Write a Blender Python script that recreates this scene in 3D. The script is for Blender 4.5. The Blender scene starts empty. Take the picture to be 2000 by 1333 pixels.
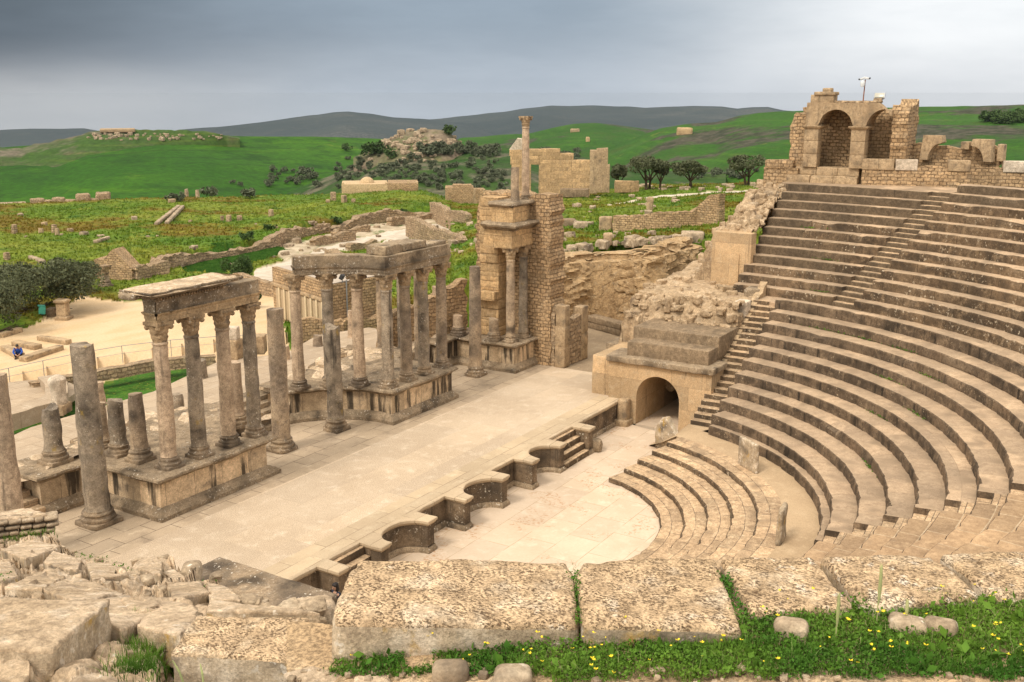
import bpy, math, random
import numpy as np
from mathutils import Vector, Matrix
R_=math.radians; PI=math.pi
S=bpy.context.scene; COL=S.collection
random.seed(7)
# ---------------------------------------------------------------- survey: the camera station
F=2050.2; PIT=.2314; YAW=.554; CAM=np.array([-32.4302,-20.2446,16.1369])
FW=np.array([math.cos(YAW)*math.cos(PIT),math.sin(YAW)*math.cos(PIT),-math.sin(PIT)])
RT=np.array([math.sin(YAW),-math.cos(YAW),0.]); UP=np.cross(RT,FW)
def ray(x,y): return FW+RT*(x-1000)/F-UP*(y-666.5)/F
def P(x,y,z=0.):                       # survey point: sight line at height z
    d=ray(x,y); t=(z-CAM[2])/d[2]; q=CAM+t*d; return (float(q[0]),float(q[1]),z)
def PR(x,y,R):                         # survey point at horizontal range R
    d=ray(x,y); t=R/math.hypot(d[0],d[1]); q=CAM+t*d; return (float(q[0]),float(q[1]),float(q[2]))
# ---------------------------------------------------------------- noise
def _h(i,j,k,s):
    n=(i*374761393+j*668265263+k*2147483647+s*1274126177)&0xFFFFFFFF
    n=((n^(n>>13))*1274126177)&0xFFFFFFFF
    n=((n^(n>>15))*2246822519)&0xFFFFFFFF
    return ((n^(n>>16))&0xFFFF)/32767.5-1
def vn(Pt,sc=1.,seed=0):
    Q=np.asarray(Pt,float)*sc+1000.; I=np.floor(Q).astype(np.int64); f=Q-I; f=f*f*(3-2*f)
    r=0
    for a in (0,1):
        for b in (0,1):
            for c in (0,1):
                w=(f[:,0] if a else 1-f[:,0])*(f[:,1] if b else 1-f[:,1])*(f[:,2] if c else 1-f[:,2])
                r=r+w*_h(I[:,0]+a,I[:,1]+b,I[:,2]+c,seed)
    return r
def fbm(Pt,sc=1.,o=3,seed=0):
    r=0;a=1.
    for k in range(o): r=r+a*vn(Pt,sc*2**k,seed+k*17); a*=.5
    return r/1.75
def voro(Q,cell,seed=0):
    """cellular split of space: distance to the joint between cells, and three random numbers per cell"""
    X=np.asarray(Q,float)/np.asarray(cell)+500.; I=np.floor(X).astype(np.int64); n=len(X); f1=np.full(n,9.); f2=np.full(n,9.); rid=np.zeros((n,3))
    for a in (-1,0,1):
        for b in (-1,0,1):
            for c in (-1,0,1):
                i,j,k=I[:,0]+a,I[:,1]+b,I[:,2]+c; p=np.stack([i+.5+.46*_h(i,j,k,seed),j+.5+.46*_h(i,j,k,seed+1),k+.5+.46*_h(i,j,k,seed+2)],1); d=np.linalg.norm(X-p,axis=1)
                r=np.stack([_h(i,j,k,seed+3),_h(i,j,k,seed+4),_h(i,j,k,seed+5)],1); nw=d<f1; f2=np.where(nw,f1,np.minimum(f2,d)); rid[nw]=r[nw]; f1=np.where(nw,d,f1)
    return f2-f1,rid
def n1(x,seed=0): return float(vn(np.array([[x,0.5,0.5]]),1.,seed)[0])
def sstep(a,b,x):
    t=np.clip((x-a)/(b-a),0,1); return t*t*(3-2*t)
# ---------------------------------------------------------------- mesh builder
class MB:
    def __init__(s): s.v=[]; s.f=[]; s.m=[]; s.uv={}; s.n=0
    def add(s,V,Fc,mi=0,uv=None):
        b=s.n; V=np.asarray(V,float).reshape(-1,3); s.v.append(V); s.n+=len(V)
        for k,f in enumerate(Fc):
            if uv is not None: s.uv[len(s.f)]=[uv[i] for i in f]
            s.f.append([i+b for i in f]); s.m.append(mi if not hasattr(mi,'__len__') else mi[k])
        return s
    def V(s): return np.concatenate(s.v) if s.v else np.zeros((0,3))
    def setV(s,V): s.v=[V]
    def box(s,x0,x1,y0,y1,z0,z1,mi=0):
        V=[(x,y,z) for z in (z0,z1) for y in (y0,y1) for x in (x0,x1)]
        return s.add(V,[(0,2,3,1),(4,5,7,6),(0,1,5,4),(1,3,7,5),(3,2,6,7),(2,0,4,6)],mi)
    def rock(s,c,size,rz=0,rnd=.06,rough=.03,cell=.25,seed=0,tilt=(0,0),chip=0,mi=0,sc=2.):
        hx,hy,hz=[d/2 for d in size]; rr=min(rnd,hx*.9,hy*.9,hz*.9)
        def ax(h):
            n=max(1,int(round(2*(h-rr)/cell))); 
            return np.unique(np.round(np.concatenate([[-h,-h+rr*.35],np.linspace(-h+rr,h-rr,n+1),[h-rr*.35,h]]),5))
        A=[ax(hx),ax(hy),ax(hz)]; idx={}; V=[]; Fc=[]
        def vid(p):
            k=tuple(np.round(p,4))
            if k not in idx: idx[k]=len(V); V.append(p)
            return idx[k]
        for d in range(3):
            u,w=[(1,2),(2,0),(0,1)][d]
            for sgn in (-1,1):
                h=(hx,hy,hz)[d]*sgn
                for i in range(len(A[u])-1):
                    for j in range(len(A[w])-1):
                        q=[]
                        for (a,b) in ((0,0),(1,0),(1,1),(0,1)):
                            p=[0,0,0]; p[d]=h; p[u]=A[u][i+a]; p[w]=A[w][j+b]; q.append(vid(tuple(p)))
                        Fc.append(q if sgn>0 else q[::-1])
        V=np.array(V); H=np.array([hx,hy,hz])-rr
        q=np.clip(V,-H,H); dd=V-q; L=np.linalg.norm(dd,axis=1,keepdims=True); V=np.where(L>1e-9,q+dd/np.maximum(L,1e-9)*rr,V)
        if chip>0:
            e=sstep(.75,1.35,np.sum((np.abs(V)/np.array([hx,hy,hz]))**3,axis=1)-.9)
            k=np.clip(fbm(V+seed*3.7,1.1,2,seed+5)-.05,0,1)*e*chip
            V=V-V/np.maximum(np.linalg.norm(V,axis=1,keepdims=True),1e-6)*k[:,None]
        off=seed*7.31
        V=V+rough*np.stack([fbm(V+off,sc,3,seed+k*31) for k in range(3)],1)
        V=np.array([Matrix.Rotation(tilt[0],3,'X')@Matrix.Rotation(tilt[1],3,'Y')@Vector(v) for v in V])
        ca,sa=math.cos(rz),math.sin(rz)
        V=np.stack([V[:,0]*ca-V[:,1]*sa,V[:,0]*sa+V[:,1]*ca,V[:,2]],1)+np.array(c)
        return s.add(V,Fc,mi)
    def grid(s,G,mi=0,uv=None,flip=False,wrap=False):
        G=np.asarray(G,float); n,m=G.shape[:2]; Fc=[]
        for i in range(n-1):
            for j in range(m if wrap else m-1):
                a,b,c,d=i*m+j,i*m+(j+1)%m,(i+1)*m+(j+1)%m,(i+1)*m+j
                Fc.append((a,d,c,b) if flip else (a,b,c,d))
        return s.add(G.reshape(-1,3),Fc,mi,None if uv is None else np.asarray(uv).reshape(-1,2).tolist())
    def lathe(s,prof,c,n=24,mi=0,rough=0,sc=3.,seed=0,cap=True):
        th=np.linspace(0,2*PI,n,endpoint=False)
        G=np.array([[(r*math.cos(t),r*math.sin(t),z) for t in th] for r,z in prof])
        if rough:
            Q=G.reshape(-1,3); d=fbm(Q+seed*5.3+np.array(c)*.37,sc,3,seed)*rough
            rr=np.hypot(Q[:,0],Q[:,1]); k=1+d/np.maximum(rr,.05); Q=Q.copy(); Q[:,0]*=k; Q[:,1]*=k; G=Q.reshape(G.shape)
        G=G+np.array(c)
        s.grid(G,mi,wrap=True)
        if cap:
            b=s.n; m=len(prof)-1
            s.add(G[m],[list(range(n))],mi)
        return s
    def tube(s,a,b,r0,r1=None,n=6,mi=0):
        a=Vector(a);b=Vector(b);r1=r0 if r1 is None else r1; d=(b-a).normalized()
        u=d.orthogonal().normalized(); w=d.cross(u)
        V=[tuple(p+(u*math.cos(t)+w*math.sin(t))*r) for p,r in ((a,r0),(b,r1)) for t in [2*PI*k/n for k in range(n)]]
        Fc=[(k,(k+1)%n,n+(k+1)%n,n+k) for k in range(n)]+[list(range(n))[::-1],list(range(n,2*n))]
        return s.add(V,Fc,mi)
    def rough(s,amp,sc=2.,seed=0,o=3,zk=1.):
        V=s.V(); D=np.stack([fbm(V,sc,o,seed+k*13) for k in range(3)],1)*amp; D[:,2]*=zk; s.setV(V+D); return s
def build(name,mb,mats,parent=None,loc=None,smooth=True,angle=40,split=False):
    me=bpy.data.meshes.new(name); V=mb.V().copy()
    o=bpy.data.objects.new(name,me); COL.objects.link(o)
    if parent is not None:
        o.parent=parent; V-=np.array(parent['_b'])
        if False: pass
    elif loc is not None: o.location=loc; V-=np.array(loc)
    me.from_pydata(V.tolist(),[],mb.f)
    mats=mats if isinstance(mats,(list,tuple)) else [mats]
    for m in mats: me.materials.append(m)
    me.polygons.foreach_set('material_index',np.array(mb.m,dtype=np.int32))
    if split:                              # upright faces take the second surface
        nq=np.zeros(len(me.polygons)*3); me.polygons.foreach_get('normal',nq); me.polygons.foreach_set('material_index',(np.abs(nq.reshape(-1,3)[:,2])<.55).astype(np.int32))
    W=mb.V(); uvl=me.uv_layers.new(name='UVMap'); U=np.zeros((len(me.loops),2))
    li=0
    nr=np.zeros(len(me.polygons)*3); me.polygons.foreach_get('normal',nr); nr=nr.reshape(-1,3)
    lt=np.zeros(len(me.polygons),dtype=np.int32); me.polygons.foreach_get('loop_total',lt); lv=np.zeros(len(me.loops),dtype=np.int32); me.loops.foreach_get('vertex_index',lv)
    WL=W[lv]; A=np.repeat(np.abs(nr),lt,axis=0); U=np.where((A[:,2]>.7)[:,None],WL[:,:2],np.where((A[:,0]>A[:,1])[:,None],WL[:,1:],WL[:,[0,2]]))
    for pi,f in enumerate(mb.f if mb.uv else []):
        k=len(f)
        if pi in mb.uv: U[li:li+k]=mb.uv[pi]
        li+=k
    uvl.data.foreach_set('uv',U.ravel())
    me.validate(); me.update()
    if smooth:
        me.polygons.foreach_set('use_smooth',np.ones(len(me.polygons),dtype=bool))
        try: me.set_sharp_from_angle(angle=R_(angle))
        except Exception: pass
    return o
def tag(o,label=None,cat=None,group=None,kind=None):
    if label: o['label']=label
    if cat: o['category']=cat
    if group: o['group']=group
    if kind: o['kind']=kind
    return o
def thing(name,loc,label,cat,group=None):
    o=bpy.data.objects.new(name,None); COL.objects.link(o); o.location=loc; o.empty_display_size=.3
    o['_b']=tuple(float(v) for v in loc); return tag(o,label,cat,group)
def one(name,mb,mats,label,cat,group=None,loc=None,**k):
    if loc is None:
        V=mb.V(); loc=((V[:,0].min()+V[:,0].max())/2,(V[:,1].min()+V[:,1].max())/2,V[:,2].min())
    return tag(build(name,mb,mats,None,loc,**k),label,cat,group)
def copy_thing(o,loc,rz=0,sc=1.,label=None):
    c=o.copy(); COL.objects.link(c); c.location=loc; c.rotation_euler=(0,0,rz); c.scale=(sc,)*3
    if label: c['label']=label
    for ch in list(o.children):
        d=ch.copy(); COL.objects.link(d); d.parent=c
    return c
# ---------------------------------------------------------------- materials
class NT:
    def __init__(s,name):
        s.mat=bpy.data.materials.new(name); s.mat.use_nodes=True; s.t=s.mat.node_tree; s.t.nodes.clear()
        s.pos=s.n('ShaderNodeNewGeometry').outputs['Position']; s.uvn=None
    def n(s,ty,**k):
        nd=s.t.nodes.new(ty)
        for a,b in k.items():
            if hasattr(nd,a): setattr(nd,a,b)
        return nd
    def inp(s,nd,i,v):
        if isinstance(v,bpy.types.NodeSocket): s.t.links.new(v,nd.inputs[i])
        elif v is not None:
            sk=nd.inputs[i]
            if sk.type=='RGBA' and len(v)==3: v=(*v,1)
            sk.default_value=v
    def map(s,v,scale): 
        m=s.n('ShaderNodeVectorMath',operation='MULTIPLY'); s.inp(m,0,v); s.inp(m,1,scale); return m.outputs[0]
    def noise(s,sc,v=None,detail=5,rough=.6,dist=0,color=False):
        nd=s.n('ShaderNodeTexNoise'); s.inp(nd,'Vector',v or s.pos); s.inp(nd,'Scale',sc); s.inp(nd,'Detail',float(detail)); s.inp(nd,'Roughness',rough); s.inp(nd,'Distortion',float(dist))
        return nd.outputs['Color' if color else 'Fac']
    def vor(s,sc,v=None,feature='F1',out='Distance'):
        nd=s.n('ShaderNodeTexVoronoi',feature=feature); s.inp(nd,'Vector',v or s.pos); s.inp(nd,'Scale',sc); return nd.outputs[out]
    def ramp(s,x,a,b,v0=0.,v1=1.):
        nd=s.n('ShaderNodeMapRange',interpolation_type='SMOOTHSTEP'); s.inp(nd,0,x); s.inp(nd,1,float(a)); s.inp(nd,2,float(b)); s.inp(nd,3,float(v0)); s.inp(nd,4,float(v1)); return nd.outputs[0]
    def math(s,op,a,b=None):
        nd=s.n('ShaderNodeMath',operation=op); s.inp(nd,0,a); s.inp(nd,1,b); return nd.outputs[0]
    def mix(s,f,a,b,mode='MIX'):
        nd=s.n('ShaderNodeMix',data_type='RGBA',blend_type=mode); s.inp(nd,0,f); s.inp(nd,6,a); s.inp(nd,7,b); return nd.outputs[2]
    def uv(s):
        if s.uvn is None: s.uvn=s.n('ShaderNodeTexCoord').outputs['UV']
        return s.uvn
    def brick(s,v,w,h,mortar,c1,c2,cm,off=.5,smooth=.3,bias=0.):
        nd=s.n('ShaderNodeTexBrick',offset=off); s.inp(nd,'Vector',v); s.inp(nd,'Color1',c1); s.inp(nd,'Color2',c2); s.inp(nd,'Mortar',cm)
        s.inp(nd,'Scale',1.); s.inp(nd,'Mortar Size',mortar); s.inp(nd,'Mortar Smooth',smooth); s.inp(nd,'Brick Width',w); s.inp(nd,'Row Height',h); s.inp(nd,'Bias',bias); return nd
    def out(s,col,bump=None,bs=.4,bd=.03,rough=.92,spec=.15):
        b=s.n('ShaderNodeBsdfPrincipled'); s.inp(b,'Base Color',col); s.inp(b,'Roughness',rough); s.inp(b,'Specular IOR Level',spec)
        if bump is not None:
            bp=s.n('ShaderNodeBump'); s.inp(bp,'Height',bump); s.inp(bp,'Strength',bs); s.inp(bp,'Distance',bd); s.inp(b,'Normal',bp.outputs[0])
        o=s.n('ShaderNodeOutputMaterial'); s.t.links.new(b.outputs[0],o.inputs[0]); return s.mat
def stone(name,c1,c2,c3=None,dark=None,da=(.5,.72),streak=None,sa=(.55,.75),lich=None,la=(.66,.72),lsc=9.,orange=None,oa=(.6,.72),
          brick=None,mortar=(.1,.07,.045),jit=.06,bump=.5,bd=.03,fine=22.,cells=None,big=.55,pits=None,fv=(.72,1.22),sk=(3.2,3.2,.22),mv=(.60,1.24)):
    t=NT(name); col=t.mix(t.ramp(t.noise(big,detail=6),.35,.65),c1,c2)
    if c3: col=t.mix(t.ramp(t.noise(2.6,detail=6,rough=.65),.5,.68),col,c3)
    h=t.noise(fine*.35,detail=8,rough=.68)
    if brick:
        w,hh,ms=brick
        uvd=t.n('ShaderNodeVectorMath',operation='ADD'); t.inp(uvd,0,t.uv())
        nc=t.n('ShaderNodeVectorMath',operation='MULTIPLY_ADD'); t.inp(nc,0,t.noise(2.2,detail=3,color=True)); t.inp(nc,1,(jit,jit,jit)); t.inp(nc,2,(-jit/2,-jit/2,0)); t.inp(uvd,1,nc.outputs[0])
        b=t.brick(uvd.outputs[0],w,hh,ms,(.76,.74,.72),(1.14,1.08,1.02),(1,1,1))
        col=t.mix(1.,col,b.outputs['Color'],'MULTIPLY')
        col=t.mix(t.math('MULTIPLY',b.outputs['Fac'],t.ramp(t.noise(1.7,detail=4),.3,.6,.35,1.)),col,mortar)
        h=t.math('SUBTRACT',h,t.math('MULTIPLY',b.outputs['Fac'],1.3))
    if cells:
        nd=t.n('ShaderNodeVectorMath',operation='MULTIPLY_ADD'); t.inp(nd,0,t.noise(.8,detail=5,color=True)); t.inp(nd,1,(.9,.9,.9)); t.inp(nd,2,t.map(t.pos,cells)); v=nd.outputs[0]
        cr=t.vor(1.,v,'DISTANCE_TO_EDGE'); ck=t.math('MULTIPLY',t.ramp(cr,.0,.055,1.,0.),t.ramp(t.noise(.7,detail=4),.3,.5)); col=t.mix(t.math('MULTIPLY',ck,.8),col,mortar); h=t.math('SUBTRACT',h,t.math('MULTIPLY',ck,1.2))
    col=t.mix(1.,col,t.mix(t.ramp(t.noise(fine,detail=6,rough=.7),.3,.7),(fv[0],)*3,(fv[1],)*3),'MULTIPLY')
    mid=t.noise(5.,detail=9,rough=.78); col=t.mix(1.,col,t.mix(t.ramp(mid,.32,.68),(mv[0],mv[0]*.97,mv[0]*.94),(mv[1],)*3),'MULTIPLY')
    if dark: col=t.mix(t.math('MULTIPLY',t.ramp(t.noise(1.25,detail=9,rough=.66),*da),.85),col,dark)
    if streak: 
        nz=t.n('ShaderNodeSeparateXYZ'); g=t.n('ShaderNodeNewGeometry'); t.t.links.new(g.outputs['Normal'],nz.inputs[0])
        vert=t.ramp(t.math('ABSOLUTE',nz.outputs[2]),.4,.7,1.,0.)
        col=t.mix(t.math('MULTIPLY',t.math('MULTIPLY',t.ramp(t.noise(1.,t.map(t.pos,sk),6,.6),*sa),vert),.88),col,streak)
    if orange: col=t.mix(t.math('MULTIPLY',t.ramp(t.noise(1.9,t.map(t.pos,(1,1,.7)),8,.7),*oa),.8),col,orange)
    if lich:
        col=t.mix(t.math('MULTIPLY',t.ramp(t.noise(lsc,detail=4,rough=.55),*la),t.ramp(t.noise(.9,detail=3),.42,.6)),col,lich)
    if pits:
        pv=t.noise(1.,t.map(t.pos,(pits,pits*.55,pits)),5,.7); pk=t.math('MULTIPLY',t.ramp(pv,.5,.62),t.ramp(t.noise(7.,detail=4),.36,.6,.15,1.)); col=t.mix(t.math('MULTIPLY',pk,.85),col,(.14,.08,.042)); h=t.math('SUBTRACT',h,t.math('MULTIPLY',pk,.9))
    col=t.mix(1.,col,(1.03,.975,.93),'MULTIPLY')
    return t.out(col,h,bump,bd)
DK=(.045,.036,.028); BK=(.022,.019,.016)
m_shaft=stone('weathered column stone',(.47,.365,.25),(.21,.17,.13),(.32,.26,.19),DK,(.5,.7),BK,(.6,.8),(.55,.5,.42),(.655,.71),15.,(.30,.19,.05),(.62,.76),bump=.55)
m_shaft2=stone('pinkish column stone',(.52,.40,.285),(.36,.28,.2),(.43,.34,.24),DK,(.54,.72),BK,(.6,.78),(.55,.5,.42),(.66,.72),15.,(.33,.21,.06),(.64,.76),bump=.55)
m_shaft3=stone('grey column stone',(.36,.30,.225),(.17,.145,.115),(.29,.245,.185),DK,(.5,.68),BK,(.56,.74),(.6,.56,.48),(.63,.69),12.,(.32,.22,.05),(.58,.72),bump=.6)
m_cap=stone('carved capital stone',(.42,.31,.19),(.27,.2,.125),(.16,.125,.09),DK,(.52,.72),lich=(.6,.55,.45),la=(.64,.7),bump=.7,orange=(.33,.2,.04),oa=(.62,.75))
m_base=stone('weathered base stone',(.36,.28,.19),(.18,.145,.11),(.27,.22,.16),DK,(.47,.68),lich=(.62,.58,.5),la=(.6,.67),lsc=10.,bump=.8)
m_die=stone('podium slab stone',(.68,.56,.40),(.58,.47,.325),(.46,.37,.255),(.15,.12,.09),(.56,.7),BK,(.51,.61),bump=.35,brick=(1.35,3.,.01),jit=.03,sk=(1.7,1.7,.16),mv=(.74,1.14))
m_mould=stone('dark moulding stone',(.36,.285,.195),(.23,.185,.13),(.30,.235,.16),DK,(.5,.68),lich=(.55,.51,.44),la=(.6,.67),lsc=11.,bump=.9)
m_ent=stone('entablature stone',(.38,.30,.2),(.185,.15,.11),(.25,.195,.13),DK,(.48,.68),BK,(.6,.8),(.58,.54,.46),(.58,.66),12.,(.34,.22,.05),(.64,.76),bump=.6)
m_ent_l=stone('pale entablature stone',(.47,.35,.21),(.36,.27,.165),(.29,.22,.14),DK,(.55,.72),BK,(.56,.72),(.58,.54,.46),(.64,.7),12.,bump=.5)
m_pulp=stone('stage front stone',(.25,.195,.135),(.13,.105,.078),(.2,.155,.105),DK,(.46,.66),BK,(.55,.75),(.5,.46,.38),(.6,.67),11.,bump=.7,brick=(.95,3.,.01))
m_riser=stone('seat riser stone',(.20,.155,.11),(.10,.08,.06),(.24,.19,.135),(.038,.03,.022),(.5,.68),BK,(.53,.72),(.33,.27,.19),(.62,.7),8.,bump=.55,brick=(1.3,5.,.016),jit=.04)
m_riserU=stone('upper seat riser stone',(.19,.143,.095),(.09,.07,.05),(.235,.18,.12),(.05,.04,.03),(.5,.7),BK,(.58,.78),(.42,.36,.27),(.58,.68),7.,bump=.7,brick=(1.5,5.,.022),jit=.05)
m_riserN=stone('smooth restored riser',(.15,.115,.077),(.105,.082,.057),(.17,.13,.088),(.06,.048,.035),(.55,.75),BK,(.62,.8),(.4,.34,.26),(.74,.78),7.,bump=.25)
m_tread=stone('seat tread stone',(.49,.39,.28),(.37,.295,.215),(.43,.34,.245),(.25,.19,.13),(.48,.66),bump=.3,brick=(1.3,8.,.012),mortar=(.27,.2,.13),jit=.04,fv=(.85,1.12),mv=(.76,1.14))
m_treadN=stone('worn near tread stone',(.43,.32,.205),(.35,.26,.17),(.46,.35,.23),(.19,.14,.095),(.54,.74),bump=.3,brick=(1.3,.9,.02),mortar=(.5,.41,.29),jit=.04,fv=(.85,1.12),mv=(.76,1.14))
m_ostep=stone('orchestra step stone',(.53,.41,.275),(.42,.32,.215),(.56,.45,.31),(.2,.15,.1),(.54,.72),lich=(.56,.47,.34),la=(.6,.7),bump=.45,brick=(1.1,.9,.014),mortar=(.13,.1,.07),jit=.09)
m_tun=stone('dressed yellow stone',(.56,.43,.275),(.47,.36,.225),(.52,.42,.285),(.22,.165,.11),(.58,.76),BK,(.6,.74),bump=.3,brick=(1.8,1.15,.008),mortar=(.25,.18,.11),jit=.02,mv=(.84,1.08))
m_smooth=stone('cut grey block',(.27,.205,.135),(.2,.155,.105),(.32,.245,.16),DK,(.52,.72),BK,(.6,.8),(.5,.45,.36),(.66,.72),9.,bump=.4)
m_block=stone('cut tan block',(.47,.36,.23),(.38,.285,.18),(.32,.25,.165),(.12,.095,.07),(.52,.7),(.05,.04,.03),(.6,.8),(.55,.48,.37),(.66,.74),8.,bump=.45)
m_mas=stone('small block masonry',(.54,.405,.25),(.43,.315,.19),(.48,.38,.255),(.22,.165,.11),(.56,.74),bump=.9,bd=.05,brick=(.36,.2,.026),mortar=(.2,.14,.085),jit=.2)
m_rub=stone('rough rubble masonry',(.52,.41,.28),(.42,.325,.215),(.56,.475,.35),(.15,.12,.085),(.54,.74),bump=1.,bd=.07,brick=(.42,.24,.04),mortar=(.25,.185,.12),jit=.3)
m_ash=stone('large block masonry',(.56,.41,.23),(.46,.335,.19),(.51,.39,.24),(.25,.185,.115),(.58,.76),(.1,.075,.05),(.62,.8),bump=.5,brick=(1.15,.62,.014),mortar=(.2,.14,.08),jit=.04)
m_temple=stone('temple wall stone',(.54,.40,.235),(.44,.325,.19),(.48,.37,.23),(.2,.15,.095),(.55,.72),(.16,.12,.075),(.55,.75),bump=.5,brick=(1.,.5,.008),jit=.05)
m_cliff=stone('ochre bedrock',(.54,.395,.225),(.42,.30,.17),(.51,.40,.26),(.09,.065,.04),(.56,.72),bump=1.,bd=.1,big=.3)
m_rubble=stone('loose rubble',(.62,.50,.36),(.48,.375,.255),(.68,.58,.45),(.17,.13,.095),(.54,.7),lich=(.66,.6,.5),la=(.64,.72),bump=1.,bd=.06,orange=(.4,.25,.06),oa=(.7,.8))
m_core=stone('packed rubble core',(.50,.385,.255),(.37,.28,.18),(.55,.45,.32),(.14,.105,.075),(.54,.7),bump=1.,bd=.06)
m_rock=stone('pale field stone',(.44,.355,.25),(.30,.24,.17),(.5,.42,.31),(.10,.08,.06),(.5,.66),lich=(.68,.63,.54),la=(.62,.7),bump=.9)
m_slab=stone('tool marked slab',(.62,.47,.305),(.55,.41,.255),(.69,.58,.43),(.3,.2,.115),(.62,.78),lich=(.74,.66,.54),la=(.57,.66),lsc=7.,orange=(.5,.3,.06),oa=(.71,.8),bump=1.,bd=.02,pits=70.,fine=60.)
m_slabe=stone('lichened slab edge',(.52,.43,.31),(.36,.295,.21),(.66,.58,.46),(.1,.085,.068),(.5,.66),lich=(.7,.66,.58),la=(.6,.68),lsc=10.,orange=(.46,.29,.06),oa=(.57,.68),bump=1.,bd=.02,fine=50.)
m_marble=stone('pale worn marble',(.62,.55,.45),(.5,.43,.34),None,(.2,.17,.13),(.56,.74),bump=.4)
def simple(name,c,rough=.6,metal=0.,var=.0,emit=0):
    t=NT(name); col=c
    if var: col=t.mix(t.ramp(t.noise(6.,detail=4),.3,.7),tuple(x*(1-var) for x in c),tuple(min(1,x*(1+var)) for x in c))
    m=t.out(col,None,rough=rough,spec=.3); m.node_tree.nodes['Principled BSDF'].inputs['Metallic'].default_value=metal; return m
def floor_mat(name,c1,c2,c3,w,h,ms,mortar,patch=None,spk=0.,bump=.2,dark=None,dsc=.35):
    t=NT(name); col=t.mix(t.ramp(t.noise(dsc,detail=7,rough=.6),.35,.66),c1,c2); col=t.mix(t.ramp(t.noise(1.6,detail=7,rough=.65),.5,.7),col,c3)
    hh=t.noise(14.,detail=6,rough=.7)
    if w:
        d=t.n('ShaderNodeVectorMath',operation='MULTIPLY_ADD'); t.inp(d,0,t.noise(.8,detail=2,color=True)); t.inp(d,1,(.07,.07,0)); t.inp(d,2,t.pos)
        b=t.brick(d.outputs[0],w,h,ms,(.9,.9,.9),(1.06,1.05,1.03),(1,1,1),smooth=.1); col=t.mix(1.,col,b.outputs['Color'],'MULTIPLY')
        col=t.mix(t.math('MULTIPLY',b.outputs['Fac'],t.ramp(t.noise(.9,detail=5),.35,.55)),col,mortar); hh=t.math('SUBTRACT',hh,b.outputs['Fac'])
    if patch: col=t.mix(t.math('MULTIPLY',t.math('MULTIPLY',t.ramp(t.noise(.55,detail=2),.53,.62),t.ramp(t.noise(7.,detail=7,rough=.75),.5,.6)),.75),col,patch)
    if dark: col=t.mix(t.math('MULTIPLY',t.ramp(t.noise(.5,detail=8,rough=.68),.52,.7),.7),col,dark)
    if spk: col=t.mix(1.,col,t.mix(t.ramp(t.noise(30.,detail=3,rough=.8),.36,.64),(1-spk,)*3,(1+spk*.6,)*3),'MULTIPLY')
    col=t.mix(1.,col,t.mix(t.noise(9.,detail=6),(.93,.875,.83),(1.17,1.10,1.05)),'MULTIPLY')
    return t.out(col,hh,bump,.02)
m_orch=floor_mat('orchestra paving',(.57,.475,.37),(.50,.41,.31),(.6,.51,.405),2.1,1.35,.012,(.34,.25,.16),(.36,.2,.1),bump=.12)
m_stage=floor_mat('stage aggregate',(.55,.46,.35),(.47,.385,.285),(.59,.505,.395),2.6,1.95,.012,(.42,.34,.25),spk=.34,bump=.25,dsc=.22)
m_border=floor_mat('stage border slabs',(.50,.41,.29),(.43,.35,.245),(.52,.44,.32),1.7,.62,.012,(.2,.15,.1),bump=.15,spk=.12)
m_pave=floor_mat('old stage paving',(.44,.36,.265),(.36,.295,.215),(.48,.4,.3),1.3,.85,.016,(.15,.115,.08),bump=.4,spk=.18,dark=(.2,.16,.12))
m_plat=floor_mat('swept cavea platform',(.44,.335,.215),(.38,.285,.18),(.47,.365,.24),0,0,0,None,spk=.15,bump=.2)
m_back=floor_mat('rear court paving',(.43,.355,.265),(.37,.3,.22),(.47,.4,.31),1.4,.9,.02,(.28,.22,.15),spk=.2,bump=.3)
m_gravel=floor_mat('passage gravel',(.38,.3,.2),(.3,.235,.16),(.42,.34,.24),0,0,0,None,spk=.4,bump=.5)
# ================================================================ THEATRE
ZS=1.2
def arc(cx,cy,r,a0,a1,n): return [(cx+r*math.cos(R_(a0+(a1-a0)*k/n)),cy+r*math.sin(R_(a0+(a1-a0)*k/n))) for k in range(n+1)]
def resample(path,step):
    out=[];fl=[]
    for a,b in zip(path[:-1],path[1:]):
        L=math.dist(a,b); n=max(1,int(L/step))
        for k in range(n): out.append((a[0]+(b[0]-a[0])*k/n,a[1]+(b[1]-a[1])*k/n))
    out.append(path[-1]); return out
def offset(path,d):                    # outward is the right-hand side of travel
    p=np.array(path,float); n=len(p); T=np.diff(p,axis=0); T/=np.linalg.norm(T,axis=1,keepdims=True)
    N=np.stack([T[:,1],-T[:,0]],1); O=np.zeros((n,2))
    for i in range(n):
        a=N[max(i-1,0)]; b=N[min(i,n-2)]; m=a+b; L=np.dot(m,m)
        O[i]=m*2/max(L,.6) if L>1e-6 else a
    return O
def sweep(mb,path,prof,mi=0,step=.35,rough=0,seed=0,cap=None,sc=2.5):
    p=resample(path,step); O=offset(p,1); pp=np.array(p)
    G=np.array([[ (pp[i,0]+O[i,0]*o,pp[i,1]+O[i,1]*o,z) for i in range(len(p))] for o,z in prof])
    u=np.concatenate([[0],np.cumsum(np.linalg.norm(np.diff(pp,axis=0),axis=1))])
    UV=np.array([[(u[i],z) for i in range(len(p))] for o,z in prof])
    if rough:
        Q=G.reshape(-1,3); G=(Q+rough*np.stack([fbm(Q,sc,3,seed+k) for k in range(3)],1)).reshape(G.shape)
    mb.grid(G,mi,UV)
    if cap is not None:
        top=[tuple(v) for v in G[-1]]+[(x,y,prof[-1][1]) for x,y in cap]
        mb.add(top,[list(range(len(top)))],mi)
    return G
def struct(name,mb,mats,**k): return tag(build(name,mb,mats,**k),kind='structure')
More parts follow.
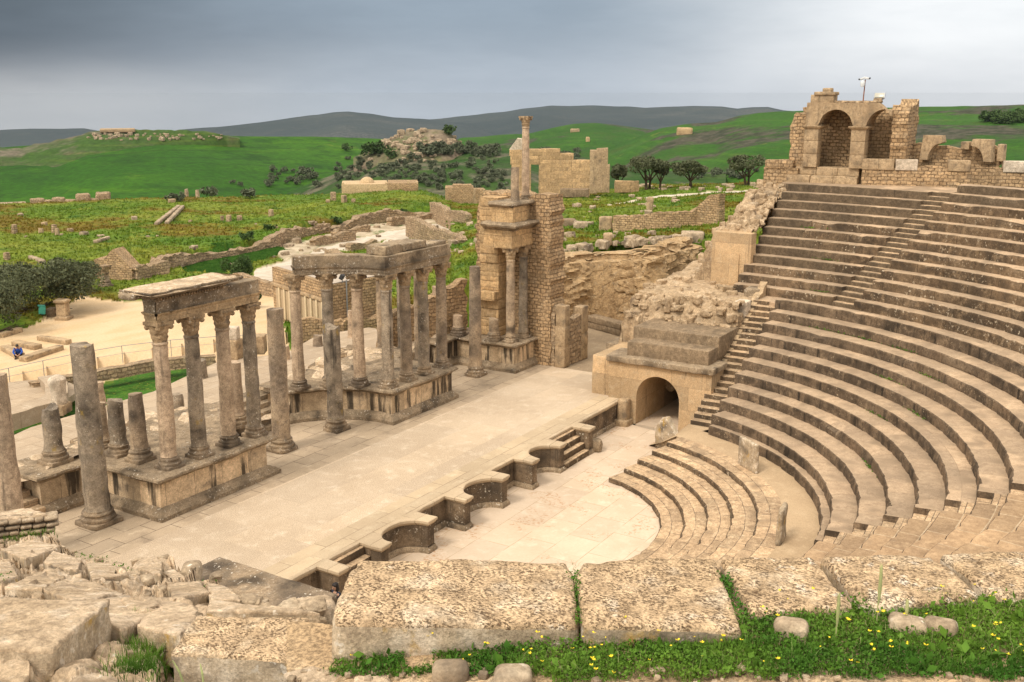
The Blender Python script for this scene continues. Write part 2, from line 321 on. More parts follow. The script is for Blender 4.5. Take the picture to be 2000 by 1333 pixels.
# ---- floors
b=MB(); a=arc(0,0,13.2,-180,0,40); n=len(a)
b.add([(x,y,0) for x,y in a]+[(13.7,2.0,0),(-13.7,2.0,0)],[list(range(n+2))]); b.box(13.6,29,-1.34,.95,-.3,.004); b.box(-29,-13.6,-1.34,.95,-.3,.004)
struct('orchestra_floor',b,m_orch)
b=MB(); G=[[(x,y,ZS) for x in np.linspace(-13.4,13.6,60)] for y in (1.72,3.0)]; b.grid(G,1)
G=[[(x,y,ZS) for x in np.linspace(-14.5,17.4,60)] for y in (3.0,7.9)]; b.grid(G,0)
b.add([(13.6,2.5,ZS),(17.4,2.5,ZS),(17.4,3.0,ZS),(13.6,3.0,ZS)],[(0,1,2,3)],0)
b.add([(-16,7.9,ZS),(17.4,7.9,ZS),(17.4,14.3,ZS),(-16,14.3,ZS)],[(0,1,2,3)],2)
struct('stage_floor',b,[m_stage,m_border,m_pave])
b=MB(); b.add([(17.4,2.5,ZS),(40,2.5,ZS),(40,16,ZS),(17.4,16,ZS)],[(0,1,2,3)]); struct('passage_floor',b,m_gravel)
# ---- cavea rows
def ring(mb,R0,R1,zb,z1,a0,a1,seed=0,chip=.03,step=.3,drop=.6,mr=0,mt=1,zt=None,bev=.035):
    """one seat row between two angles (degrees), closed at both ends"""
    n=max(3,int(abs(R_(a1-a0))*R0/step)); A=np.radians(np.linspace(a0,a1,n+1)); zt=z1 if zt is None else zt
    step=min(step,.24)
    n=max(3,int(abs(R_(a1-a0))*R0/step)); A=np.radians(np.linspace(a0,a1,n+1))
    prof=[(R0,zb-.08),(R0,(zb+z1)/2),(R0,z1-bev),(R0+bev,z1),((R0+R1)/2,(z1+zt)/2),(R1+.06,zt)]
    G=np.array([[(r*math.cos(t),r*math.sin(t),z) for t in A] for r,z in prof]); u=A*R0; UV=np.array([[(u[i],(z if k<3 else r)) for i in range(n+1)] for k,(r,z) in enumerate(prof)])
    Q=G[2:4].reshape(-1,3); j=np.clip(fbm(Q*1.,1.7,3,seed)-.12,0,1)*chip*3.2+np.abs(fbm(Q,6.,2,seed+3))*chip*.5
    hit=np.clip(vn(Q,.42,seed+9)-.62,0,1)*chip*9; j=j+hit
    r=np.hypot(Q[:,0],Q[:,1]); d=Q.copy(); d[:,0]*=1+j/r; d[:,1]*=1+j/r; d[:,2]-=j*.8; G[2:4]=d.reshape(G[2:4].shape)
    Q=G[:2].reshape(-1,3); j=fbm(Q,1.3,3,seed+20)*chip*.6; r=np.hypot(Q[:,0],Q[:,1]); Q=Q.copy(); Q[:,0]*=1+j/r; Q[:,1]*=1+j/r; G[:2]=Q.reshape(G[:2].shape)
    Q=G[4:].reshape(-1,3); Q=Q.copy(); Q[:,2]+=fbm(Q,.9,2,seed+40)*.012; G[4:]=Q.reshape(G[4:].shape)
    mb.grid(G[:3],mr,UV[:3]); mb.grid(G[2:4],mr,UV[2:4]); mb.grid(G[3:],mt,UV[3:])
    if chip>.004:                          # separate blocks, each set a little differently
        bw=1.25; s0=seed*.77; uu=(A+7)*R0/bw+s0; bi=np.floor(uu).astype(int); fr=uu-bi; rb=np.array([n1(k_*3.17+seed,7) for k_ in bi]); rz_=np.array([n1(k_*5.31+seed,8) for k_ in bi]); jt=np.where((fr<.10)|(fr>.93),1.,0.)
        dr=rb*.026+jt*.045*min(1,chip/.02); rr_=np.hypot(G[:4,:,0],G[:4,:,1]); G[:4,:,0]*=1+dr/rr_; G[:4,:,1]*=1+dr/rr_; G[2:5,:,2]+=rz_*.014; G[2:4,:,2]-=jt*.02
    for k,fl in ((0,False),(n,True)):
        s=[tuple(G[i,k]) for i in range(6)]+[(R1*math.cos(A[k]),R1*math.sin(A[k]),zb-drop)]
        mb.add(s,[list(range(7)) if not fl else list(range(7))[::-1]],mr)
H1=.435; ROW=[(11.6195,1.4852)]+[(11.936+.9*i,1.9162+H1*i) for i in range(9)]     # row 0..9
low=thing('seating_bank',(0,-15,1.05),'curved lower bank of worn stone seats, below the broken parapet and beside the arched tunnel','seating')
SA=-85.2
def lane(R,w=1.0): return SA-math.degrees(w/R)
for i,(R,z) in enumerate(ROW):
    zb=1.05 if i==0 else ROW[i-1][1]; Rn=ROW[i+1][0] if i<9 else 20.0
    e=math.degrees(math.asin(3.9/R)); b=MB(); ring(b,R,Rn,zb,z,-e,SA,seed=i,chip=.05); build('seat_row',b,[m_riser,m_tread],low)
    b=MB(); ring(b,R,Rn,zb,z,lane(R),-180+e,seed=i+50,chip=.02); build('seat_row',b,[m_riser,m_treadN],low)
b=MB()
for i in range(1,10):                    # radial stair cut into the near side: half steps in the lane
    R,z=ROW[i]; Rn=ROW[i+1][0] if i<9 else 20.
    ring(b,R,R+.46,ROW[i-1][1],z-H1/2,SA,lane(R),seed=i,chip=.008,step=.5); ring(b,R+.46,Rn,z-H1/2,z,SA,lane(R),seed=i+7,chip=.008,step=.5)
build('stairway',b,[m_riser,m_ostep],low)
b=MB(); ns=21; X0,X1=11.95,20.4
for k in range(ns):                      # straight flight up the far end of the rows
    x=X0+(X1-X0)*k/ns; z=1.05+(5.66-1.05)*(k+1)/ns
    b.rock((x+.7,-3.27,z-.3),(1.4,1.3+.02*n1(k*1.7),.6),rnd=.03,rough=.012,cell=.5,seed=k)
build('stairway',b,[m_ostep,m_riserU],low,split=True)
# parapet and walkway above the lower bank
b=MB(); ring(b,20.0,20.36,5.40,5.9,-11.2,-176,seed=91,chip=.07,drop=.5); build('parapet',b,[m_riser,m_tread],low)
b=MB(); ring(b,20.3,21.75,5.0,5.66,-3.2,-177,seed=92,chip=.01,step=.6); build('walkway',b,[m_tread,m_tread],low)
# upper bank
up=thing('seating_bank',(20,-10,5.6),'higher bank of long straight-looking stone seats climbing to the arched chamber','seating')
HU=.4386; RU=[(21.6077+.7464*i,6.1008+HU*i) for i in range(13)]
def ulane(R): return -19.3-math.degrees(.62/R), -19.3+math.degrees(.62/R)
for i,(R,z) in enumerate(RU):
    Rn=RU[i+1][0] if i<12 else 31.4; l1,l0=ulane(R)
    zb=z-HU
    if i<12:
        e=-math.degrees(math.asin(.95/R)); b=MB()
        if i in (3,4,5,6,7):             # restored smooth stretch meets rough old blocks
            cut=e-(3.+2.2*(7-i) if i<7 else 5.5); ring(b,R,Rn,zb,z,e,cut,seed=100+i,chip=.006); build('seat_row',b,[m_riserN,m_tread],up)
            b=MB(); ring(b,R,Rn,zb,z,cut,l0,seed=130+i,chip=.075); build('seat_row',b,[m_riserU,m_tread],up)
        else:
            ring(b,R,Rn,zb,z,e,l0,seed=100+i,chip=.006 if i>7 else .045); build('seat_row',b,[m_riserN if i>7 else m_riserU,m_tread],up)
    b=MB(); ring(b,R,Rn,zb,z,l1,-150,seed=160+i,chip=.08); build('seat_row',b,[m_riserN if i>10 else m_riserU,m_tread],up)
b=MB()
for i in range(12):
    R,z=RU[i]; l1,l0=ulane(R); Rn=RU[i+1][0]
    ring(b,R,R+.38,z-HU,z-HU/2,l0,l1,seed=i,chip=.01,step=.4); ring(b,R+.38,Rn,z-HU/2,z,l0,l1,seed=i+3,chip=.01,step=.4)
build('stairway',b,[m_riserN,m_ostep],up)
b=MB(); ring(b,30.4,33.5,10.6,10.93,-1.,-20.,seed=3,chip=.0,step=.8); build('walkway',b,[m_tread,m_tread],up)
# ---- orchestra steps (low honour seats)
os_=thing('honour_steps',(6,-6,0),'five low curved stone steps around the pale orchestra floor, with a wide platform behind','steps')
RO=[5.85,6.73,7.6,8.48,9.4,10.35]
for k in range(5):
    b=MB(); ring(b,RO[k],RO[k+1],.21*k,.21*(k+1),-15.2-.4*k,-164,seed=200+k,chip=.05,drop=.3,bev=.04); build('curved_step',b,[m_riserU,m_ostep],os_)
b=MB(); ring(b,RO[5],11.75,1.0,1.05,-15.5,-164,seed=210,chip=.0,step=.5); build('platform',b,[m_plat,m_plat],os_)
b=MB(); b.add([(9.9,-2.75,1.05),(12.2,-3.95,1.052),(12.2,-2.55,1.052),(13.6,-2.55,.25),(13.6,-1.36,.02),(10.9,-1.0,.02),(10.3,-1.9,.5)],[(0,1,2),(0,2,6),(2,3,6),(3,4,5),(3,5,6)]); build('ramp',b,m_plat,os_)
# standing slabs
q=P(1308,862,.5); b=MB(); b.rock((q[0],q[1],.75),(1.75,.34,1.75),R_(64),rnd=.05,rough=.05,cell=.2,seed=3,chip=.5,tilt=(0,.0))
V=b.V(); s_=(V[:,0]-q[0])*math.cos(R_(64))+(V[:,1]-q[1])*math.sin(R_(64)); k=V[:,2]>.2; V[k,2]-=np.clip(np.abs(s_[k]-.25)-.1,0,2)*(V[k,2]-.2)*.75; b.setV(V)
one('standing_slab',b,m_slabe,'broken gable-shaped upright slab at the tunnel end of the low curved steps','stone slab',loc=(q[0],q[1],0))
for (xa,ya),(xb,yb),h,lab in (((1444,905),(1478,926),1.25,'upright thin slab with rounded corner on the platform edge, nearest the arched tunnel'),((1518,1058),(1533,1050),1.3,'upright thin slab seen edge-on at the near end of the curved steps')):
    A_=np.array(P(xa,ya,1.05)[:2]);B_=np.array(P(xb,yb,1.05)[:2])
    if xa>1500: A_=np.array([.75,-10.42]);B_=np.array([1.75,-10.3])
    c=(A_+B_)/2; L=np.linalg.norm(B_-A_); b=MB(); b.rock((c[0],c[1],1.05+h/2-.03),(L,.2,h),math.atan2(*(B_-A_)[::-1]),rnd=.08,rough=.04,cell=.16,seed=int(xa),chip=.45)
    one('standing_slab',b,m_slabe,lab,'stone slab')
# ---- stage front (pulpitum)
pf=thing('low_stage_wall',(0,1.2,0),'low scalloped stone wall of alternating square and round niches along the stage edge','stage wall')
yb,yf=1.74,.82
C=[-8.75,-6.6,-3.95,-1.6,1.05,3.4,5.75,8.5]; w=.2
path=[(-13.5,yb),(C[0]-w,yb),(C[0]-w,yf),(C[0]+w,yf),(C[0]+w,yb),(C[1]-w,yb),(C[1]-w,yf),(C[1]+w,yf)]
def semi(i):
    c=(C[i]+C[i+1])/2; r=(C[i+1]-C[i])/2-w; return [(c+r*math.cos(R_(t))*1.0,yf+(yb-yf)*math.sin(R_(t))) for t in np.linspace(172,8,13)]
path+=semi(1)+[(C[2]-w,yf),(C[2]+w,yf),(C[2]+w,yb),(C[3]-w,yb),(C[3]-w,yf),(C[3]+w,yf)]+semi(3)+[(C[4]-w,yf),(C[4]+w,yf),(C[4]+w,yb),(C[5]-w,yb),(C[5]-w,yf),(C[5]+w,yf)]+semi(5)
path+=[(C[6]-w,yf),(C[6]+w,yf),(C[6]+w,yb),(C[7]-w,yb),(C[7]-w,yf),(C[7]+w,yf),(C[7]+w,yb),(13.4,yb)]
b=MB(); sweep(b,path,[(0,.2),(0,.6),(0,1.06)],0,.3,.025,5); build('wall',b,m_pulp,pf)
b=MB(); sweep(b,path,[(.09,-.02),(.09,.1),(.05,.16),(.03,.22)],0,.25,.04,6); build('base_moulding',b,m_mould,pf)
b=MB(); sweep(b,path,[(.0,1.04),(.04,1.08),(.05,1.12),(.09,1.15),(.09,1.24),(.06,1.262)],0,.22,.03,7,cap=[(13.4,2.15),(-13.5,2.15)]); build('coping',b,m_border,pf); 
bb=b
for l,r in ((C[0]+w,C[1]-w),(C[6]+w,C[7]-w)):
    b=MB()
    for k in range(4): b.rock(((l+r)/2,yf-.06+.25*k+.5,.13+.145+.285*k-.16),(r-l-.02,1.,.3),rnd=.03,rough=.018,cell=.4,seed=k+int(r*3))
    build('stairway',b,[m_ostep,m_riserU],pf,split=True)
# altar-like block by the tunnel
q=P(1213,818,0); b=MB(); b.rock((13.25,1.45,.1),(.85,.75,.42),0,.06,.04,.2,4,chip=.4); b.rock((13.25,1.45,.75),(.62,.52,1.25),0,.12,.04,.2,5,chip=.3); one('altar_stone',b,m_block,'short worn pillar on a square foot against the tunnel wall','pillar')
q=P(1168,858,0); b=MB(); b.rock((8.95,.75,.28),(.5,.5,.6),.2,.06,.05,.2,8,chip=.4); one('stone_block',b,m_mould,'small dark block at the foot of the stage stairs nearest the tunnel','stone block')
# ---- vaulted tunnel (aditus)
def tunnel(sx,label):
    X=13.6*sx; t=thing('vaulted_passage',(X,0,0),label,'tunnel'); y0,y1,zt=-2.95,(2.5 if sx>0 else 1.1),3.12; ya,yb2=-1.34,.95; r=(yb2-ya)/2; yc=(ya+yb2)/2; zsp=1.45; D=6*sx
    ar=[(yb2,0),(yb2,zsp/2)]+[(yc+r*math.cos(R_(k)),zsp+r*1.02*math.sin(R_(k))) for k in range(0,181,10)]+[(ya,zsp/2),(ya,0)]
    b=MB(); n=len(ar)
    outl=[]
    for (y,z) in ar:                      # matching point on the facade outline
        if z<zsp-1e-6 and y>yc: outl.append((y1,z))
        elif z<zsp-1e-6: outl.append((y0,z))
        else:
            an=math.atan2(z-zsp,(y-yc)); dy,dz=math.cos(an),math.sin(an); s=1e9
            if dy>1e-6: s=min(s,(y1-yc)/dy)
            if dy<-1e-6: s=min(s,(y0-yc)/dy)
            if dz>1e-6: s=min(s,(zt-zsp)/dz)
            outl.append((yc+dy*s,zsp+dz*s))
    outl2=[]
    V=[(X,y,z) for y,z in ar]+[(X,y,z) for y,z in outl]; Fc=[(i,i+1,n+i+1,n+i) for i in range(n-1)]
    b.add(V,Fc if sx>0 else [f[::-1] for f in Fc])
    for cy in (y0,y1):                    # corners of the outline
        best=[k for k in range(n-1) if (outl[k][0]==cy)!=(outl[k+1][0]==cy) and outl[k+1][1]>zsp]
        for k in best: b.add([(X,*outl[k]),(X,cy,zt),(X,*outl[k+1])],[(0,1,2)])
    b.add([(X,y1,0),(X+D,y1,0),(X+D,y1,zt),(X,y1,zt)],[(0,1,2,3)]); b.add([(X,y0,0),(X,y0,zt),(X+D,y0,zt),(X+D,y0,0)],[(0,1,2,3)])
    build('facade',b,m_tun,t,smooth=False)
    b=MB(); b.grid([[(X+d*sx,y,z) for y,z in ar] for d in np.linspace(0,15,18)],0,flip=sx<0); b.add([(X+15*sx,y,z) for y,z in ar],[list(range(n))]); build('vault',b,m_tun,t,smooth=False)
    b=MB(); b.rock((X+.75*sx,(y0+y1)/2,zt+.14),(1.9,y1-y0+.3,.3),0,.05,.045,.18,11,chip=.25); build('roof_slab',b,m_mould if sx>0 else m_base,t)
    return t
tn=tunnel(1,'arched stone tunnel mouth with flat moulded roof at the far end of the orchestra')
b=MB(); b.rock((15.3,-.45,3.66),(2.6,4.3,.9),0,.03,.012,.5,2); build('roof_step',b,m_smooth,tn)
b=MB(); b.rock((16.6,-.35,4.05),(2.8,4.6,1.1),0,.03,.012,.5,3); build('roof_step',b,m_smooth,tn)
q=P(1248,685,3.42); b=MB(); b.rock((q[0],q[1],3.5),(.55,.35,.28),.6,.12,.04,.12,6); one('loose_stone',b,m_rock,'single rounded stone lying on the tunnel roof','stone')
tunnel(-1,'near tunnel block with a flat worn roof slab, half hidden by foreground stones')
# ---- scaenae podiums
DIE=[(0,1.62),(0,2.1),(0,2.53)]; BASEM=[(.26,1.19),(.26,1.36),(.2,1.42),(.16,1.5),(.1,1.54),(.06,1.6),(.0,1.64)]; CORN=[(.02,2.5),(.06,2.55),(.1,2.6),(.2,2.64),(.26,2.68),(.25,2.76),(.17,2.8)]
def podium(label,path,cap,seed):
    t=thing('column_podium',(sum(p[0] for p in path)/len(path),sum(p[1] for p in path)/len(path),ZS),label,'podium')
    b=MB(); sweep(b,path,DIE,0,.4,.012,seed); build('die',b,m_die,t)
    b=MB(); sweep(b,path,BASEM,0,.3,.035,seed+1); build('base_moulding',b,m_mould,t)
    b=MB(); sweep(b,path,CORN,0,.22,.075,seed+2,cap=cap,sc=2.); build('cornice',b,m_mould,t)
    return t
nicheR=[(2.35,12.95),(3.1,12.35),(3.75,11.6),(4.2,10.7),(4.38,9.9),(4.35,9.07)]
podium('middle stone podium carrying the angled row of tall columns',[(1.6,14.2),(2.0,14.2),(2.0,13.1)]+nicheR+[(9.2,9.07),(9.2,12.95),(10.9,12.95),(10.9,14.2)],[(10.9,15.),(1.6,15.)],20)
podium('nearest stone podium carrying four columns with a carved beam',[(-12.2,14.4),(-11.1,14.4),(-11.1,12.95),(-9.0,12.95),(-9.0,9.07),(-3.72,9.07)]+[(-x,y) for x,y in nicheR[::-1]][1:]+[(-1.7,13.6),(-1.7,14.4)],[(-1.7,15.),(-12.2,15.)],40)
podium('far stone podium under the tower with two attached columns',[(13.2,14.0),(13.2,12.95),(15.15,12.95),(15.15,9.07),(17.28,9.07),(17.28,9.9)],[(17.28,14.),(13.2,14.)],60)
st=thing('door_stairs',(0.2,13,ZS),'worn stone steps rising through the curved middle doorway of the stage building','stairs')
for k in range(5):
    b=MB(); b.rock((.2,13.1+.36*k+.5,ZS+.12+.24*k-.1),(4.6,1.1,.44),0,.03,.03,.35,k+3); build('step',b,m_mould,st)
st=thing('door_stairs',(-12.2,12.5,ZS),'worn stone steps at the near end of the stage building, behind the cut-off column','stairs')
for k in range(5):
    b=MB(); b.rock((-12.6,12.3+.4*k+.5,ZS+.12+.24*k-.1),(2.9,1.1,.44),0,.03,.03,.35,k+13); build('step',b,m_ostep,st)
st=thing('door_stairs',(12.,13.,ZS),'stone steps between the middle and the far podium','stairs')
for k in range(4):
    b=MB(); b.rock((12.0,13.1+.36*k+.5,ZS+.12+.24*k-.1),(2.5,1.1,.44),0,.03,.03,.35,k+23); build('step',b,m_mould,st)
# ---- columns
def column(label,x,y,z0,zt,r,capital=True,seed=0,ragged=.0,plinth=True,group=None,bs=1.,name='column',topr=None,cut=None):
    t=thing(name,(x,y,z0),label,'column',group); hb=.46*bs*min(1.25,r/.28) if plinth else 0.; R=r
    if plinth:
        b=MB(); b.rock((x,y,z0+hb*.16),(R*2.75,R*2.75,hb*.34),0,.03,.03,.16,seed,chip=.2)
        pr=[(R*1.36,hb*.3),(R*1.42,hb*.42),(R*1.38,hb*.53),(R*1.22,hb*.56),(R*1.16,hb*.66),(R*1.2,hb*.7),(R*1.27,hb*.78),(R*1.24,hb*.87),(R*1.1,hb*.9),(R*1.07,hb),(R*.9,hb+.01)]
        b.lathe([(a,c) for a,c in pr],(x,y,z0),24,0,.05,5.,seed); build('base',b,m_base,t)
    hc=.72*r/.28 if capital else 0; zs0=z0+hb; zs1=zt-hc; rt=topr or R*.87
    zz=list(np.linspace(zs0,zs1-(.12 if capital else 0),18)); L=zs1-zs0
    prof=[(R+(rt-R)*((z-zs0)/L)**1.6,z-z0) for z in zz]; prof[0]=(R*1.08,prof[0][1]); prof.insert(1,(R*1.01,prof[0][1]+.07))
    if capital: prof+=[(rt*1.01,zs1-.12-z0),(rt*1.12,zs1-.09-z0),(rt*1.13,zs1-.04-z0),(rt*1.03,zs1-z0)]
    b=MB(); b.lathe(prof,(x,y,z0),28,0,.035*r/.28,2.4,seed)
    V=b.V()
    if ragged>0:
        k=V[:,2]>zs1-.5; d=ragged*(fbm(V[k]*np.array([1,1,0])+seed,2.2,3,seed)); V[k,2]+=d*sstep(zs1-.5,zs1,V[k,2]); 
        rr=1-.35*np.clip(fbm(V[k],2.8,2,seed+4),0,1)*sstep(zs1-.4,zs1,V[k,2]); V[k,0]=x+(V[k,0]-x)*rr; V[k,1]=y+(V[k,1]-y)*rr
    if cut:                                # a scar where drums were rejoined
        zc=z0+cut; k=np.abs(V[:,2]-zc)<.22; f=1+.07*np.sin(seed+np.arctan2(V[k,1]-y,V[k,0]-x)); V[k,0]=x+(V[k,0]-x)*f; V[k,1]=y+(V[k,1]-y)*f
    b.setV(V); build('shaft',b,(m_shaft,m_shaft2,m_shaft3)[(seed*7+seed//3)%3],t,angle=60)
    if capital:
        b=MB(); th=np.linspace(0,2*PI,49)[:-1]; k=r/.28; G=[]
        for s in np.linspace(0,1,17):
            bell=rt*(1.0+.05*s+.42*s**3.2); row=[]
            for a in th:
                l1=abs(math.cos(4*a))**.7; l2=abs(math.sin(4*a))**.7
                e1=math.exp(-((s-.30)/.10)**2)*.9+.45*(s<.30)*s/.3; e2=math.exp(-((s-.60)/.11)**2)+.35*(.3<s<.6)
                cor=abs(math.sin(2*a))**3*sstep(.6,.95,s)
                row.append((x+math.cos(a)*(bell+rt*(.17*l1*e1+.19*l2*e2)+rt*.42*float(cor)),y+math.sin(a)*(bell+rt*(.17*l1*e1+.19*l2*e2)+rt*.42*float(cor)),zs1+s*hc*.84))
            G.append(row)
        G=np.array(G); Q=G.reshape(-1,3); G=(Q+.03*k*np.stack([fbm(Q,5.,3,seed+j) for j in range(3)],1)).reshape(G.shape); b.grid(G,0,wrap=True)
        ab=[]; hs=rt*1.52
        for q in range(4):
            for u in np.linspace(-1,1,7)[:-1]:
                d=hs*(1-.17*(1-u*u)); a=q*PI/2; px_,py_=d,u*hs*.98; ab.append((x+px_*math.cos(a)-py_*math.sin(a),y+px_*math.sin(a)+py_*math.cos(a)))
        m=len(ab); z1=zs1+hc*.83; z2=zt
        b.add([(p[0],p[1],z) for z in (z1,z2) for p in ab],[(i,(i+1)%m,m+(i+1)%m,m+i) for i in range(m)]+[list(range(m,2*m)),list(range(m))[::-1]])
        for q in range(4):                 # corner volutes
            a=q*PI/2+PI/4; cx,cy=x+math.cos(a)*rt*1.62,y+math.sin(a)*rt*1.62; b.lathe([(.01,-.1*k),(.07*k,-.07*k),(.1*k,0),(.07*k,.07*k),(.01,.1*k)],(cx,cy,zs1+hc*.72),8,0,.02,6.,seed+q)
        build('capital',b,m_cap,t,angle=50)
    return t
ZP=2.78
g4='four columns under the near carved beam'
column('tall column with a rubbed smooth capital under the left end of the near carved beam',-8.05,9.6,ZP,8.28,.29,seed=1,cut=2.0,group=g4)
column('tall column second from the left under the near carved beam',-6.62,9.6,ZP,8.26,.29,seed=2,group=g4)
column('tall column with an orange-stained side and a patched pale band, under the near carved beam',-5.1,9.62,ZP,8.24,.29,seed=3,cut=2.75,group=g4)
column('tall column under the right end of the near carved beam, beside the stage steps',-3.72,9.64,ZP,8.22,.28,seed=4,group=g4)
gc='columns under the middle angled beam'
for k,(x,y,lab) in enumerate(((2.35,12.9,'tall column at the left end of the angled beam, with an orange-topped capital'),(3.45,11.95,'tall column behind the broken front column, under the angled beam'),(4.25,10.85,'tall column between the curved wall and the corner of the angled beam'),(4.72,9.5,'tall column standing at the corner of the angled beam'),(6.1,9.5,'tall column right of the corner one under the angled beam'),(7.5,9.5,'tall column second from the right end of the angled beam'),(9.0,9.5,'tall white-flecked column at the right end of the angled beam'))):
    column(lab,x,y,ZP,8.17-.012*k,.28,seed=10+k,group=gc,cut=2.6 if k in (0,1) else None)
gf='freestanding columns on the stage floor'
column('thick freestanding column cut by the left edge of the view',-13.85,10.5,ZS,7.5,.44,False,seed=21,ragged=.08,group=gf)
column('thickest freestanding column, its top broken, in front of the near podium',-10.4,10.75,ZS,7.75,.43,False,seed=22,ragged=.22,group=gf,cut=2.4)
column('freestanding column with a black-streaked side and an orange rim, left of the door steps',-1.1,10.78,ZS,7.4,.385,False,seed=23,ragged=.05,group=gf)
column('shorter freestanding column with a mottled broken top, right of the door steps',2.25,10.65,ZS,6.05,.36,False,seed=24,ragged=.3,group=gf)
column('freestanding column with a clean round top, between the middle podium and the tower',13.5,10.5,ZS,7.2,.34,False,seed=25,ragged=.02,group=gf)
gb='broken column stumps on the podiums'
column('leaning-looking eroded column stump on the square pedestal beside the near steps',-9.95,13.6,ZP,5.0,.34,False,seed=31,ragged=.35,group=gb)
column('column stump directly behind the left column of the near carved beam',-8.1,11.15,ZP,5.4,.31,False,seed=32,ragged=.12,group=gb)
column('darker column stump on the near podium, second back from the beam',-8.1,12.35,ZP,5.0,.31,False,seed=33,ragged=.2,group=gb)
column('slender column stump at the rear of the near podium, half behind the thick column',-7.85,13.6,ZP,4.6,.24,False,seed=34,ragged=.1,group=gb)
column('short column stump in the dark corner between the middle podium and the tower',15.35,12.9,ZP,3.95,.31,False,seed=35,ragged=.08,group=gb)
column('lumpy short column stump beside the tower columns',15.35,10.5,ZP,4.0,.29,False,seed=36,ragged=.3,group=gb)
column('tower column with a carved capital, left of the attached pair',15.5,9.5,ZP,8.02,.25,seed=41)
column('tower column with a carved capital, right of the attached pair',16.85,9.5,ZP,8.02,.25,seed=42)
gr='second row columns behind the angled beam'
for k,(px_,py_,zt,r,lab) in enumerate(((745,690,7.9,.23,'pale plain column behind the corner column of the angled beam'),(785,690,7.9,.23,'slim pale column seen between two columns right of the beam corner'),(818,712,7.9,.22,'dark slim column behind the second column from the right end'),(853,667,5.6,.24,'shorter column half hidden behind the white-flecked end column'))):
    q=P(px_,py_,2.5); column(lab,q[0]+.2,q[1]+.13,2.4,zt,r,False,seed=50+k,ragged=.1,group=gr)
q=P(459,838,1.9); column('broken column with a jagged open top behind the patched column',q[0]+.3,q[1]+.2,1.9,4.75,.36,False,seed=57,ragged=.25,group=gb)
# ---- entablatures
def entab(label,path,z0,seed,mat,dep=.62):
    t=thing('carved_beam',(path[0][0],path[0][1],z0),label,'entablature')
    back=[tuple(np.array(p)-dep*o) for p,o in zip(path,offset(path,1))][::-1]; loop=path+back+[path[0]]
    b=MB(); pr=[(0,z0),(0,z0+.13),(.02,z0+.14),(.02,z0+.26),(.05,z0+.29),(.08,z0+.34),(.08,z0+.38)]
    G=sweep(b,loop,pr,0,.3,.012,seed); b.add([(x,y,z0) for x,y in loop[:-1]],[list(range(len(loop)-1))[::-1]]); build('architrave',b,mat,t)
    b=MB(); sweep(b,loop,[(.02,z0+.37),(.02,z0+.6),(.02,z0+.86),(-.02,z0+.88)],0,.25,.03,seed+2,cap=[]); build('frieze',b,m_ent,t)
    return t
e1=entab('long straight carved beam resting on four columns, with a projecting corner cornice',[(-8.35,9.32),(-3.42,9.32)],8.25,3,m_ent_l)
b=MB(); cp=[(-8.5,10.4),(-8.5,9.2),(-5.2,9.2),(-5.2,10.2)]
sweep(b,cp,[(-.1,9.1),(-.06,9.14),(-.02,9.17),(.1,9.26),(.26,9.32),(.36,9.35),(.46,9.4),(.48,9.47),(.46,9.5)],0,.16,.045,71,cap=None,sc=3.); gg=[(x,y) for x in np.linspace(-9.0,-4.8,26) for y in np.linspace(8.72,10.5,12)]; G=np.array([(x,y,9.5) for x,y in gg]); G[:,2]+=fbm(G,1.6,4,9)*.1; G[:,:2]+=np.stack([fbm(G,1.3,4,41),fbm(G,1.3,4,42)],1)*.14; G=G.reshape(26,12,3); G[0,:,2]=G[-1,:,2]=9.38; G[:,0,2]=G[:,-1,2]=9.38; b.grid(G,1); build('cornice',b,[m_ent,m_rubble],e1)
b=MB(); 
for k in range(26): b.rock((-8.45+.125*k,9.2,9.13),(.06,.1,.09),0,.01,.006,.1,k)
build('dentil_row',b,m_cap,e1)
b=MB(); b.rock((-8.9,9.9,9.28),(.5,.7,.22),.2,.08,.05,.15,5,chip=.3); build('cornice_bracket',b,m_mould,e1)
q_=[(2.2,12.72),(2.95,12.1),(3.65,11.35),(4.15,10.45),(4.38,9.28),(9.35,9.2)]
e2=entab('angled carved beam bending around the curved niche on seven columns',q_[:4]+[(4.36,9.24),(9.35,9.22)],8.12,9,m_ent)
b=MB(); b.rock((5.3,9.95,9.2),(1.5,1.1,.42),.05,.05,.05,.2,14,chip=.3); b.rock((6.8,9.95,9.2),(1.7,1.2,.36),-.04,.05,.06,.2,15,chip=.5); b.rock((8.4,9.75,9.08),(1.8,.8,.2),0,.05,.05,.2,16,chip=.4); build('cornice_block',b,m_ent,e2)
e3=thing('carved_beam',(6.5,12.6,8.1),'rear beam of dark stone behind the angled beam, joining the second row of columns','entablature')
q=P(790,478,9.0); b=MB(); b.rock((7.6,11.1,8.75),(3.2,.7,.75),.0,.04,.04,.25,17,chip=.3); b.rock((9.0,10.6,8.45),(.6,1.6,.5),.0,.04,.04,.25,18,chip=.3); build('architrave',b,m_ent,e3)
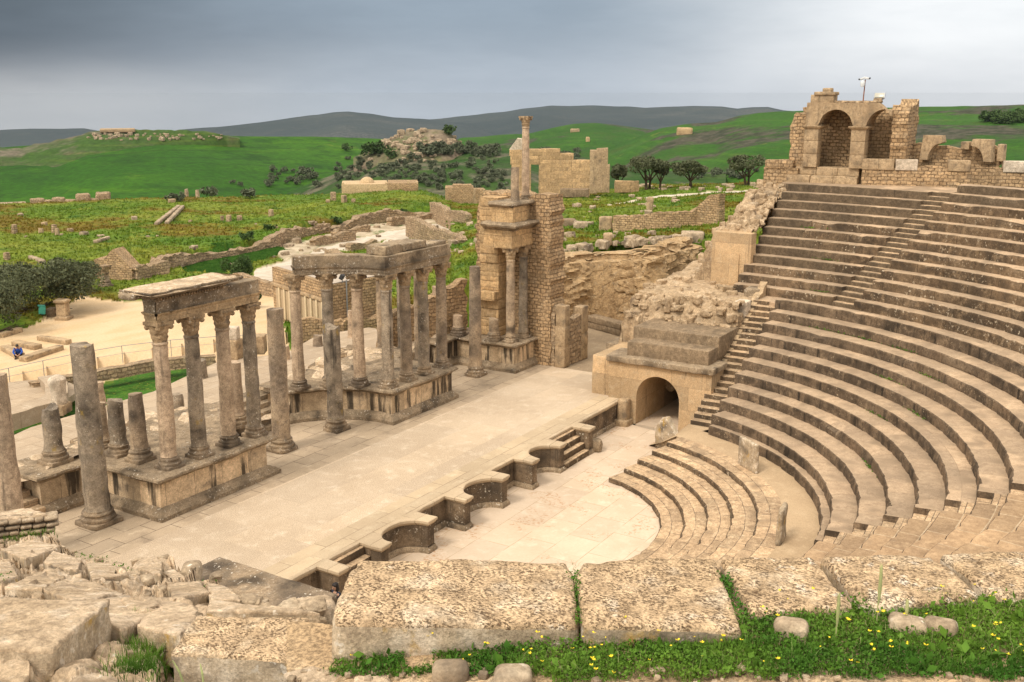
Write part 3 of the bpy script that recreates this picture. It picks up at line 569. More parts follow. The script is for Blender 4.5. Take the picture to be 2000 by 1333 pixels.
# ---- tower fragment of the stage building
tw=thing('stage_tower',(17,11,ZS),'tall ruined wall fragment of small stones carrying two storeys of columns','ruin')
def wall(mb,path,th,z0,top,seed=0,step=.3,rough=.05,mi=0,jag=.25,hs=.3,ends=True):
    """rubble wall along a polyline; top: height function of arc length 0..1"""
    p=resample(path,step); pp=np.array(p); u=np.concatenate([[0],np.cumsum(np.linalg.norm(np.diff(pp,axis=0),axis=1))]); O=offset(p,1); n=len(p)
    zt=np.array([top(k/u[-1]) for k in u]); jg=np.array([n1(x*2.3+seed*5.1,seed)*.6+n1(math.floor(x*2.6)*3.7+seed,seed+1)*.6 for x in u])*jag; zt=np.maximum(zt+jg,z0+.1)
    m=max(3,int((zt.max()-z0)/hs)+1); rows=[]; uvs=[]
    for side in (0,1):
        ks=range(m+1) if side==0 else range(m,-1,-1)
        for k in ks:
            f=k/m; z=z0+(zt-z0)*f; o=O*(th/2 if side==0 else -th/2)
            rows.append(np.stack([pp[:,0]+o[:,0],pp[:,1]+o[:,1],z],1)); uvs.append(np.stack([u+side*3.3,z],1))
    G=np.array(rows); UV=np.array(uvs)
    for k in range(2*m+2): 
        if k in (m,m+1): UV[k][:,1]+= (.0 if k==m else th)
    Q=G.reshape(-1,3); G=(Q+rough*np.stack([fbm(Q,2.6,3,seed+k) for k in range(3)],1)).reshape(G.shape)
    if ends:
        for c,sg in ((0,-1),(n-1,1)):     # ragged ends
            d=(pp[1]-pp[0]) if c==0 else (pp[-1]-pp[-2]); d=d/np.linalg.norm(d)
            for k in range(2*m+2):
                kk=k if k<=m else 2*m+1-k; j=.22*n1(kk*1.9+seed*2.2,seed+6)*jag/.25; G[k,c,:2]+=sg*d*j
    mb.grid(G,mi,UV)
    for c in (0,n-1):
        for k in range(m):
            a=[G[k,c],G[k+1,c],G[2*m-k,c],G[2*m+1-k,c]]; zz=[float(q[2]) for q in a]
            mb.add([tuple(q) for q in a],[(0,1,2,3) if c==n-1 else (3,2,1,0)],mi,[(0,zz[0]),(0,zz[1]),(th,zz[2]),(th,zz[3])])
    return mb
b=MB(); wall(b,[(18.1,13.0),(18.1,8.05)],1.5,ZS,lambda f:10.72-(1.2*max(0,.12-f)/.12),1,.2,.09,jag=.3); build('rubble_wall',b,m_mas,tw)
b=MB()
for k in range(15): 
    z=2.8+.52*k; wd=1.12+.14*n1(k*2.7,3)+(.45 if k in (4,) else 0); b.rock((17.33-wd/2,11.35+.05*n1(k*1.3),z+.26),(wd,1.2,.515),0,.035,.02,.4,k+2)
build('ashlar_pier',b,m_block if False else m_ash,tw)
b=MB(); b.box(15.1,17.32,9.15,11.,8.03,8.4); b.box(15.16,17.32,9.2,11.,8.4,8.98); b.rough(.01); build('beam',b,m_ash,tw)
b=MB(); sweep(b,[(15.2,11.0),(15.2,9.15),(17.8,9.15),(17.8,10.)],[(-.02,8.96),(.06,9.02),(.22,9.14),(.36,9.2),(.4,9.3),(.3,9.42)],0,.22,.06,81,cap=[(17.8,11.),(15.2,11.)]); build('cornice',b,m_mould,tw)
b=MB(); b.box(15.3,16.7,9.2,10.6,9.42,10.25); b.box(16.7,17.9,9.4,10.6,9.42,10.25); b.rough(.012); build('pedestal',b,m_ash,tw)
b=MB(); sweep(b,[(15.25,10.7),(15.25,9.2),(18.0,9.2),(18.0,10.)],[(-.02,10.2),(.06,10.26),(.14,10.34),(.12,10.42),(.05,10.48)],0,.22,.05,82,cap=[(18.0,10.8),(15.25,10.8)]); build('cap_moulding',b,m_mould,tw)
column('short plain column stub on the upper storey of the tower',16.37,9.75,10.46,12.25,.235,False,seed=61,ragged=.05,plinth=False)
column('slender column with a carved capital rising above everything else on the tower',17.48,9.75,10.46,14.95,.215,seed=62,bs=.7)
dw=thing('door_pier',(18.5,7.4,ZS),'rubble wall end with two squared stone door posts beside the stage passage','ruin')
b=MB()
for k in range(3): b.rock((17.62,7.4,ZS+.6+1.17*k),(.62-.04*k,.62,1.17),0,.03,.02,.3,k+31)
build('door_post',b,m_block,dw)
b=MB()
for k in range(2): b.rock((19.75,7.4,ZS+.8+1.55*k),(.75,.6,1.55),0,.05,.03,.3,k+41,chip=.2)
build('door_post',b,m_block,dw)
b=MB(); wall(b,[(17.9,7.42),(19.4,7.42)],.5,ZS,lambda f:4.0-.25*math.sin(f*3),5,.2,.06); wall(b,[(17.95,8.2),(17.95,7.75)],1.0,ZS,lambda f:4.6,6,.2,.06); build('rubble_wall',b,m_rub,dw)
b=MB(); wall(b,[(10.9,14.9),(13.4,14.4),(16.6,13.4)],.6,ZS,lambda f:4.7+1.9*max(0,(f-.3))**1.3,8,.3,.09,jag=.4); one('rubble_wall',b,m_mas,'rubble wall behind the short stumps, rising towards the tower','wall')
# passage: bedrock, bench, corner walls, plateau
b=MB(); q=[(24.,17.5),(26.4,13.2),(29.0,12.2),(30.6,10.6),(31.4,8.6),(33.5,7.8),(36,7.2)]
pth=resample(q,.11); O=offset(pth,1); pp=np.array(pth); m=48; G=[]; UV=[]
for k in range(m+1):
    f=k/m; zt=np.array([5.55+.3*n1(i*.31,4)+max(0,(x-30.5))*.16 for i,x in enumerate(pp[:,0])]); z=ZS-.1+(zt-ZS+.1)*f
    ba=.35*(1-f)**2+.25*math.sin(f*2.6)-.5*(f>.93); Q=np.stack([pp[:,0]-O[:,0]*ba*-1,pp[:,1]-O[:,1]*ba*-1,z],1); G.append(Q)
for e_,h_ in ((.3,.06),(.8,.1),(1.8,.05)): G.append(np.stack([pp[:,0]-O[:,0]*e_,pp[:,1]-O[:,1]*e_,zt+h_],1))
G=np.array(G); Q=G.reshape(-1,3); Qw=Q+.35*np.stack([fbm(Q,.9,3,k) for k in (51,52,53)],1); ed,ri=voro(Qw,(1.35,1.35,.95),5); ed2,ri2=voro(Qw,(.5,.5,.4),9); d=fbm(Q*np.array([1,1,1.3]),.5,4,5)*.5+ri[:,0]*.2+ri2[:,0]*.05+.42*np.exp(-(ed/.1)**2)+.12*np.exp(-(ed2/.12)**2)
G=(Q+np.stack([d*.8,-d*.9,fbm(Q,.9,3,14)*.15],1)).reshape(G.shape); b.grid(G); one('cliff',b,m_cliff,'ochre rock face with deep cracks behind the stage passage','rock',angle=22)
b=MB(); qa=P(1153,640,ZS);qb=P(1219,658,ZS); cx,cy=(qa[0]+qb[0])/2,(qa[1]+qb[1])/2; rz=math.atan2(qb[1]-qa[1],qb[0]-qa[0]); L=math.dist(qa[:2],qb[:2])
b.rock((cx+.2,cy+.1,ZS+.22),(L,.7,.45),rz,.08,.03,.3,3); b.rock((cx+.25,cy+.1,ZS+.62),(L*1.02,.85,.38),rz,.05,.03,.3,4,chip=.2); one('stone_bench',b,m_smooth,'long moulded stone beam lying at the foot of the ochre rock face','stone beam')
rw=thing('passage_corner',(17.5,4.2,ZS),'ruined corner wall with a dark lintel block between the stage and the tunnel roof','ruin')
b=MB(); b.rock((18.3,3.9,ZS+1.55),(2.3,1.1,.6),0,.04,.03,.3,6); build('lintel_block',b,m_mould,rw)
b=MB(); b.rock((17.35,3.9,ZS+.6),(.5,1.,1.3),0,.04,.03,.3,7); build('door_post',b,m_block,rw)
b=MB(); 
for k in range(4): b.rock((20.2,3.0,1.9+1.05*k),(.7,.9,1.05),0,.05,.03,.3,k+60,chip=.2)
build('ashlar_pier',b,m_block,rw)
b=MB(); b.rock((15.6,3.0,2.),(3.6,1.1,2.4),0,.06,.04,.4,61); build('side_wall',b,m_tun,rw)
b=MB(); wall(b,[(15.2,-2.66),(21.5,-2.66)],.36,1.6,lambda f: 1.05+4.61*(15.2+6.3*f-11.95)/8.45+.12,44,.25,.05,jag=.12); one('stair_side_wall',b,m_block,'rough kerb wall climbing between the rubble mass and the far stairs','wall')
b=MB(); b.rock((19.2,-2.35,5.25),(.75,.65,.95),0,.05,.03,.2,71); one('stone_block',b,m_marble,'small pale squared block standing beside the far stairs','stone block')
b=MB(); b.rock((18.2,-2.3,4.85),(.8,.7,.8),0,.08,.05,.2,72,chip=.3); one('stone_block',b,m_rub,'rough block under the pale one beside the far stairs','stone block')
b=MB(); b.rock((21.3,-2.2,5.7),(1.2,.8,.75),.1,.1,.06,.2,73,chip=.4); one('stone_block',b,m_mould,'dark rough block at the top of the far stairs','stone block')
# rubble core with plateau over the tunnel
b=MB(); nx,ny=150,104; G=np.zeros((nx,ny,3))
for i,x in enumerate(np.linspace(17.0,31.5,nx)):
    for j,y in enumerate(np.linspace(-2.55,7.5,ny)):
        edge=min(1,max(0,(x-17.75)/.55)); side=float(sstep(5.2+.12*(x-20),3.4+.1*(x-20),y)); z=(4.55+1.15*edge**.7)*1.0
        z=z
        side=float(sstep(4.7+.12*(x-20)+max(0,x-27.5)*.9,3.6+.1*(x-20),y)); G[i,j]=(max(x,17.3),y,ZS-.2+((z-ZS+.2)*side if i>1 else 0))
Q=G.reshape(-1,3); w_=1-.75*sstep(20.5,22.5,Q[:,0])*sstep(2.6,1.4,Q[:,1]-.1*(Q[:,0]-20)); w_=w_*(1-.6*sstep(18.8,19.6,Q[:,0])); Q[:,2]+=(fbm(Q*np.array([1,1,0]),1.1,4,3)*.3+np.abs(fbm(Q*np.array([1,1,0]),2.6,4,5))*.3-.1)*w_; Q[:,:2]+=np.stack([fbm(Q,2.2,4,31),fbm(Q,2.2,4,32)],1)*.26*w_[:,None]; ed,ri=voro(Q+.2*np.stack([fbm(Q,1.5,2,k) for k in (61,62,63)],1),(.55,.55,.4),15); Q[:,2]+=(ri[:,0]*.07-.1*np.exp(-(ed/.13)**2))*np.clip(w_*1.1,.12,1); Q[:,1]=np.maximum(Q[:,1],-2.58); b.grid(Q.reshape(G.shape)); one('rubble_core',b,m_core,'rough rubble mass with a flat earthy top above the tunnel roof','rubble')
# ================================================================ ARCHED CHAMBER above the seats
def XP(x,y,X): d=ray(x,y); t=(X-CAM[0])/d[0]; q=CAM+t*d; return (float(q[0]),float(q[1]),float(q[2]))
ch=thing('arched_chamber',(32,-3.3,10.93),'ruined chamber with two round arches above the seats, broken on its right','ruin')
for i,(x,y0,y1,z0,z1) in enumerate(((31.15,-4.75,-.55,10.85,11.36),(31.5,-4.75,-.95,11.36,11.84))):
    b=MB(); ye=np.linspace(y0,y1,4)
    for a,c in zip(ye[:-1],ye[1:]): b.rock((x+.6,(a+c)/2,(z0+z1)/2),(1.2,c-a-.012,z1-z0),0,.04,.02,.3,int(a*10)+80,chip=.15)
    build('step',b,m_block,ch)
for y in (-1.83,-4.58):
    b=MB()
    for k,(h0,h1) in enumerate(((11.84,12.62),(12.62,13.4),(13.4,14.1))): b.rock((31.75,y,(h0+h1)/2),(.8,.84,h1-h0-.008),0,.025,.015,.4,k+int(-y*7))
    build('pillar',b,m_block,ch)
    b=MB(); sweep(b,[(32.6,y+.42),(31.35,y+.42),(31.35,y-.42),(32.6,y-.42)][::-1] if False else [(32.8,y-.42),(31.35,y-.42),(31.35,y+.42),(32.8,y+.42)][::-1],[(0,14.08),(.06,14.13),(.14,14.2),(.16,14.27),(.0,14.28)],0,.3,.01,5,cap=[]); build('impost',b,m_block,ch)
# arcade face as a plate with two openings (X 31.4..32.05)
def arcade(X0,X1):
    ys=np.linspace(-6.35,-1.45,50); zt=[15.62+.03*n1(y*3,2)-1.0*max(0,(-5.55-y))**1.2 for y in ys]
    def zl(y):
        for c,r in ((-3.2,.97),(-6.0,1.0)):
            if abs(y-c)<r: return 14.28+math.sqrt(r*r-(y-c)**2)*.98
        return 14.28
    b=MB(); lo=[zl(y) for y in ys]; G=[]
    for f in (0,.5,1): G.append([(X0,y,l+(t-l)*f) for y,l,t in zip(ys,lo,zt)])
    G.append([(X1,y,t) for y,t in zip(ys,zt)]); G.append([(X1,y,l) for y,l in zip(ys,lo)]); G.append([(X0,y,l) for y,l in zip(ys,lo)])
    b.grid(G); b.add([G[0][0],G[2][0],G[3][0],G[4][0]],[(0,1,2,3)]); b.add([G[0][-1],G[2][-1],G[3][-1],G[4][-1]],[(3,2,1,0)]); b.rough(.018,2.); return b
build('arcade',arcade(31.4,32.1),m_block,ch,angle=30)
b=MB(); wall(b,[(32.0,-.45),(32.1,-1.5)],.7,11.3,lambda f:15.0-.5*(f<.1),21,.2,.05,jag=.15); wall(b,[(34.2,-.7),(32.3,-.75)],.7,11.3,lambda f:14.9,22,.25,.05); build('side_wall',b,m_mas,ch)
b=MB(); wall(b,[(34.0,-.5),(34.1,-4.2),(33.7,-7.3)],.6,11.3,lambda f:15.3+.1*math.sin(f*7),23,.28,.05,jag=.2); build('back_wall',b,m_mas,ch)
b=MB(); wall(b,[(33.4,-4.55),(32.3,-4.6)],.5,11.5,lambda f:15.2,24,.3,.03); build('dividing_wall',b,m_mas,ch)
b=MB(); wall(b,[(34.3,-6.75),(32.9,-6.8),(32.0,-6.75)],.95,11.3,lambda f:15.7-.35*f,25,.2,.1,jag=.35); build('side_wall',b,m_mas,ch)
b=MB(); G=[[(x,-3.2+1.0*math.cos(R_(a)),14.28+1.0*math.sin(R_(a))) for a in range(0,181,12)] for x in (32.1,33.0,33.9)]; b.grid(G,flip=True); build('vault',b,m_mas,ch,smooth=False)
b=MB(); G=[[(x,-6.0+1.0*math.cos(R_(a)),14.28+1.0*math.sin(R_(a))) for a in range(0,100,12)] for x in (32.1,32.6,33.2)]; b.grid(G,flip=True); build('vault',b,m_mas,ch,smooth=False)
b=MB(); b.rock((31.9,-2.3,15.83),(.9,1.35,.5),0,.04,.02,.3,3); b.rock((31.85,-2.45,16.15),(1.0,1.25,.2),0,.05,.03,.25,4,chip=.2); b.rock((31.9,-2.5,16.34),(.5,.55,.26),0,.06,.03,.2,6); build('roof_block',b,m_block,ch)
b=MB(); b.rock((32.2,-4.2,15.66),(1.2,2.6,.14),0,.05,.04,.25,9); b.rock((32.2,-5.35,15.72),(.8,.5,.3),.2,.08,.05,.2,10,chip=.3); build('roof_rubble',b,m_rub,ch)
# mast with cameras, floodlight
m_iron=simple('rusty iron',(.26,.1,.045),.7,.2,.3); m_white=simple('white housing',(.62,.64,.65),.4); m_black=simple('dark plastic',(.03,.03,.032),.5); m_alu=simple('grey metal',(.33,.34,.35),.45,.6); m_lamp=simple('floodlight glass',(.42,.4,.33),.25)
c=XP(1686,193,32.1); k=c[2]
t=thing('camera_mast',(32.1,c[1],15.65),'rust coloured mast with white security cameras on the chamber roof','camera mast')
b=MB(); b.tube((32.1,c[1],15.6),(32.1,c[1]-.04,16.95),.035,.03,8); build('pole',b,m_iron,t)
b=MB(); b.lathe([(.02,-.2),(.11,-.18),(.13,-.05),(.13,.1),(.08,.16),(.02,.17)],(31.95,c[1]+.06,16.72),12); build('dome_camera',b,m_white,t)
b=MB(); b.rock((32.08,c[1]-.12,17.02),(.14,.34,.12),.3,.02,0,.1,1,tilt=(.2,0)); b.rock((32.08,c[1]+.12,17.0),(.13,.3,.1),-.4,.02,0,.1,2,tilt=(-.3,0)); build('camera_head',b,m_white,t)
b=MB(); b.tube((32.02,c[1]-.28,17.0),(32.0,c[1]-.34,17.02),.05,.05,8); build('lens',b,m_black,t); b=MB(); b.tube((32.02,c[1]+.26,16.97),(32.0,c[1]+.32,16.93),.05,.05,8); build('lens',b,m_black,t)
c=XP(1718,190,32.2); t=thing('floodlight',(32.2,c[1],15.85),'square floodlight tilted on the rubble at the right of the chamber roof','floodlight')
b=MB(); b.rock((32.2,c[1],16.02),(.1,.62,.36),0,.02,0,.2,1,tilt=(0,.5)); V=b.V(); b.setV(V); build('housing',b,m_alu,t)
b=MB(); b.rock((32.13,c[1],16.04),(.04,.52,.28),0,.01,0,.2,1,tilt=(0,.5)); build('glass',b,m_lamp,t)
b=MB(); b.tube((32.25,c[1]-.2,15.8),(32.25,c[1]-.2,16.),.025,.025,6); build('bracket',b,m_alu,t); b=MB(); b.tube((32.25,c[1]+.2,15.8),(32.25,c[1]+.2,16.),.025,.025,6); build('bracket',b,m_alu,t)
# terrace wall under the chamber and along the top of the seats
b=MB(); wall(b,[(34.5,.62),(31.55,.62)],.6,7.,lambda f:12.05,31,.3,.05,jag=.05); wall(b,[(31.4,.9),(31.4,-1.2)],.5,8.,lambda f:11.75,32,.3,.04,jag=.05)
for k,y in enumerate((.4,-.45)): b.rock((31.45,y,11.95),(.7,.85,.5),0,.04,.02,.3,k+3)
one('terrace_wall',b,m_mas,'block-topped masonry corner below the left side of the arched chamber','wall')
tp=[(31.55,-4.9),(33.0,-10.4),(34.6,-16.5),(35.2,-24)]
b=MB(); wall(b,tp,.7,10.5,lambda f:12.0+.1*math.sin(f*40),33,.35,.045,jag=.08); one('terrace_wall',b,m_mas,'long low masonry wall with spaced squared blocks behind the top row of seats','wall')
tb=resample(tp,.05); gl='squared blocks along the top of the terrace wall'
for k,(f0,l,m_,lab) in enumerate(((.0,.9,m_block,'first squared block on the terrace wall, next to the chamber pillar'),(.95,.85,m_block,'squared block with a small hole on the terrace wall'),(1.9,1.2,m_marble,'palest squared block on the terrace wall, under the tilted arch stone'),(4.65,1.2,m_block,'pale squared block on the terrace wall between the two rounded arch stones'),(7.6,1.4,m_marble,'large pale squared block on the terrace wall under the right arch stone'))):
    i=int(f0/.05); p0=tb[i]; p1=tb[min(len(tb)-1,i+int(l/.05))]; c=((p0[0]+p1[0])/2-.05,(p0[1]+p1[1])/2); b=MB(); b.rock((c[0],c[1],12.12),(l,.75,.62),math.atan2(p1[1]-p0[1],p1[0]-p0[0]),.035,.02,.3,k+90); one('squared_block',b,m_,lab,'stone block',gl)
def voussoir(b,c,sz,rz,roll,seed):       # arch springer: block with a concave quarter cut
    hx,hy,hz=sz[0]/2,sz[1]/2,sz[2]/2; n=8; pts=[(-hy,-hz),(-hy*.25,-hz)]+[(-hy*.25+ (hy*1.05)*(1-math.cos(a)),-hz+ (hz*1.35)*math.sin(a)) for a in np.linspace(.15,PI/2,n)]+[(hy,hz*.45),(hy*.85,hz),(-hy*.8,hz)]
    if roll: pts=[(p[0]*math.cos(roll)-p[1]*math.sin(roll),p[0]*math.sin(roll)+p[1]*math.cos(roll)) for p in pts]
    m=len(pts); V=[(c[0]+x*math.cos(rz)-y*math.sin(rz),c[1]+x*math.sin(rz)+y*math.cos(rz),c[2]+z) for x in (-hx,hx) for y,z in pts]
    b.add(V,[list(range(m)),list(range(m,2*m))[::-1]]+[(i,m+i,m+(i+1)%m,(i+1)%m) for i in range(m)]); b.rough(.02,3.,seed)
X=33.3
for (xa,xb,yt,ybm,roll,lab,sd) in ((1745,1797,276,318,-.85,'tilted fallen arch stone leaning against the broken chamber wall',1),(1798,1847,268,315,0,'upright concave arch stone, tallest on the terrace wall',2),(1895,1945,276,318,0,'wide upright arch stone near the right end of the terrace wall',3)):
    a=XP(xa,ybm,X);c=XP(xb,yt,X); b=MB(); wdt=abs(c[1]-a[1]); ht=c[2]-a[2]
    voussoir(b,(X,(a[1]+c[1])/2,12.38+ht/2),(.6,-wdt if sd!=3 else wdt,ht),-.2,roll,sd); one('arch_stone',b,m_block,lab,'arch stone')
for (xa,xb,yt,ybm,lab,mt) in ((1878,1897,277,292,'small squared block standing on rubble between the arch stones',m_block),(1948,1965,282,315,'narrow upright block at the far right of the terrace wall',m_block)):
    a=XP(xa,ybm,X+.3);c=XP(xb,yt,X+.3); b=MB(); b.rock((X+.3,(a[1]+c[1])/2,(a[2]+c[2])/2),(.5,abs(a[1]-c[1]),c[2]-a[2]),-.2,.05,.02,.2,int(xa)); one('squared_block',b,mt,lab,'stone block')
b=MB(); a=XP(1800,318,X+.6); c=XP(1895,318,X+.6); wall(b,[(X+.5,a[1]+1.2),(X+.7,(a[1]+c[1])/2),(X+.9,c[1]-1.6)],.6,11.5,lambda f:13.15+.15*math.sin(f*9),41,.25,.06,jag=.25); one('rubble_wall',b,m_mas,'low broken masonry behind the fallen arch stones','wall')
# ashlar panel and ruined side wall left of the upper seats
sw=thing('side_ruin',(24,1,6),'ruined flank of the upper seats with a block panel under rubble','ruin')
pa=XP(1392,458,23.4); pb=XP(1482,458,23.4)
b=MB(); b.box(23.4,24.2,-1.2,pa[1],5.5,XP(1440,456,23.4)[2]); b.box(23.33,23.4,-.55,.35,5.5,XP(1440,497,23.4)[2]); b.rough(.02); build('block_panel',b,m_tun,sw)
b=MB(); nx,ny=150,70; G=np.zeros((nx,ny,3))
ztop=XP(1440,456,23.4)[2]
for i,x in enumerate(np.linspace(24.0,32.5,nx)):
    for j,y in enumerate(np.linspace(-1.0,pa[1]+2.2,ny)):
        f=(x-24.)/8.5; s=float(sstep(pa[1]+1.5,pa[1]-.1,y)); z=5.6+(ztop-5.6+2.6*f)*s
        if i==0: z=5.4
        G[i,j]=(x,y,z)
Q=G.reshape(-1,3); d=fbm(Q*np.array([1,1,0]),1.,4,13)*.4+np.abs(fbm(Q*np.array([1,1,0]),2.4,4,5))*.3-.1+np.round(fbm(Q*np.array([1,1,0]),.6,2,3)*3)/3*.35; ok=Q[:,0]>24.1; Q[ok,2]+=d[ok]; Q[:,:2]+=np.stack([fbm(Q,2.2,3,31),fbm(Q,2.2,3,32)],1)*.2; ed,ri=voro(Q+.2*np.stack([fbm(Q,1.5,2,k) for k in (61,62,63)],1),(.6,.6,.45),25); Q[:,2]+=np.where(Q[:,0]>24.1,ri[:,0]*.08-.12*np.exp(-(ed/.13)**2),0); Q[:,1]=np.maximum(Q[:,1],-.93-.06); b.grid(Q.reshape(G.shape)); build('rubble_heap',b,m_core,sw)
for (x,y,z,s) in ((25.5,.6,8.3,.8),(26.5,-.3,9.,.9),(28.2,.4,9.6,.8),(29.8,-.2,10.1,1.),(30.5,.5,10.2,.9)): b.rock((x,y,z),(s,s*.8,s*.7),x,.15,.08,.2,int(x*10),chip=.4) if False else one('fallen_block',MB().rock((x,y,z),(s,s*.8,s*.7),x,.15,.08,.2,int(x*10),chip=.4),m_rock,'fallen block on the rubble beside the upper seats','stone block','fallen blocks beside the upper seats')
# ================================================================ LAND
def inpoly(x,y,poly):
    poly=np.array(poly); r=np.zeros(len(x),bool); j=len(poly)-1
    for i in range(len(poly)):
        xi,yi=poly[i];xj,yj=poly[j]; c=((yi>y)!=(yj>y))&(x<(xj-xi)*(y-yi)/(yj-yi+1e-12)+xi); r^=c; j=i
    return r
def G0(pts,z=0): return [P(x,y,z)[:2] for x,y in pts]
def interp(x,pts): return np.interp(x,[p[0] for p in pts],[p[1] for p in pts])
AZ0=lambda x: math.atan2(ray(x,330)[1],ray(x,330)[0])
def layer(name,ridge,Rr,Rf,drop,mat,xs,nr=60,noise=(.0,.01),seed=0,back=1.35,bulge=.5,kind='structure',front=None,attr=None,lump=None):
    """hill flank: ridge(x)->image height of crest at range Rr(x); falls to range Rf(x), 'drop' metres lower, and away behind"""
    G=[]
    for x in xs:
        rr=interp(x,Rr) if not isinstance(Rr,(int,float)) else Rr; rf=interp(x,Rf) if not isinstance(Rf,(int,float)) else Rf
        top=PR(x,float(interp(x,ridge)),rr); zf=top[2]-(interp(x,drop) if not isinstance(drop,(int,float)) else drop); ux,uy=(top[0]-CAM[0])/rr,(top[1]-CAM[1])/rr; row=[]
        for f in np.linspace(0,1,nr):
            r=rf+(rr-rf)*f; s=(1-bulge)*f+bulge*(1-(1-f)**2) if bulge>=0 else f**(1-bulge); row.append((CAM[0]+ux*r,CAM[1]+uy*r,zf+(top[2]-zf)*s))
        for f in np.linspace(.08,1,10):
            r=rr+(rr*back-rr)*f; row.append((CAM[0]+ux*r,CAM[1]+uy*r,top[2]-(abs(top[2]-zf)*.9+rr*.03)*f**1.6))
        G.append(row)
    G=np.array(G); Q=G.reshape(-1,3); Q[:,2]+=fbm(Q*np.array([1,1,0]),noise[1],4,seed)*noise[0]
    if lump: Q[:,2]+=np.abs(fbm(Q*np.array([1,1,0]),lump[1],4,seed+3))*lump[0]
    b=MB(); b.grid(Q.reshape(G.shape)); return struct(name,b,mat) if kind=='structure' else b
# materials of the land
def grass_nodes(t,g1,g2,g3,sc=.05):
    col=t.mix(t.ramp(t.noise(sc,detail=7,rough=.62),.36,.64),g1,g2); return t.mix(t.ramp(t.noise(sc*5,detail=6,rough=.65),.5,.7),col,g3)
def m_field(name,g1,g2,g3,yellow=None,rows=None,scrub=None,sa=(.55,.66),ssc=.012,sc=.008,soil=None):
    t=NT(name); v=t.map(t.pos,(1,1,0.3)); col=t.mix(t.ramp(t.noise(sc,v,7,.6),.38,.62),g1,g2); col=t.mix(t.ramp(t.noise(sc*6,v,6,.65),.48,.72),col,g3)
    if rows:
        a=R_(rows[0]); d=t.n('ShaderNodeVectorMath',operation='DOT_PRODUCT'); w=t.n('ShaderNodeVectorMath',operation='MULTIPLY_ADD'); t.inp(w,0,t.noise(.006,v,3,color=True)); t.inp(w,1,(60,60,0)); t.inp(w,2,t.pos)
        t.inp(d,0,w.outputs[0]); t.inp(d,1,(math.cos(a),math.sin(a),0)); sn=t.math('SINE',t.math('MULTIPLY',d.outputs['Value'],rows[1])); col=t.mix(t.math('MULTIPLY',t.ramp(sn,.55,1.),t.ramp(t.noise(.01,v,4),.4,.6,0.,.45)),col,rows[2])
    zc=t.n('ShaderNodeSeparateXYZ'); t.t.links.new(t.pos,zc.inputs[0]); cw=t.math('ADD',t.math('MULTIPLY',zc.outputs[2],1.9),t.math('MULTIPLY',t.noise(.006,v,4),26.)); col=t.mix(t.math('MULTIPLY',t.ramp(t.math('SINE',cw),.2,1.),t.ramp(t.noise(.013,v,4),.42,.62,0.,.6)),col,t.mix(1.,col,(1.7,1.35,1.2),'MULTIPLY'))
    if yellow: col=t.mix(t.math('MULTIPLY',t.ramp(t.noise(sc*3.2,t.map(v,(1,1,1)),8,.7),*yellow[1]),.75),col,yellow[0])
    if soil: col=t.mix(t.math('MULTIPLY',t.ramp(t.noise(sc*1.7,v,8,.7),*soil[1]),.8),col,soil[0])
    if scrub:
        sb=t.mix(t.ramp(t.noise(.12,v,6,.75),.4,.62),scrub[0],scrub[1]); col=t.mix(t.ramp(t.noise(ssc,v,7,.62),*sa),col,sb)
    col=t.mix(1.,col,t.mix(t.ramp(t.noise(.35,v,8,.7),.3,.7),(.72,)*3,(1.25,)*3),'MULTIPLY')
    return t.out(col,t.noise(.5,v,6,.7),.35,.5)
GR1=(.019,.074,.002);GR2=(.033,.102,.003);GR3=(.012,.05,.002)
mf1=m_field('green wheat field',GR1,GR2,GR3,rows=(70,.4,(.012,.04,.004)),yellow=((.12,.15,.02),(.62,.72)))
mf2=m_field('green hill pasture',(.018,.068,.002),(.028,.090,.004),(.036,.072,.008),scrub=((.026,.032,.014),(.075,.066,.045)),sa=(.52,.58),ssc=.009,yellow=((.15,.17,.03),(.64,.72)))
mf3=m_field('scrubby valley side',(.018,.055,.005),(.028,.065,.008),(.035,.055,.018),scrub=((.045,.055,.025),(.12,.11,.07)),sa=(.5,.6),ssc=.03)
mf4=m_field('rocky knoll ground',(.10,.10,.045),(.16,.14,.085),(.07,.085,.03),scrub=((.26,.2,.14),(.12,.09,.06)),sa=(.47,.58),ssc=.06)
mf5=m_field('haze-tinted mountain scrub',(.028,.042,.046),(.038,.052,.054),(.046,.058,.058),scrub=((.085,.09,.085),(.024,.036,.038)),sa=(.53,.64),ssc=.002,sc=.001)  # blue of the distant haze is put into the scrub colours
mf6=m_field('stony ridge pasture',(.035,.075,.012),(.05,.085,.02),(.085,.085,.045),scrub=((.15,.125,.09),(.055,.062,.03)),sa=(.5,.6),ssc=.02)
xs=np.arange(-500,2520,10.)
# far mountains
layer('mountains',[(-500,262),(-100,254),(0,251),(60,249),(120,250),(165,248),(190,252),(230,262),(330,285),(600,300),(2500,300)],4100,2600,100,mf5,np.arange(-500,700,8.),30,(18,.0016),3)
layer('mountains',[(-500,330),(300,300),(350,252),(420,247),(480,240),(540,232),(580,228),(620,224),(650,219),(680,217),(700,219),(730,222),(770,228),(820,231),(900,240),(1000,262),(1100,280),(2500,300)],3300,2000,85,mf5,np.arange(200,1200,6.),36,(11,.003),5)
layer('mountains',[(600,300),(760,245),(830,229),(880,226),(940,220),(985,216),(1020,210),(1050,208),(1075,206),(1110,209),(1150,211),(1200,213),(1260,215),(1300,212),(1360,210),(1410,210),(1440,214),(1470,211),(1500,210),(1530,217),(1600,224),(1800,228),(2600,232)],4000,2600,100,mf5,np.arange(600,2520,6.),36,(14,.0022),8)
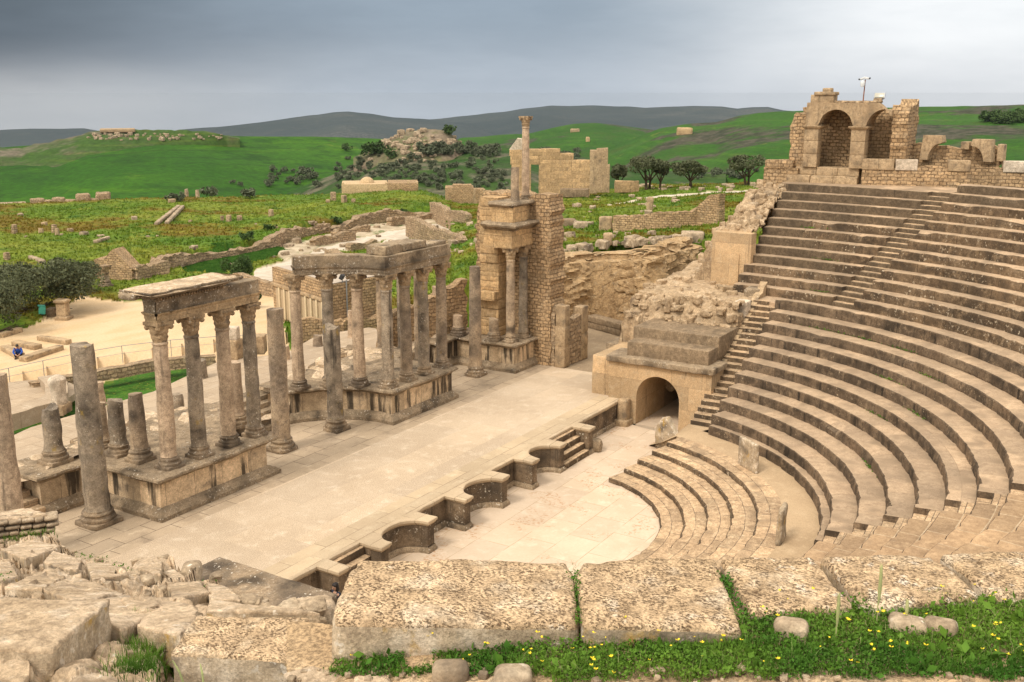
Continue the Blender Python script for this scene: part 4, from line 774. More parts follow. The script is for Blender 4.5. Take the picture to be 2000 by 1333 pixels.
# middle hills on the right
layer('hill',[(-500,330),(850,300),(900,271),(960,266),(1030,262),(1080,250),(1120,243),(1160,240),(1200,243),(1260,252),(1330,262),(1500,275),(2500,290)],1050,620,34,mf2,np.arange(820,1560,6.),44,(2.2,.012),11,bulge=.35)
layer('hill',[(1150,300),(1230,275),(1290,252),(1340,243),(1400,238),(1440,228),(1480,222),(1540,219),(1620,217),(1760,213),(1830,210),(1920,206),(2000,204),(2520,190)],820,330,40,mf2,np.arange(1120,2520,7.),70,(2.6,.014),14,bulge=.35)
# green field hill on the left
layer('hill',[(-500,300),(0,287),(60,283),(110,277),(150,266),(170,261),(210,258),(260,256),(330,257),(390,259),(430,264),(500,266),(600,268),(700,270),(760,273),(820,285),(900,300),(1000,330),(1300,345)],[(-500,640),(0,620),(450,640),(800,700),(1300,700)],[(-500,215),(1300,230)],42,mf1,np.arange(-500,1300,6.),90,(1.2,.012),21,bulge=-.15)
layer('stony_ridge',[(-500,306),(40,292),(100,280),(150,268),(175,261),(210,256),(260,255),(330,256),(390,258),(440,266),(500,280)],[(-500,600),(500,600)],[(-500,520),(150,500),(440,590),(500,595)],26,mf6,np.arange(-60,470,4.),24,(.8,.05),24,bulge=.5,lump=(1.6,.11))
# knoll and scrubby valley between
layer('hill',[(560,380),(640,350),(720,312),(760,296),(800,290),(860,290),(920,287),(1000,283),(1060,292),(1120,312),(1200,330),(1400,345)],480,225,24,mf3,np.arange(560,1420,6.),60,(1.5,.03),31,bulge=.25)
layer('knoll',[(690,312),(720,296),(745,284),(765,272),(780,263),(800,259),(830,256),(850,256),(872,262),(888,274),(905,290),(920,300)],470,425,24,mf4,np.arange(690,922,3.),22,(1.2,.06),33,bulge=.55,lump=(2.4,.09),back=1.12)
# near land: one polar sheet
def ridge_near(x): return interp(x,[(-500,420),(0,401),(60,398),(200,392),(400,385),(560,381),(700,376),(780,371),(830,374),(860,384),(900,396),(1000,396),(1050,379),(1190,371),(1260,363),(1500,358),(1560,352),(2500,330)])
RIDGE=lambda x: interp(x,[(-500,175),(700,172),(860,165),(950,160),(1050,150),(1250,165),(2500,165)])
WALLX=[(250,541),(300,534),(380,510),(450,497),(520,482),(600,460),(700,437),(770,427),(860,422)]
xs=np.concatenate([np.arange(-460,0,10.),np.arange(0,1560,2.6),np.arange(1560,2520,12.)]); nr=190
rows=[]; 
for x in xs:
    rr=float(RIDGE(x)); top=PR(x,float(ridge_near(x)),rr); d=ray(x,430); h=math.hypot(d[0],d[1]); ux,uy=d[0]/h,d[1]/h
    rw_=None
    if x<880:
        yw=float(interp(x,WALLX)) if x>250 else float(interp(x,[(-460,640),(0,560),(170,545),(250,541)])); q=P(x,yw,0); rw_=math.hypot(q[0]-CAM[0],q[1]-CAM[1])
    row=[]
    for f in np.linspace(0,1,nr):
        r=36+(rr-36)*f**1.15
        if rw_ is not None:
            s=float(sstep(rw_-.3,rw_+(.8 if x>250 else 9),r)); fr=max(0,(r-rw_)/(rr-rw_)); zz=s*1.25*(1 if x>250 else .5)*(1-fr)+top[2]*fr**1.1
            if x>780: zz=zz
        else:
            r0=float(interp(x,[(880,72),(960,66),(1090,69.5),(1220,71.5),(1340,75.5),(1500,77),(2500,85)])); z0=float(interp(x,[(880,2.5),(960,4.),(1090,5.15),(1220,5.35),(1340,5.75),(1500,6.5),(2500,8)])); fr=max(0,(r-r0)/(rr-r0)); zz=(z0*sstep(r0-(5 if x<1060 else 1.2),r0,r))*(1-fr)+top[2]*fr
        row.append((CAM[0]+ux*r,CAM[1]+uy*r,zz))
    for f in np.linspace(.05,1,12):
        r=rr*(1+.45*f); row.append((CAM[0]+ux*r,CAM[1]+uy*r,top[2]-20*f**1.3))
    rows.append(row)
G=np.array(rows); Q=G.reshape(-1,3); Q0=Q.copy(); rng=np.hypot(Q[:,0]-CAM[0],Q[:,1]-CAM[1])
SAND=G0([(-200,830),(-200,700),(0,655),(70,632),(125,600),(160,578),(250,592),(292,590),(420,560),(440,560),(480,568),(500,560),(540,575),(560,620),(570,690),(430,690),(300,705),(160,735),(20,765)])
ROAD=G0([(470,560),(500,530),(560,510),(620,485),(690,468),(770,450),(860,434),(905,430),(900,438),(810,455),(760,468),(700,482),(640,497),(600,515),(560,545),(545,575)])
ROAD2=G0([(800,452),(905,436),(915,441),(840,458),(770,473),(740,476)])
ROAD3=[P(x,y,3.5)[:2] for x,y in [(1175,402),(1230,388),(1290,378),(1400,376),(1520,374),(1520,380),(1400,382),(1300,384),(1240,394),(1190,406)]]
EXC=G0([(560,478),(640,462),(720,440),(860,425),(905,428),(880,440),(780,452),(690,474),(620,500),(560,545),(545,520)])
LAWN=G0([(350,520),(420,500),(545,483),(560,492),(470,520),(420,540),(360,530)])
LAWN2=G0([(-100,900),(0,840),(20,765),(160,738),(300,706),(430,692),(520,680),(520,700),(360,742),(220,780),(100,820),(30,870)])
RIGHT=Q[:,0]*0+( (np.arctan2(Q[:,1]-CAM[1],Q[:,0]-CAM[0])<AZ0(930)) )
wob=np.stack([fbm(Q*np.array([1,1,0]),.35,3,k) for k in (1,2)],1)*.9; X_,Y_=Q[:,0]+wob[:,0],Q[:,1]+wob[:,1]
sand=inpoly(X_,Y_,SAND)|inpoly(X_,Y_,ROAD)|inpoly(X_,Y_,ROAD2)|inpoly(X_,Y_,ROAD3); exc=inpoly(X_,Y_,EXC)&~sand; lawn=inpoly(X_,Y_,LAWN)|inpoly(X_,Y_,LAWN2)
dirt=(rng<62)&(~lawn)&(~sand)
mead=(~sand)&(~exc)&(~lawn)&(~dirt)
Q[:,2]+=np.where(mead,fbm(Q0*np.array([1,1,0]),.12,4,3)*.5+fbm(Q0*np.array([1,1,0]),.8,3,5)*.12,fbm(Q0*np.array([1,1,0]),.5,3,4)*.03)+np.where(exc,np.abs(fbm(Q0*np.array([1,1,0]),.35,3,8))*.5,0)
inside=(np.hypot(Q0[:,0],Q0[:,1])<36)|((Q0[:,0]>-28)&(Q0[:,0]<40)&(Q0[:,1]>-5)&(Q0[:,1]<15.5)); Q[inside,2]=np.minimum(Q[inside,2],-.6)
b=MB(); b.grid(Q.reshape(G.shape)); 
tg=NT('near land'); at=tg.n('ShaderNodeAttribute',attribute_name='region'); sp=tg.n('ShaderNodeSeparateColor'); tg.t.links.new(at.outputs['Color'],sp.inputs[0])
mc=grass_nodes(tg,(.07,.13,.009),(.15,.18,.02),(.042,.095,.009),.05)
mc=tg.mix(tg.math('MULTIPLY',tg.ramp(tg.noise(.055,tg.map(tg.pos,(1.3,.8,.2)),7,.62),.5,.58),tg.ramp(tg.noise(.9,detail=6,rough=.7),.28,.5)),mc,(.125,.088,.010))
mc=tg.mix(tg.math('MULTIPLY',tg.ramp(tg.noise(.075,tg.map(tg.pos,(1.3,1,.2)),7,.66),.52,.64),tg.ramp(tg.noise(1.3,detail=6,rough=.7),.42,.6)),mc,(.19,.185,.025))
mc=tg.mix(1.,mc,tg.mix(tg.ramp(tg.noise(1.6,detail=8,rough=.75),.32,.68),(.55,)*3,(1.45,)*3),'MULTIPLY')
lc=grass_nodes(tg,(.035,.11,.010),(.055,.145,.015),(.09,.14,.02),.3); lc=tg.mix(tg.ramp(tg.noise(.8,detail=7,rough=.7),.45,.62),lc,(.022,.06,.006)); lc=tg.mix(tg.ramp(tg.noise(6.,detail=4,rough=.7),.6,.66),lc,(.24,.23,.03)); lc=tg.mix(1.,lc,tg.mix(tg.ramp(tg.noise(5.,detail=6,rough=.7),.3,.7),(.7,)*3,(1.3,)*3),'MULTIPLY')
sc_=tg.mix(tg.ramp(tg.noise(.22,tg.map(tg.pos,(1,2.2,1)),7,.6),.36,.64),(.58,.405,.23),(.62,.46,.285)); sc_=tg.mix(1.,sc_,tg.mix(tg.ramp(tg.noise(7.,detail=6,rough=.75),.3,.7),(.88,)*3,(1.1,)*3),'MULTIPLY')
ec=tg.mix(tg.ramp(tg.noise(.5,detail=8,rough=.7),.4,.6),(.5,.41,.29),(.34,.27,.18)); ec=tg.mix(tg.ramp(tg.noise(.35,detail=6),.55,.66),ec,(.06,.11,.02))
at2=tg.n('ShaderNodeAttribute',attribute_name='road'); sc_=tg.mix(at2.outputs['Fac'],sc_,tg.mix(tg.ramp(tg.noise(.8,detail=8,rough=.7),.4,.6),(.58,.5,.4),(.46,.39,.3))); col=tg.mix(sp.outputs[0],mc,sc_); col=tg.mix(sp.outputs[1],col,ec); col=tg.mix(sp.outputs[2],col,lc)
m_land=tg.out(col,tg.noise(2.,detail=8,rough=.75),.7,.12)
go=struct('ground',b,m_land); rdm=(inpoly(X_,Y_,ROAD)|inpoly(X_,Y_,ROAD2)|inpoly(X_,Y_,ROAD3))&~inpoly(X_,Y_,SAND); ra=go.data.attributes.new('road','FLOAT','POINT'); ra.data.foreach_set('value',rdm.astype(float)); ca=go.data.color_attributes.new('region','FLOAT_COLOR','POINT')
C4=np.stack([sand.astype(float),(exc|dirt).astype(float),lawn.astype(float),np.ones(len(Q))],1); ca.data.foreach_set('color',C4.ravel())
b=MB(); n=48; V=[(0,0,-420)]+[(5600*math.cos(2*PI*k/n),5600*math.sin(2*PI*k/n),-420) for k in range(n)]; b.add(V,[(0,k+1,(k+1)%n+1) for k in range(n)]); struct('plain',b,mf5)
b=MB(); V=[(-22,14.25,ZS),(20,14.25,ZS)]+[P(x,y,ZS) for x,y in [(720,640),(620,655),(560,690),(430,705),(300,765),(60,835),(-60,890)]]; b.add(V,[list(range(len(V)))]); struct('court_floor',b,m_back)
# ================================================================ THINGS BEHIND THE THEATRE
NEAR=Q.copy(); dd_=NEAR-CAM; zz_=dd_@FW; SX=1000+F*(dd_@RT)/zz_; SY=666.5-F*(dd_@UP)/zz_; OKV=(zz_>30)&(np.hypot(dd_[:,0],dd_[:,1])<178)&(~inside)
SX=np.where(OKV,SX,1e6)
def T(x,y):                              # survey point on the land surface
    k=int(np.argmin((SX-x)**2+((SY-y)*1.0)**2)); return tuple(float(v) for v in NEAR[k])
def gz(x,y): k=int(np.argmin((NEAR[:,0]-x)**2+(NEAR[:,1]-y)**2)); return float(NEAR[k,2])
def facing(p): return math.atan2(p[1]-CAM[1],p[0]-CAM[0])-PI/2   # rz turning local X across the view
def mpp(p): return math.dist(p[:2],CAM[:2])/2100.
def fbox(b,p,xa,xb,ya,yb,dep,seed=0,rough=.05,rnd=.05,cell=.6,off=0,chip=.0,rz0=0):
    """block facing the station: image span xa..xb, ya(top)..yb(bottom) at the range of p, depth dep"""
    R=math.dist(p[:2],CAM[:2]); A=PR(xa,yb,R);Bq=PR(xb,yb,R);Tq=PR((xa+xb)/2,ya,R); L=math.dist(A[:2],Bq[:2]); rz=facing(((A[0]+Bq[0])/2,(A[1]+Bq[1])/2))+rz0
    c=np.array([(A[0]+Bq[0])/2-math.sin(rz)*(dep/2+off),(A[1]+Bq[1])/2+math.cos(rz)*(dep/2+off)]); z0=(A[2]+Bq[2])/2
    b.rock((c[0],c[1],(z0+Tq[2])/2-.1),(L,dep,Tq[2]-z0+.2),rz,rnd,rough,cell,seed,chip=chip); return c,rz,z0,Tq[2]
# --- temple on the terrace
p=PR(1100,378,143); t=thing('temple_ruin',p,'large ochre temple wall with a doorway and broken pediment, behind the tower','temple')
b=MB(); fbox(b,p,1052,1152,313,380,1.2,1,.04); fbox(b,p,1092,1120,300,315,1.,2,.12,chip=.4,cell=.4); fbox(b,p,1056,1094,291,314,1.1,3,.06); build('wall',b,m_temple,t)
b=MB(); fbox(b,p,1151,1166,294,376,1.6,4,.06); fbox(b,p,1164,1186,290,374,1.3,5,.07,chip=.3); fbox(b,p,1184,1190,322,374,1.2,6,.1,chip=.5); build('corner_pier',b,m_block,t)
b=MB(); fbox(b,p,999,1037,318,381,1.1,7,.03); build('door_post',b,m_temple,t)
b=MB(); fbox(b,p,997,1057,301,319,1.2,8,.03); fbox(b,p,995,1060,292,302,1.5,9,.05); build('lintel',b,m_temple,t)
b=MB(); R=143; ps=[PR(994,293,R),PR(1022,293,R),PR(1019,272,R),PR(1010,271,R)]; rz=facing(p); dv_=np.array([-math.sin(rz)*2.2,math.cos(rz)*2.2,0]); V=[tuple(q) for q in ps]+[tuple(np.array(q)+dv_) for q in ps]; b.add(V,[(0,1,2,3),(7,6,5,4),(0,4,5,1),(1,5,6,2),(2,6,7,3),(3,7,4,0)]); build('pediment',b,m_marble,t,smooth=False)
b=MB(); fbox(b,PR(1130,380,139),1094,1150,370,383,1.5,10,.1,chip=.3); one('stone_block',b,m_smooth,'long grey block lying at the foot of the temple wall','stone block')
b=MB(); fbox(b,PR(1230,372,150),1200,1248,354,374,1.2,11,.1,chip=.2); one('ruined_wall',b,m_temple,'low ochre wall between the temple and the row of olive trees','wall')
# --- left of the tower: small house, domed shrine, ruins on the skyline
p=T(905,399); p=PR(905,399,160); t=thing('roofless_house',p,'roofless stone house with square openings standing above the excavated street','ruin')
b=MB(); fbox(b,p,870,925,366,400,3.5,21,.06); fbox(b,p,884,921,361,368,2.,22,.1,chip=.3); fbox(b,p,929,945,370,398,2.5,23,.08); fbox(b,p,947,960,373,396,1.5,24,.08,chip=.3); build('wall',b,m_mas,t)
b=MB(); fbox(b,p,924,931,368,399,.8,25,.03); fbox(b,p,943,948,370,397,.8,26,.03); build('door_post',b,m_block,t)
m_plaster=stone('cream plaster',(.56,.43,.27),(.5,.38,.23),(.45,.34,.21),bump=.15)
p=PR(742,375,186); t=thing('domed_shrine',p,'low flat-roofed shrine with a small cream dome behind the meadow','shrine')
b=MB(); fbox(b,p,668,758,360,385,8,31,.02,.03,cell=1.); build('wall',b,m_plaster,t)
b=MB(); fbox(b,p,757,817,358,385,7,32,.05,.03,cell=1.); build('stone_wing',b,m_mas,t)
b=MB(); 
for xa,xb,yt in ((668,672,357),(752,757,357),(812,817,355),(795,800,354)): fbox(b,p,xa,xb,yt,364,.6,int(xa),.02)
build('parapet_knob',b,m_plaster,t)
q=PR(717,360,189); k=189/2050; b=MB(); b.lathe([(1.35*math.cos(a),1.35*math.sin(a)*.95) for a in np.linspace(0,1.5,8)],(q[0],q[1],q[2]),16); build('dome',b,m_plaster,t)
p=PR(140,396,180); t=thing('skyline_ruin',p,'line of tumbled masonry lumps on the skyline at the left of the meadow','ruin')
for k_,(xa,xb,ya) in enumerate(((60,88,389),(86,104,392),(103,128,387),(126,150,391),(150,178,380),(176,190,389),(189,218,377))):
    b=MB(); fbox(b,p,xa,xb,ya,404,2.,40+k_,.22,.3,.5,chip=.8); build('masonry_lump',b,m_rub,t)
p=PR(20,402,178); b=MB(); fbox(b,p,-40,52,399,406,3.,48,.1,chip=.3); one('low_wall',b,m_rock,'grey low wall or slab at the far left edge of the meadow','wall')
t2=[]
for x,y,yt,lab in ((365,386,370,'left of two thin columns standing on the meadow skyline'),(386,386,371,'right of two thin columns standing on the meadow skyline, beside a round bush')):
    q=PR(x,y,174); column(lab,q[0],q[1],q[2]-.2,PR(x,yt,174)[2],.32,False,seed=x,plinth=False,ragged=.1)
# --- meadow stumps
sm=MB(); 
gs='worn square stumps in the meadow'
for k,(x,y,h,wd) in enumerate(((28,457,17,8),(82,457,10,8),(107,455,16,8),(113,461,14,7),(138,452,6,10),(88,440,6,9),(433,431,9,7),(447,433,12,9),(468,431,9,10),(531,423,13,8),(652,392,16,11),(673,395,14,9),(690,396,7,8),(640,396,6,7),(13,508,14,10),(335,396,7,12),(372,434,4,7),(540,446,4,8))):
    q=T(x,y); m=mpp(q); b=MB(); b.rock((q[0],q[1],q[2]+h*m/2-.1),(wd*m,wd*m,h*m+.2),k*.7,.1,.06,.3,k+3,chip=.3); one('stone_stump',b,m_block if k%2 else m_rub,'small worn stone stump among the meadow flowers',"stone",gs)
for x0,y0,x1,y1,lab in ((305,440,350,405,'narrow strip of kerb stones crossing the meadow, left line'),(325,438,358,406,'narrow strip of kerb stones crossing the meadow, right line'),(185,475,212,467,'long fallen stone lying in the meadow below the square stumps'),(60,505,85,515,'fallen blocks in the lower left of the meadow')):
    A_,B_=T(x0,y0),T(x1,y1); b=MB(); n=6
    for k in range(n):
        f=(k+.5)/n; b.rock((A_[0]+(B_[0]-A_[0])*f,A_[1]+(B_[1]-A_[1])*f,A_[2]+(B_[2]-A_[2])*f+.12),(math.dist(A_[:2],B_[:2])/n*.95,.5,.4),math.atan2(B_[1]-A_[1],B_[0]-A_[0]),.1,.06,.3,k+int(x0),chip=.3)
    one('kerb_line',b,m_rock,lab,'kerb stones')
# --- retaining wall, gabled ruin, statue column
b=MB(); wp=[P(x,y+3,0)[:2] for x,y in WALLX]; wall(b,wp,.9,-.4,lambda f:.95+.5*math.sin(f*17)*(f>.05),51,.6,.14,jag=.4,hs=.35); V_=b.V(); ed,ri=voro(V_,(.5,.5,.35),3); V_[:,2]+=np.where(V_[:,2]>.2,ri[:,0]*.14-.1*np.exp(-(ed/.15)**2),0); V_[:,0]+=ri[:,1]*.1; V_[:,1]+=ri[:,2]*.1; b.setV(V_); one('retaining_wall',b,m_rub,'long rough stone retaining wall between the flowered meadow and the road','wall')
A_=P(198,545,0);B_=P(268,548,0); b=MB(); wall(b,[A_[:2],B_[:2]],1.6,-.3,lambda f:2.9-3.6*abs(f-.55) if f>.22 else 2.1-2.*abs(f-.1),52,.3,.12,jag=.35); one('gabled_ruin',b,m_mas,'peaked stump of a masonry wall behind the small worn pillar','ruin')
for k,(x0,y0,x1,y1,h,lab) in enumerate(((262,548,330,533,1.0,'low broken wall right of the peaked masonry stump'),(160,548,200,540,.7,'low tumbled wall left of the peaked masonry stump'),(610,480,690,470,.7,'low curved foundation wall in the excavated street, nearest'),(560,470,640,452,.8,'low foundation wall along the upper side of the street'),(650,462,720,452,.6,'low foundation wall in the middle of the excavated street'),(760,440,860,428,.7,'far foundation wall beside the pale road'),(845,428,915,436,.9,'row of long pale blocks below the roofless house'),(800,462,905,475,.5,'low line of field stones in the grass right of the road'),(680,490,735,484,.6,'low wall edging the road above the angled beam'),(640,500,690,512,.5,'pale kerb wall beside the museum roof'))):
    A_=T(x0,y0);B_=T(x1,y1); b=MB(); wall(b,[A_[:2],((A_[0]+B_[0])/2+.3,(A_[1]+B_[1])/2+.5),B_[:2]],.8,min(A_[2],B_[2])-.4,lambda f:max(A_[2],B_[2])+h+.15*math.sin(f*9),60+k,.3,.16,jag=.35); one('low_wall',b,m_rub,lab,'wall')
q=P(207,560,0); column('small pale worn pillar with a moulded top standing in the grass',q[0],q[1],0,1.85,.34,True,seed=77,bs=1.)
q=P(125,624,0); t=thing('pedestal',q,'carved stone pedestal with moulded foot and cap beside the green bin','pedestal')
b=MB(); b.rock((q[0],q[1],.12),(1.0,1.0,.28),.5,.05,.03,.2,3); build('foot',b,m_block,t)
b=MB(); b.rock((q[0],q[1],.75),(.72,.72,1.1),.5,.04,.03,.2,4); build('shaft',b,m_block,t)
b=MB(); b.rock((q[0],q[1],1.38),(.95,.95,.22),.5,.06,.05,.2,5,chip=.3); build('cap',b,m_block,t)
q=P(102,618,0); b=MB(); b.rock((q[0],q[1],.3),(.9,.6,.65),.5,.06,.04,.2,6,chip=.3); one('stone_block',b,m_smooth,'low squared block between the green bin and the carved pedestal','stone block')
# bin
m_green=simple('turquoise painted metal',(.08,.42,.32),.45,0,.1)
q=P(84,622,0); t=thing('litter_bin',q,'small turquoise litter bin tilted on a post under the dark olive tree','litter bin'); rz=facing(q)
b=MB(); b.tube((q[0],q[1],-.1),(q[0],q[1],.35),.04,.04,8); build('post',b,m_black,t)
b=MB(); b.rock((q[0],q[1],.62),(.46,.36,.62),rz,.06,.004,.2,2,tilt=(0,.12)); build('bucket',b,m_green,t)
b=MB(); b.rock((q[0]-.03,q[1],.95),(.5,.4,.08),rz,.03,0,.2,3,tilt=(0,.12)); build('rim',b,m_green,t)
# --- modern museum block behind the columns
A_=P(541,614,.3);B_=P(648,655,.3);C_=P(742,634,.3); t=thing('site_building',B_,'flat-roofed building of small brick-like stone with tall blind niches, seen between the columns','building')
hA=0.;
def zat(p,y): R=math.dist(p[:2],CAM[:2]); 
ht=PR(541,521,math.dist(A_[:2],CAM[:2]))[2]
b=MB(); wall(b,[A_[:2],B_[:2]],.4,-.3,lambda f:ht,91,.5,.01,jag=0,hs=.6,ends=False); wall(b,[B_[:2],C_[:2]],.4,-.3,lambda f:ht-.1,92,.5,.03,jag=0,hs=.6,ends=False); build('wall',b,m_mas,t)
m_recess=simple('plain cream render',(.40,.30,.19),.8,0,.06); m_cream=simple('cream pilaster',(.56,.44,.28),.8,0,.06)
dx=np.array(B_[:2])-np.array(A_[:2]); Lw=np.linalg.norm(dx); dx/=Lw; nn=np.array([dx[1],-dx[0]]); rzw=math.atan2(dx[1],dx[0])
for k in range(9):
    f=Lw*(.09+.098*k); c=np.array(A_[:2])+dx*f+nn*.2; b=MB(); b.rock((c[0],c[1],1.35),(Lw*.062,.07,2.1),rzw,.01,0,.6,k); build('niche_panel',b,m_recess,t)
    c=c+dx*Lw*.049+nn*.05; b=MB(); b.rock((c[0],c[1],1.4),(.22,.16,2.25),rzw,.02,.005,.6,k+20); build('pilaster',b,m_cream,t)
b=MB(); c=np.array(A_[:2])+dx*Lw/2+nn*.24; b.rock((c[0],c[1],2.62),(Lw,.2,.22),rzw,.03,.01,.8,3); build('ledge',b,m_block,t)
D_=np.array(C_[:2])+np.array(A_[:2])-np.array(B_[:2]); b=MB(); V=[(A_[0],A_[1],ht-.05),(B_[0],B_[1],ht-.05),(C_[0],C_[1],ht-.05),(D_[0],D_[1],ht-.05)]; b.add(V,[(0,1,2,3)]); build('roof',b,simple('roof screed',(.42,.35,.28),.9,0,.08),t)
b=MB(); wall(b,[C_[:2],tuple(D_)],.5,-.2,lambda f:ht+.25,95,.6,.02,jag=0,ends=False); build('parapet',b,m_plaster,t)
q=P(663,560,ht); b=MB(); c=np.array(C_[:2])*.25+np.array(B_[:2])*.75; t=thing('floodlight',(c[0],c[1],ht-.1),'small black floodlight on the corner of the flat-roofed building','floodlight'); b.rock((c[0],c[1],ht+.3),(.5,.25,.35),.4,.03,0,.2,1,tilt=(.5,0)); build('housing',b,m_black,t); b=MB(); b.tube((c[0],c[1],ht-.1),(c[0],c[1],ht+.25),.04,.04); build('bracket',b,m_alu,t)
c=np.array(C_[:2])*.35+np.array(B_[:2])*.65-np.array([math.cos(.55),math.sin(.55)])*.4; b=MB(); b.tube((c[0],c[1],0),(c[0],c[1],ht+.1),.05,.05,8); one('drain_pipe',b,m_alu,'pale vertical pipe on the stone wall of the flat-roofed building','pipe')
for k,(x0,y0,x1,y1,h,z,lab) in enumerate(((585,672,668,668,1.6,.2,'low masonry wall in front of the flat-roofed building'),(455,565,540,580,1.3,0,'brown rubble wall left of the flat-roofed building'),(668,655,745,640,1.,.3,'low masonry wall at the foot of the building, right side'))):
    A2=P(x0,y0,z);B2=P(x1,y1,z); b=MB(); wall(b,[A2[:2],B2[:2]],.6,z-.3,lambda f:z+h+.15*math.sin(f*6),100+k,.35,.07,jag=.2); one('rubble_wall',b,m_rub if k==1 else m_mas,lab,'wall')
for k,(x,yb_,yt,r,lab) in enumerate(((688,659,607,.27,'plain column stump in the court behind the angled beam'),(621,676,655,.3,'short round stump in front of the low masonry wall'),(192,790,748,.36,'pale column drum standing on the rear court behind the thickest column'),(392,738,704,.36,'pale column drum on the lawn edge behind the near carved beam'),(557,702,676,.3,'grey drum beside the freestanding black-streaked column'),(349,808,770,.3,'grey stump behind the near carved beam columns'))):
    z=ZS if k!=1 else ZS; q=P(x,yb_,z); h=(yb_-yt)*math.dist(q[:2],CAM[:2])/2050*1.03; column(lab,q[0],q[1],z,z+h,r,False,seed=80+k,plinth=False,ragged=.05,name='column_drum')
q=P(505,688,ZS); b=MB(); b.rock((q[0],q[1],ZS+.5),(.9,.9,1.1),.6,.05,.04,.2,9,chip=.2); one('stone_block',b,m_block,'pale squared block near the plaza edge left of the angled beam','stone block')
q=P(458,700,ZS); t=thing('stacked_pillar',q,'pillar of stacked mismatched stones at the plaza edge behind the carved beam','pillar'); b=MB(); b.rock((q[0],q[1],ZS+.55),(.8,.8,1.2),.3,.06,.03,.2,1); build('lower_stone',b,m_block,t); b=MB(); b.rock((q[0],q[1],ZS+1.5),(.65,.65,.75),.5,.06,.03,.2,2); build('upper_stone',b,m_marble,t)
# headless statue
q=P(118,806,ZS); t=thing('statue',(q[0],q[1],ZS),'headless draped white statue standing on a square base by the lawn','statue'); b=MB(); b.rock((q[0],q[1],ZS+.2),(.95,.75,.5),.5,.04,.03,.2,3); build('plinth',b,m_block,t)
b=MB(); b.lathe([(.32,0),(.34,.1),(.31,.35),(.3,.6),(.33,.85),(.37,1.1),(.36,1.25),(.25,1.36),(.12,1.42),(.1,1.44)],(q[0],q[1],ZS+.42),24,0,.09,3.5,4); V=b.V(); V[:,0]=q[0]+(V[:,0]-q[0])*1.15; a_=np.arctan2(V[:,1]-q[1],V[:,0]-q[0]); f=1+.06*np.sin(a_*9+V[:,2]*2.5); V[:,0]=q[0]+(V[:,0]-q[0])*f; V[:,1]=q[1]+(V[:,1]-q[1])*f; b.setV(V); build('torso',b,m_marble,t)
# threshold remains on the plaza
for k,(x0,y0,x1,y1,wd,lab) in enumerate(((78,664,135,673,.5,'raised kerb edge at the right of the sunken steps on the plaza'),(30,674,75,683,.6,'middle kerb of the sunken steps on the plaza'),(10,683,40,700,.6,'kerb nearest the crouching person'),(45,707,118,683,.6,'front kerb of the sunken steps beside the crouching person'),(0,660,40,648,.5,'upper kerb of the sunken steps at the left edge'))):
    A2=P(x0,y0);B2=P(x1,y1); c=((A2[0]+B2[0])/2,(A2[1]+B2[1])/2,.13); b=MB(); b.rock(c,(math.dist(A2[:2],B2[:2]),wd,.36),math.atan2(B2[1]-A2[1],B2[0]-A2[0]),.05,.03,.4,k+5); one('kerb_stone',b,m_block,lab,'kerb stone')
# round paved basin + curb by lawn
q=P(40,770,.25); b=MB(); b.lathe([(2.9,-.25),(2.9,.12),(2.8,.18),(.02,.2)],(q[0],q[1],.1),40,0,.06,1.5); one('paved_circle',b,m_back,'round paved stone platform on the lawn at the left','platform')
b=MB(); pts=[P(x,y,.3)[:2] for x,y in ((-20,835),(40,815),(90,800),(112,785),(112,765),(95,748))]; wall(b,pts,1.1,-.1,lambda f:.75,110,.4,.05,jag=.06); one('curved_kerb',b,m_back,'curved pale kerb round the platform on the lawn','kerb')
b=MB(); pts=[P(x,y,.4)[:2] for x,y in ((60,752),(180,730),(300,708),(420,698))]; wall(b,pts,.6,-.1,lambda f:.55,111,.4,.05,jag=.1); one('curved_kerb',b,m_rub,'thin straight line of edging stones along the lawn by the fence','kerb')
# --- fence
fc=thing('fence',P(150,722,0),'thin grey metal railing fence along the edge of the sandy plaza','fence')
fp=[P(x,y,0) for x,y in ((-60,772),(20,752),(150,722),(240,706),(335,694),(430,686),(530,682))]; fr=resample([q[:2] for q in fp],1.55)
for k,q in enumerate(fr): b=MB(); b.tube((q[0],q[1],-.1),(q[0],q[1],.98),.022,.022,6); build('post',b,m_alu,fc)
for z in (.98,.5):
    b=MB()
    for a,c in zip(fr[:-1],fr[1:]): b.tube((a[0],a[1],z),(c[0],c[1],z),.02 if z>.9 else .012,None,6)
    build('rail',b,m_alu,fc)
# --- rocks: five shapes reused
rk=[]
def rocks(pts,label,mat,group,size=(.3,.7),name='field_stone',flat=.65,zf=None):
    protos=[]
    for k in range(4):
        b=MB(); b.rock((0,0,.3*flat),(1.,.75,.6*flat+.25),0,.1,.15,.17,len(group)+k*7,chip=1.1,sc=2.6); o=build(name,b,mat); protos.append(o)
    for i,q in enumerate(pts):
        s=size[0]+(size[1]-size[0])*random.random()**1.6; o=protos[i] if i<4 else protos[i%4].copy()
        if i>=4: COL.objects.link(o)
        o.location=(q[0],q[1],q[2]-.06*s); o.rotation_euler=(0,0,random.random()*6.3); o.scale=(s,s,s*(.7+.5*random.random())); tag(o,label,'stone',group)
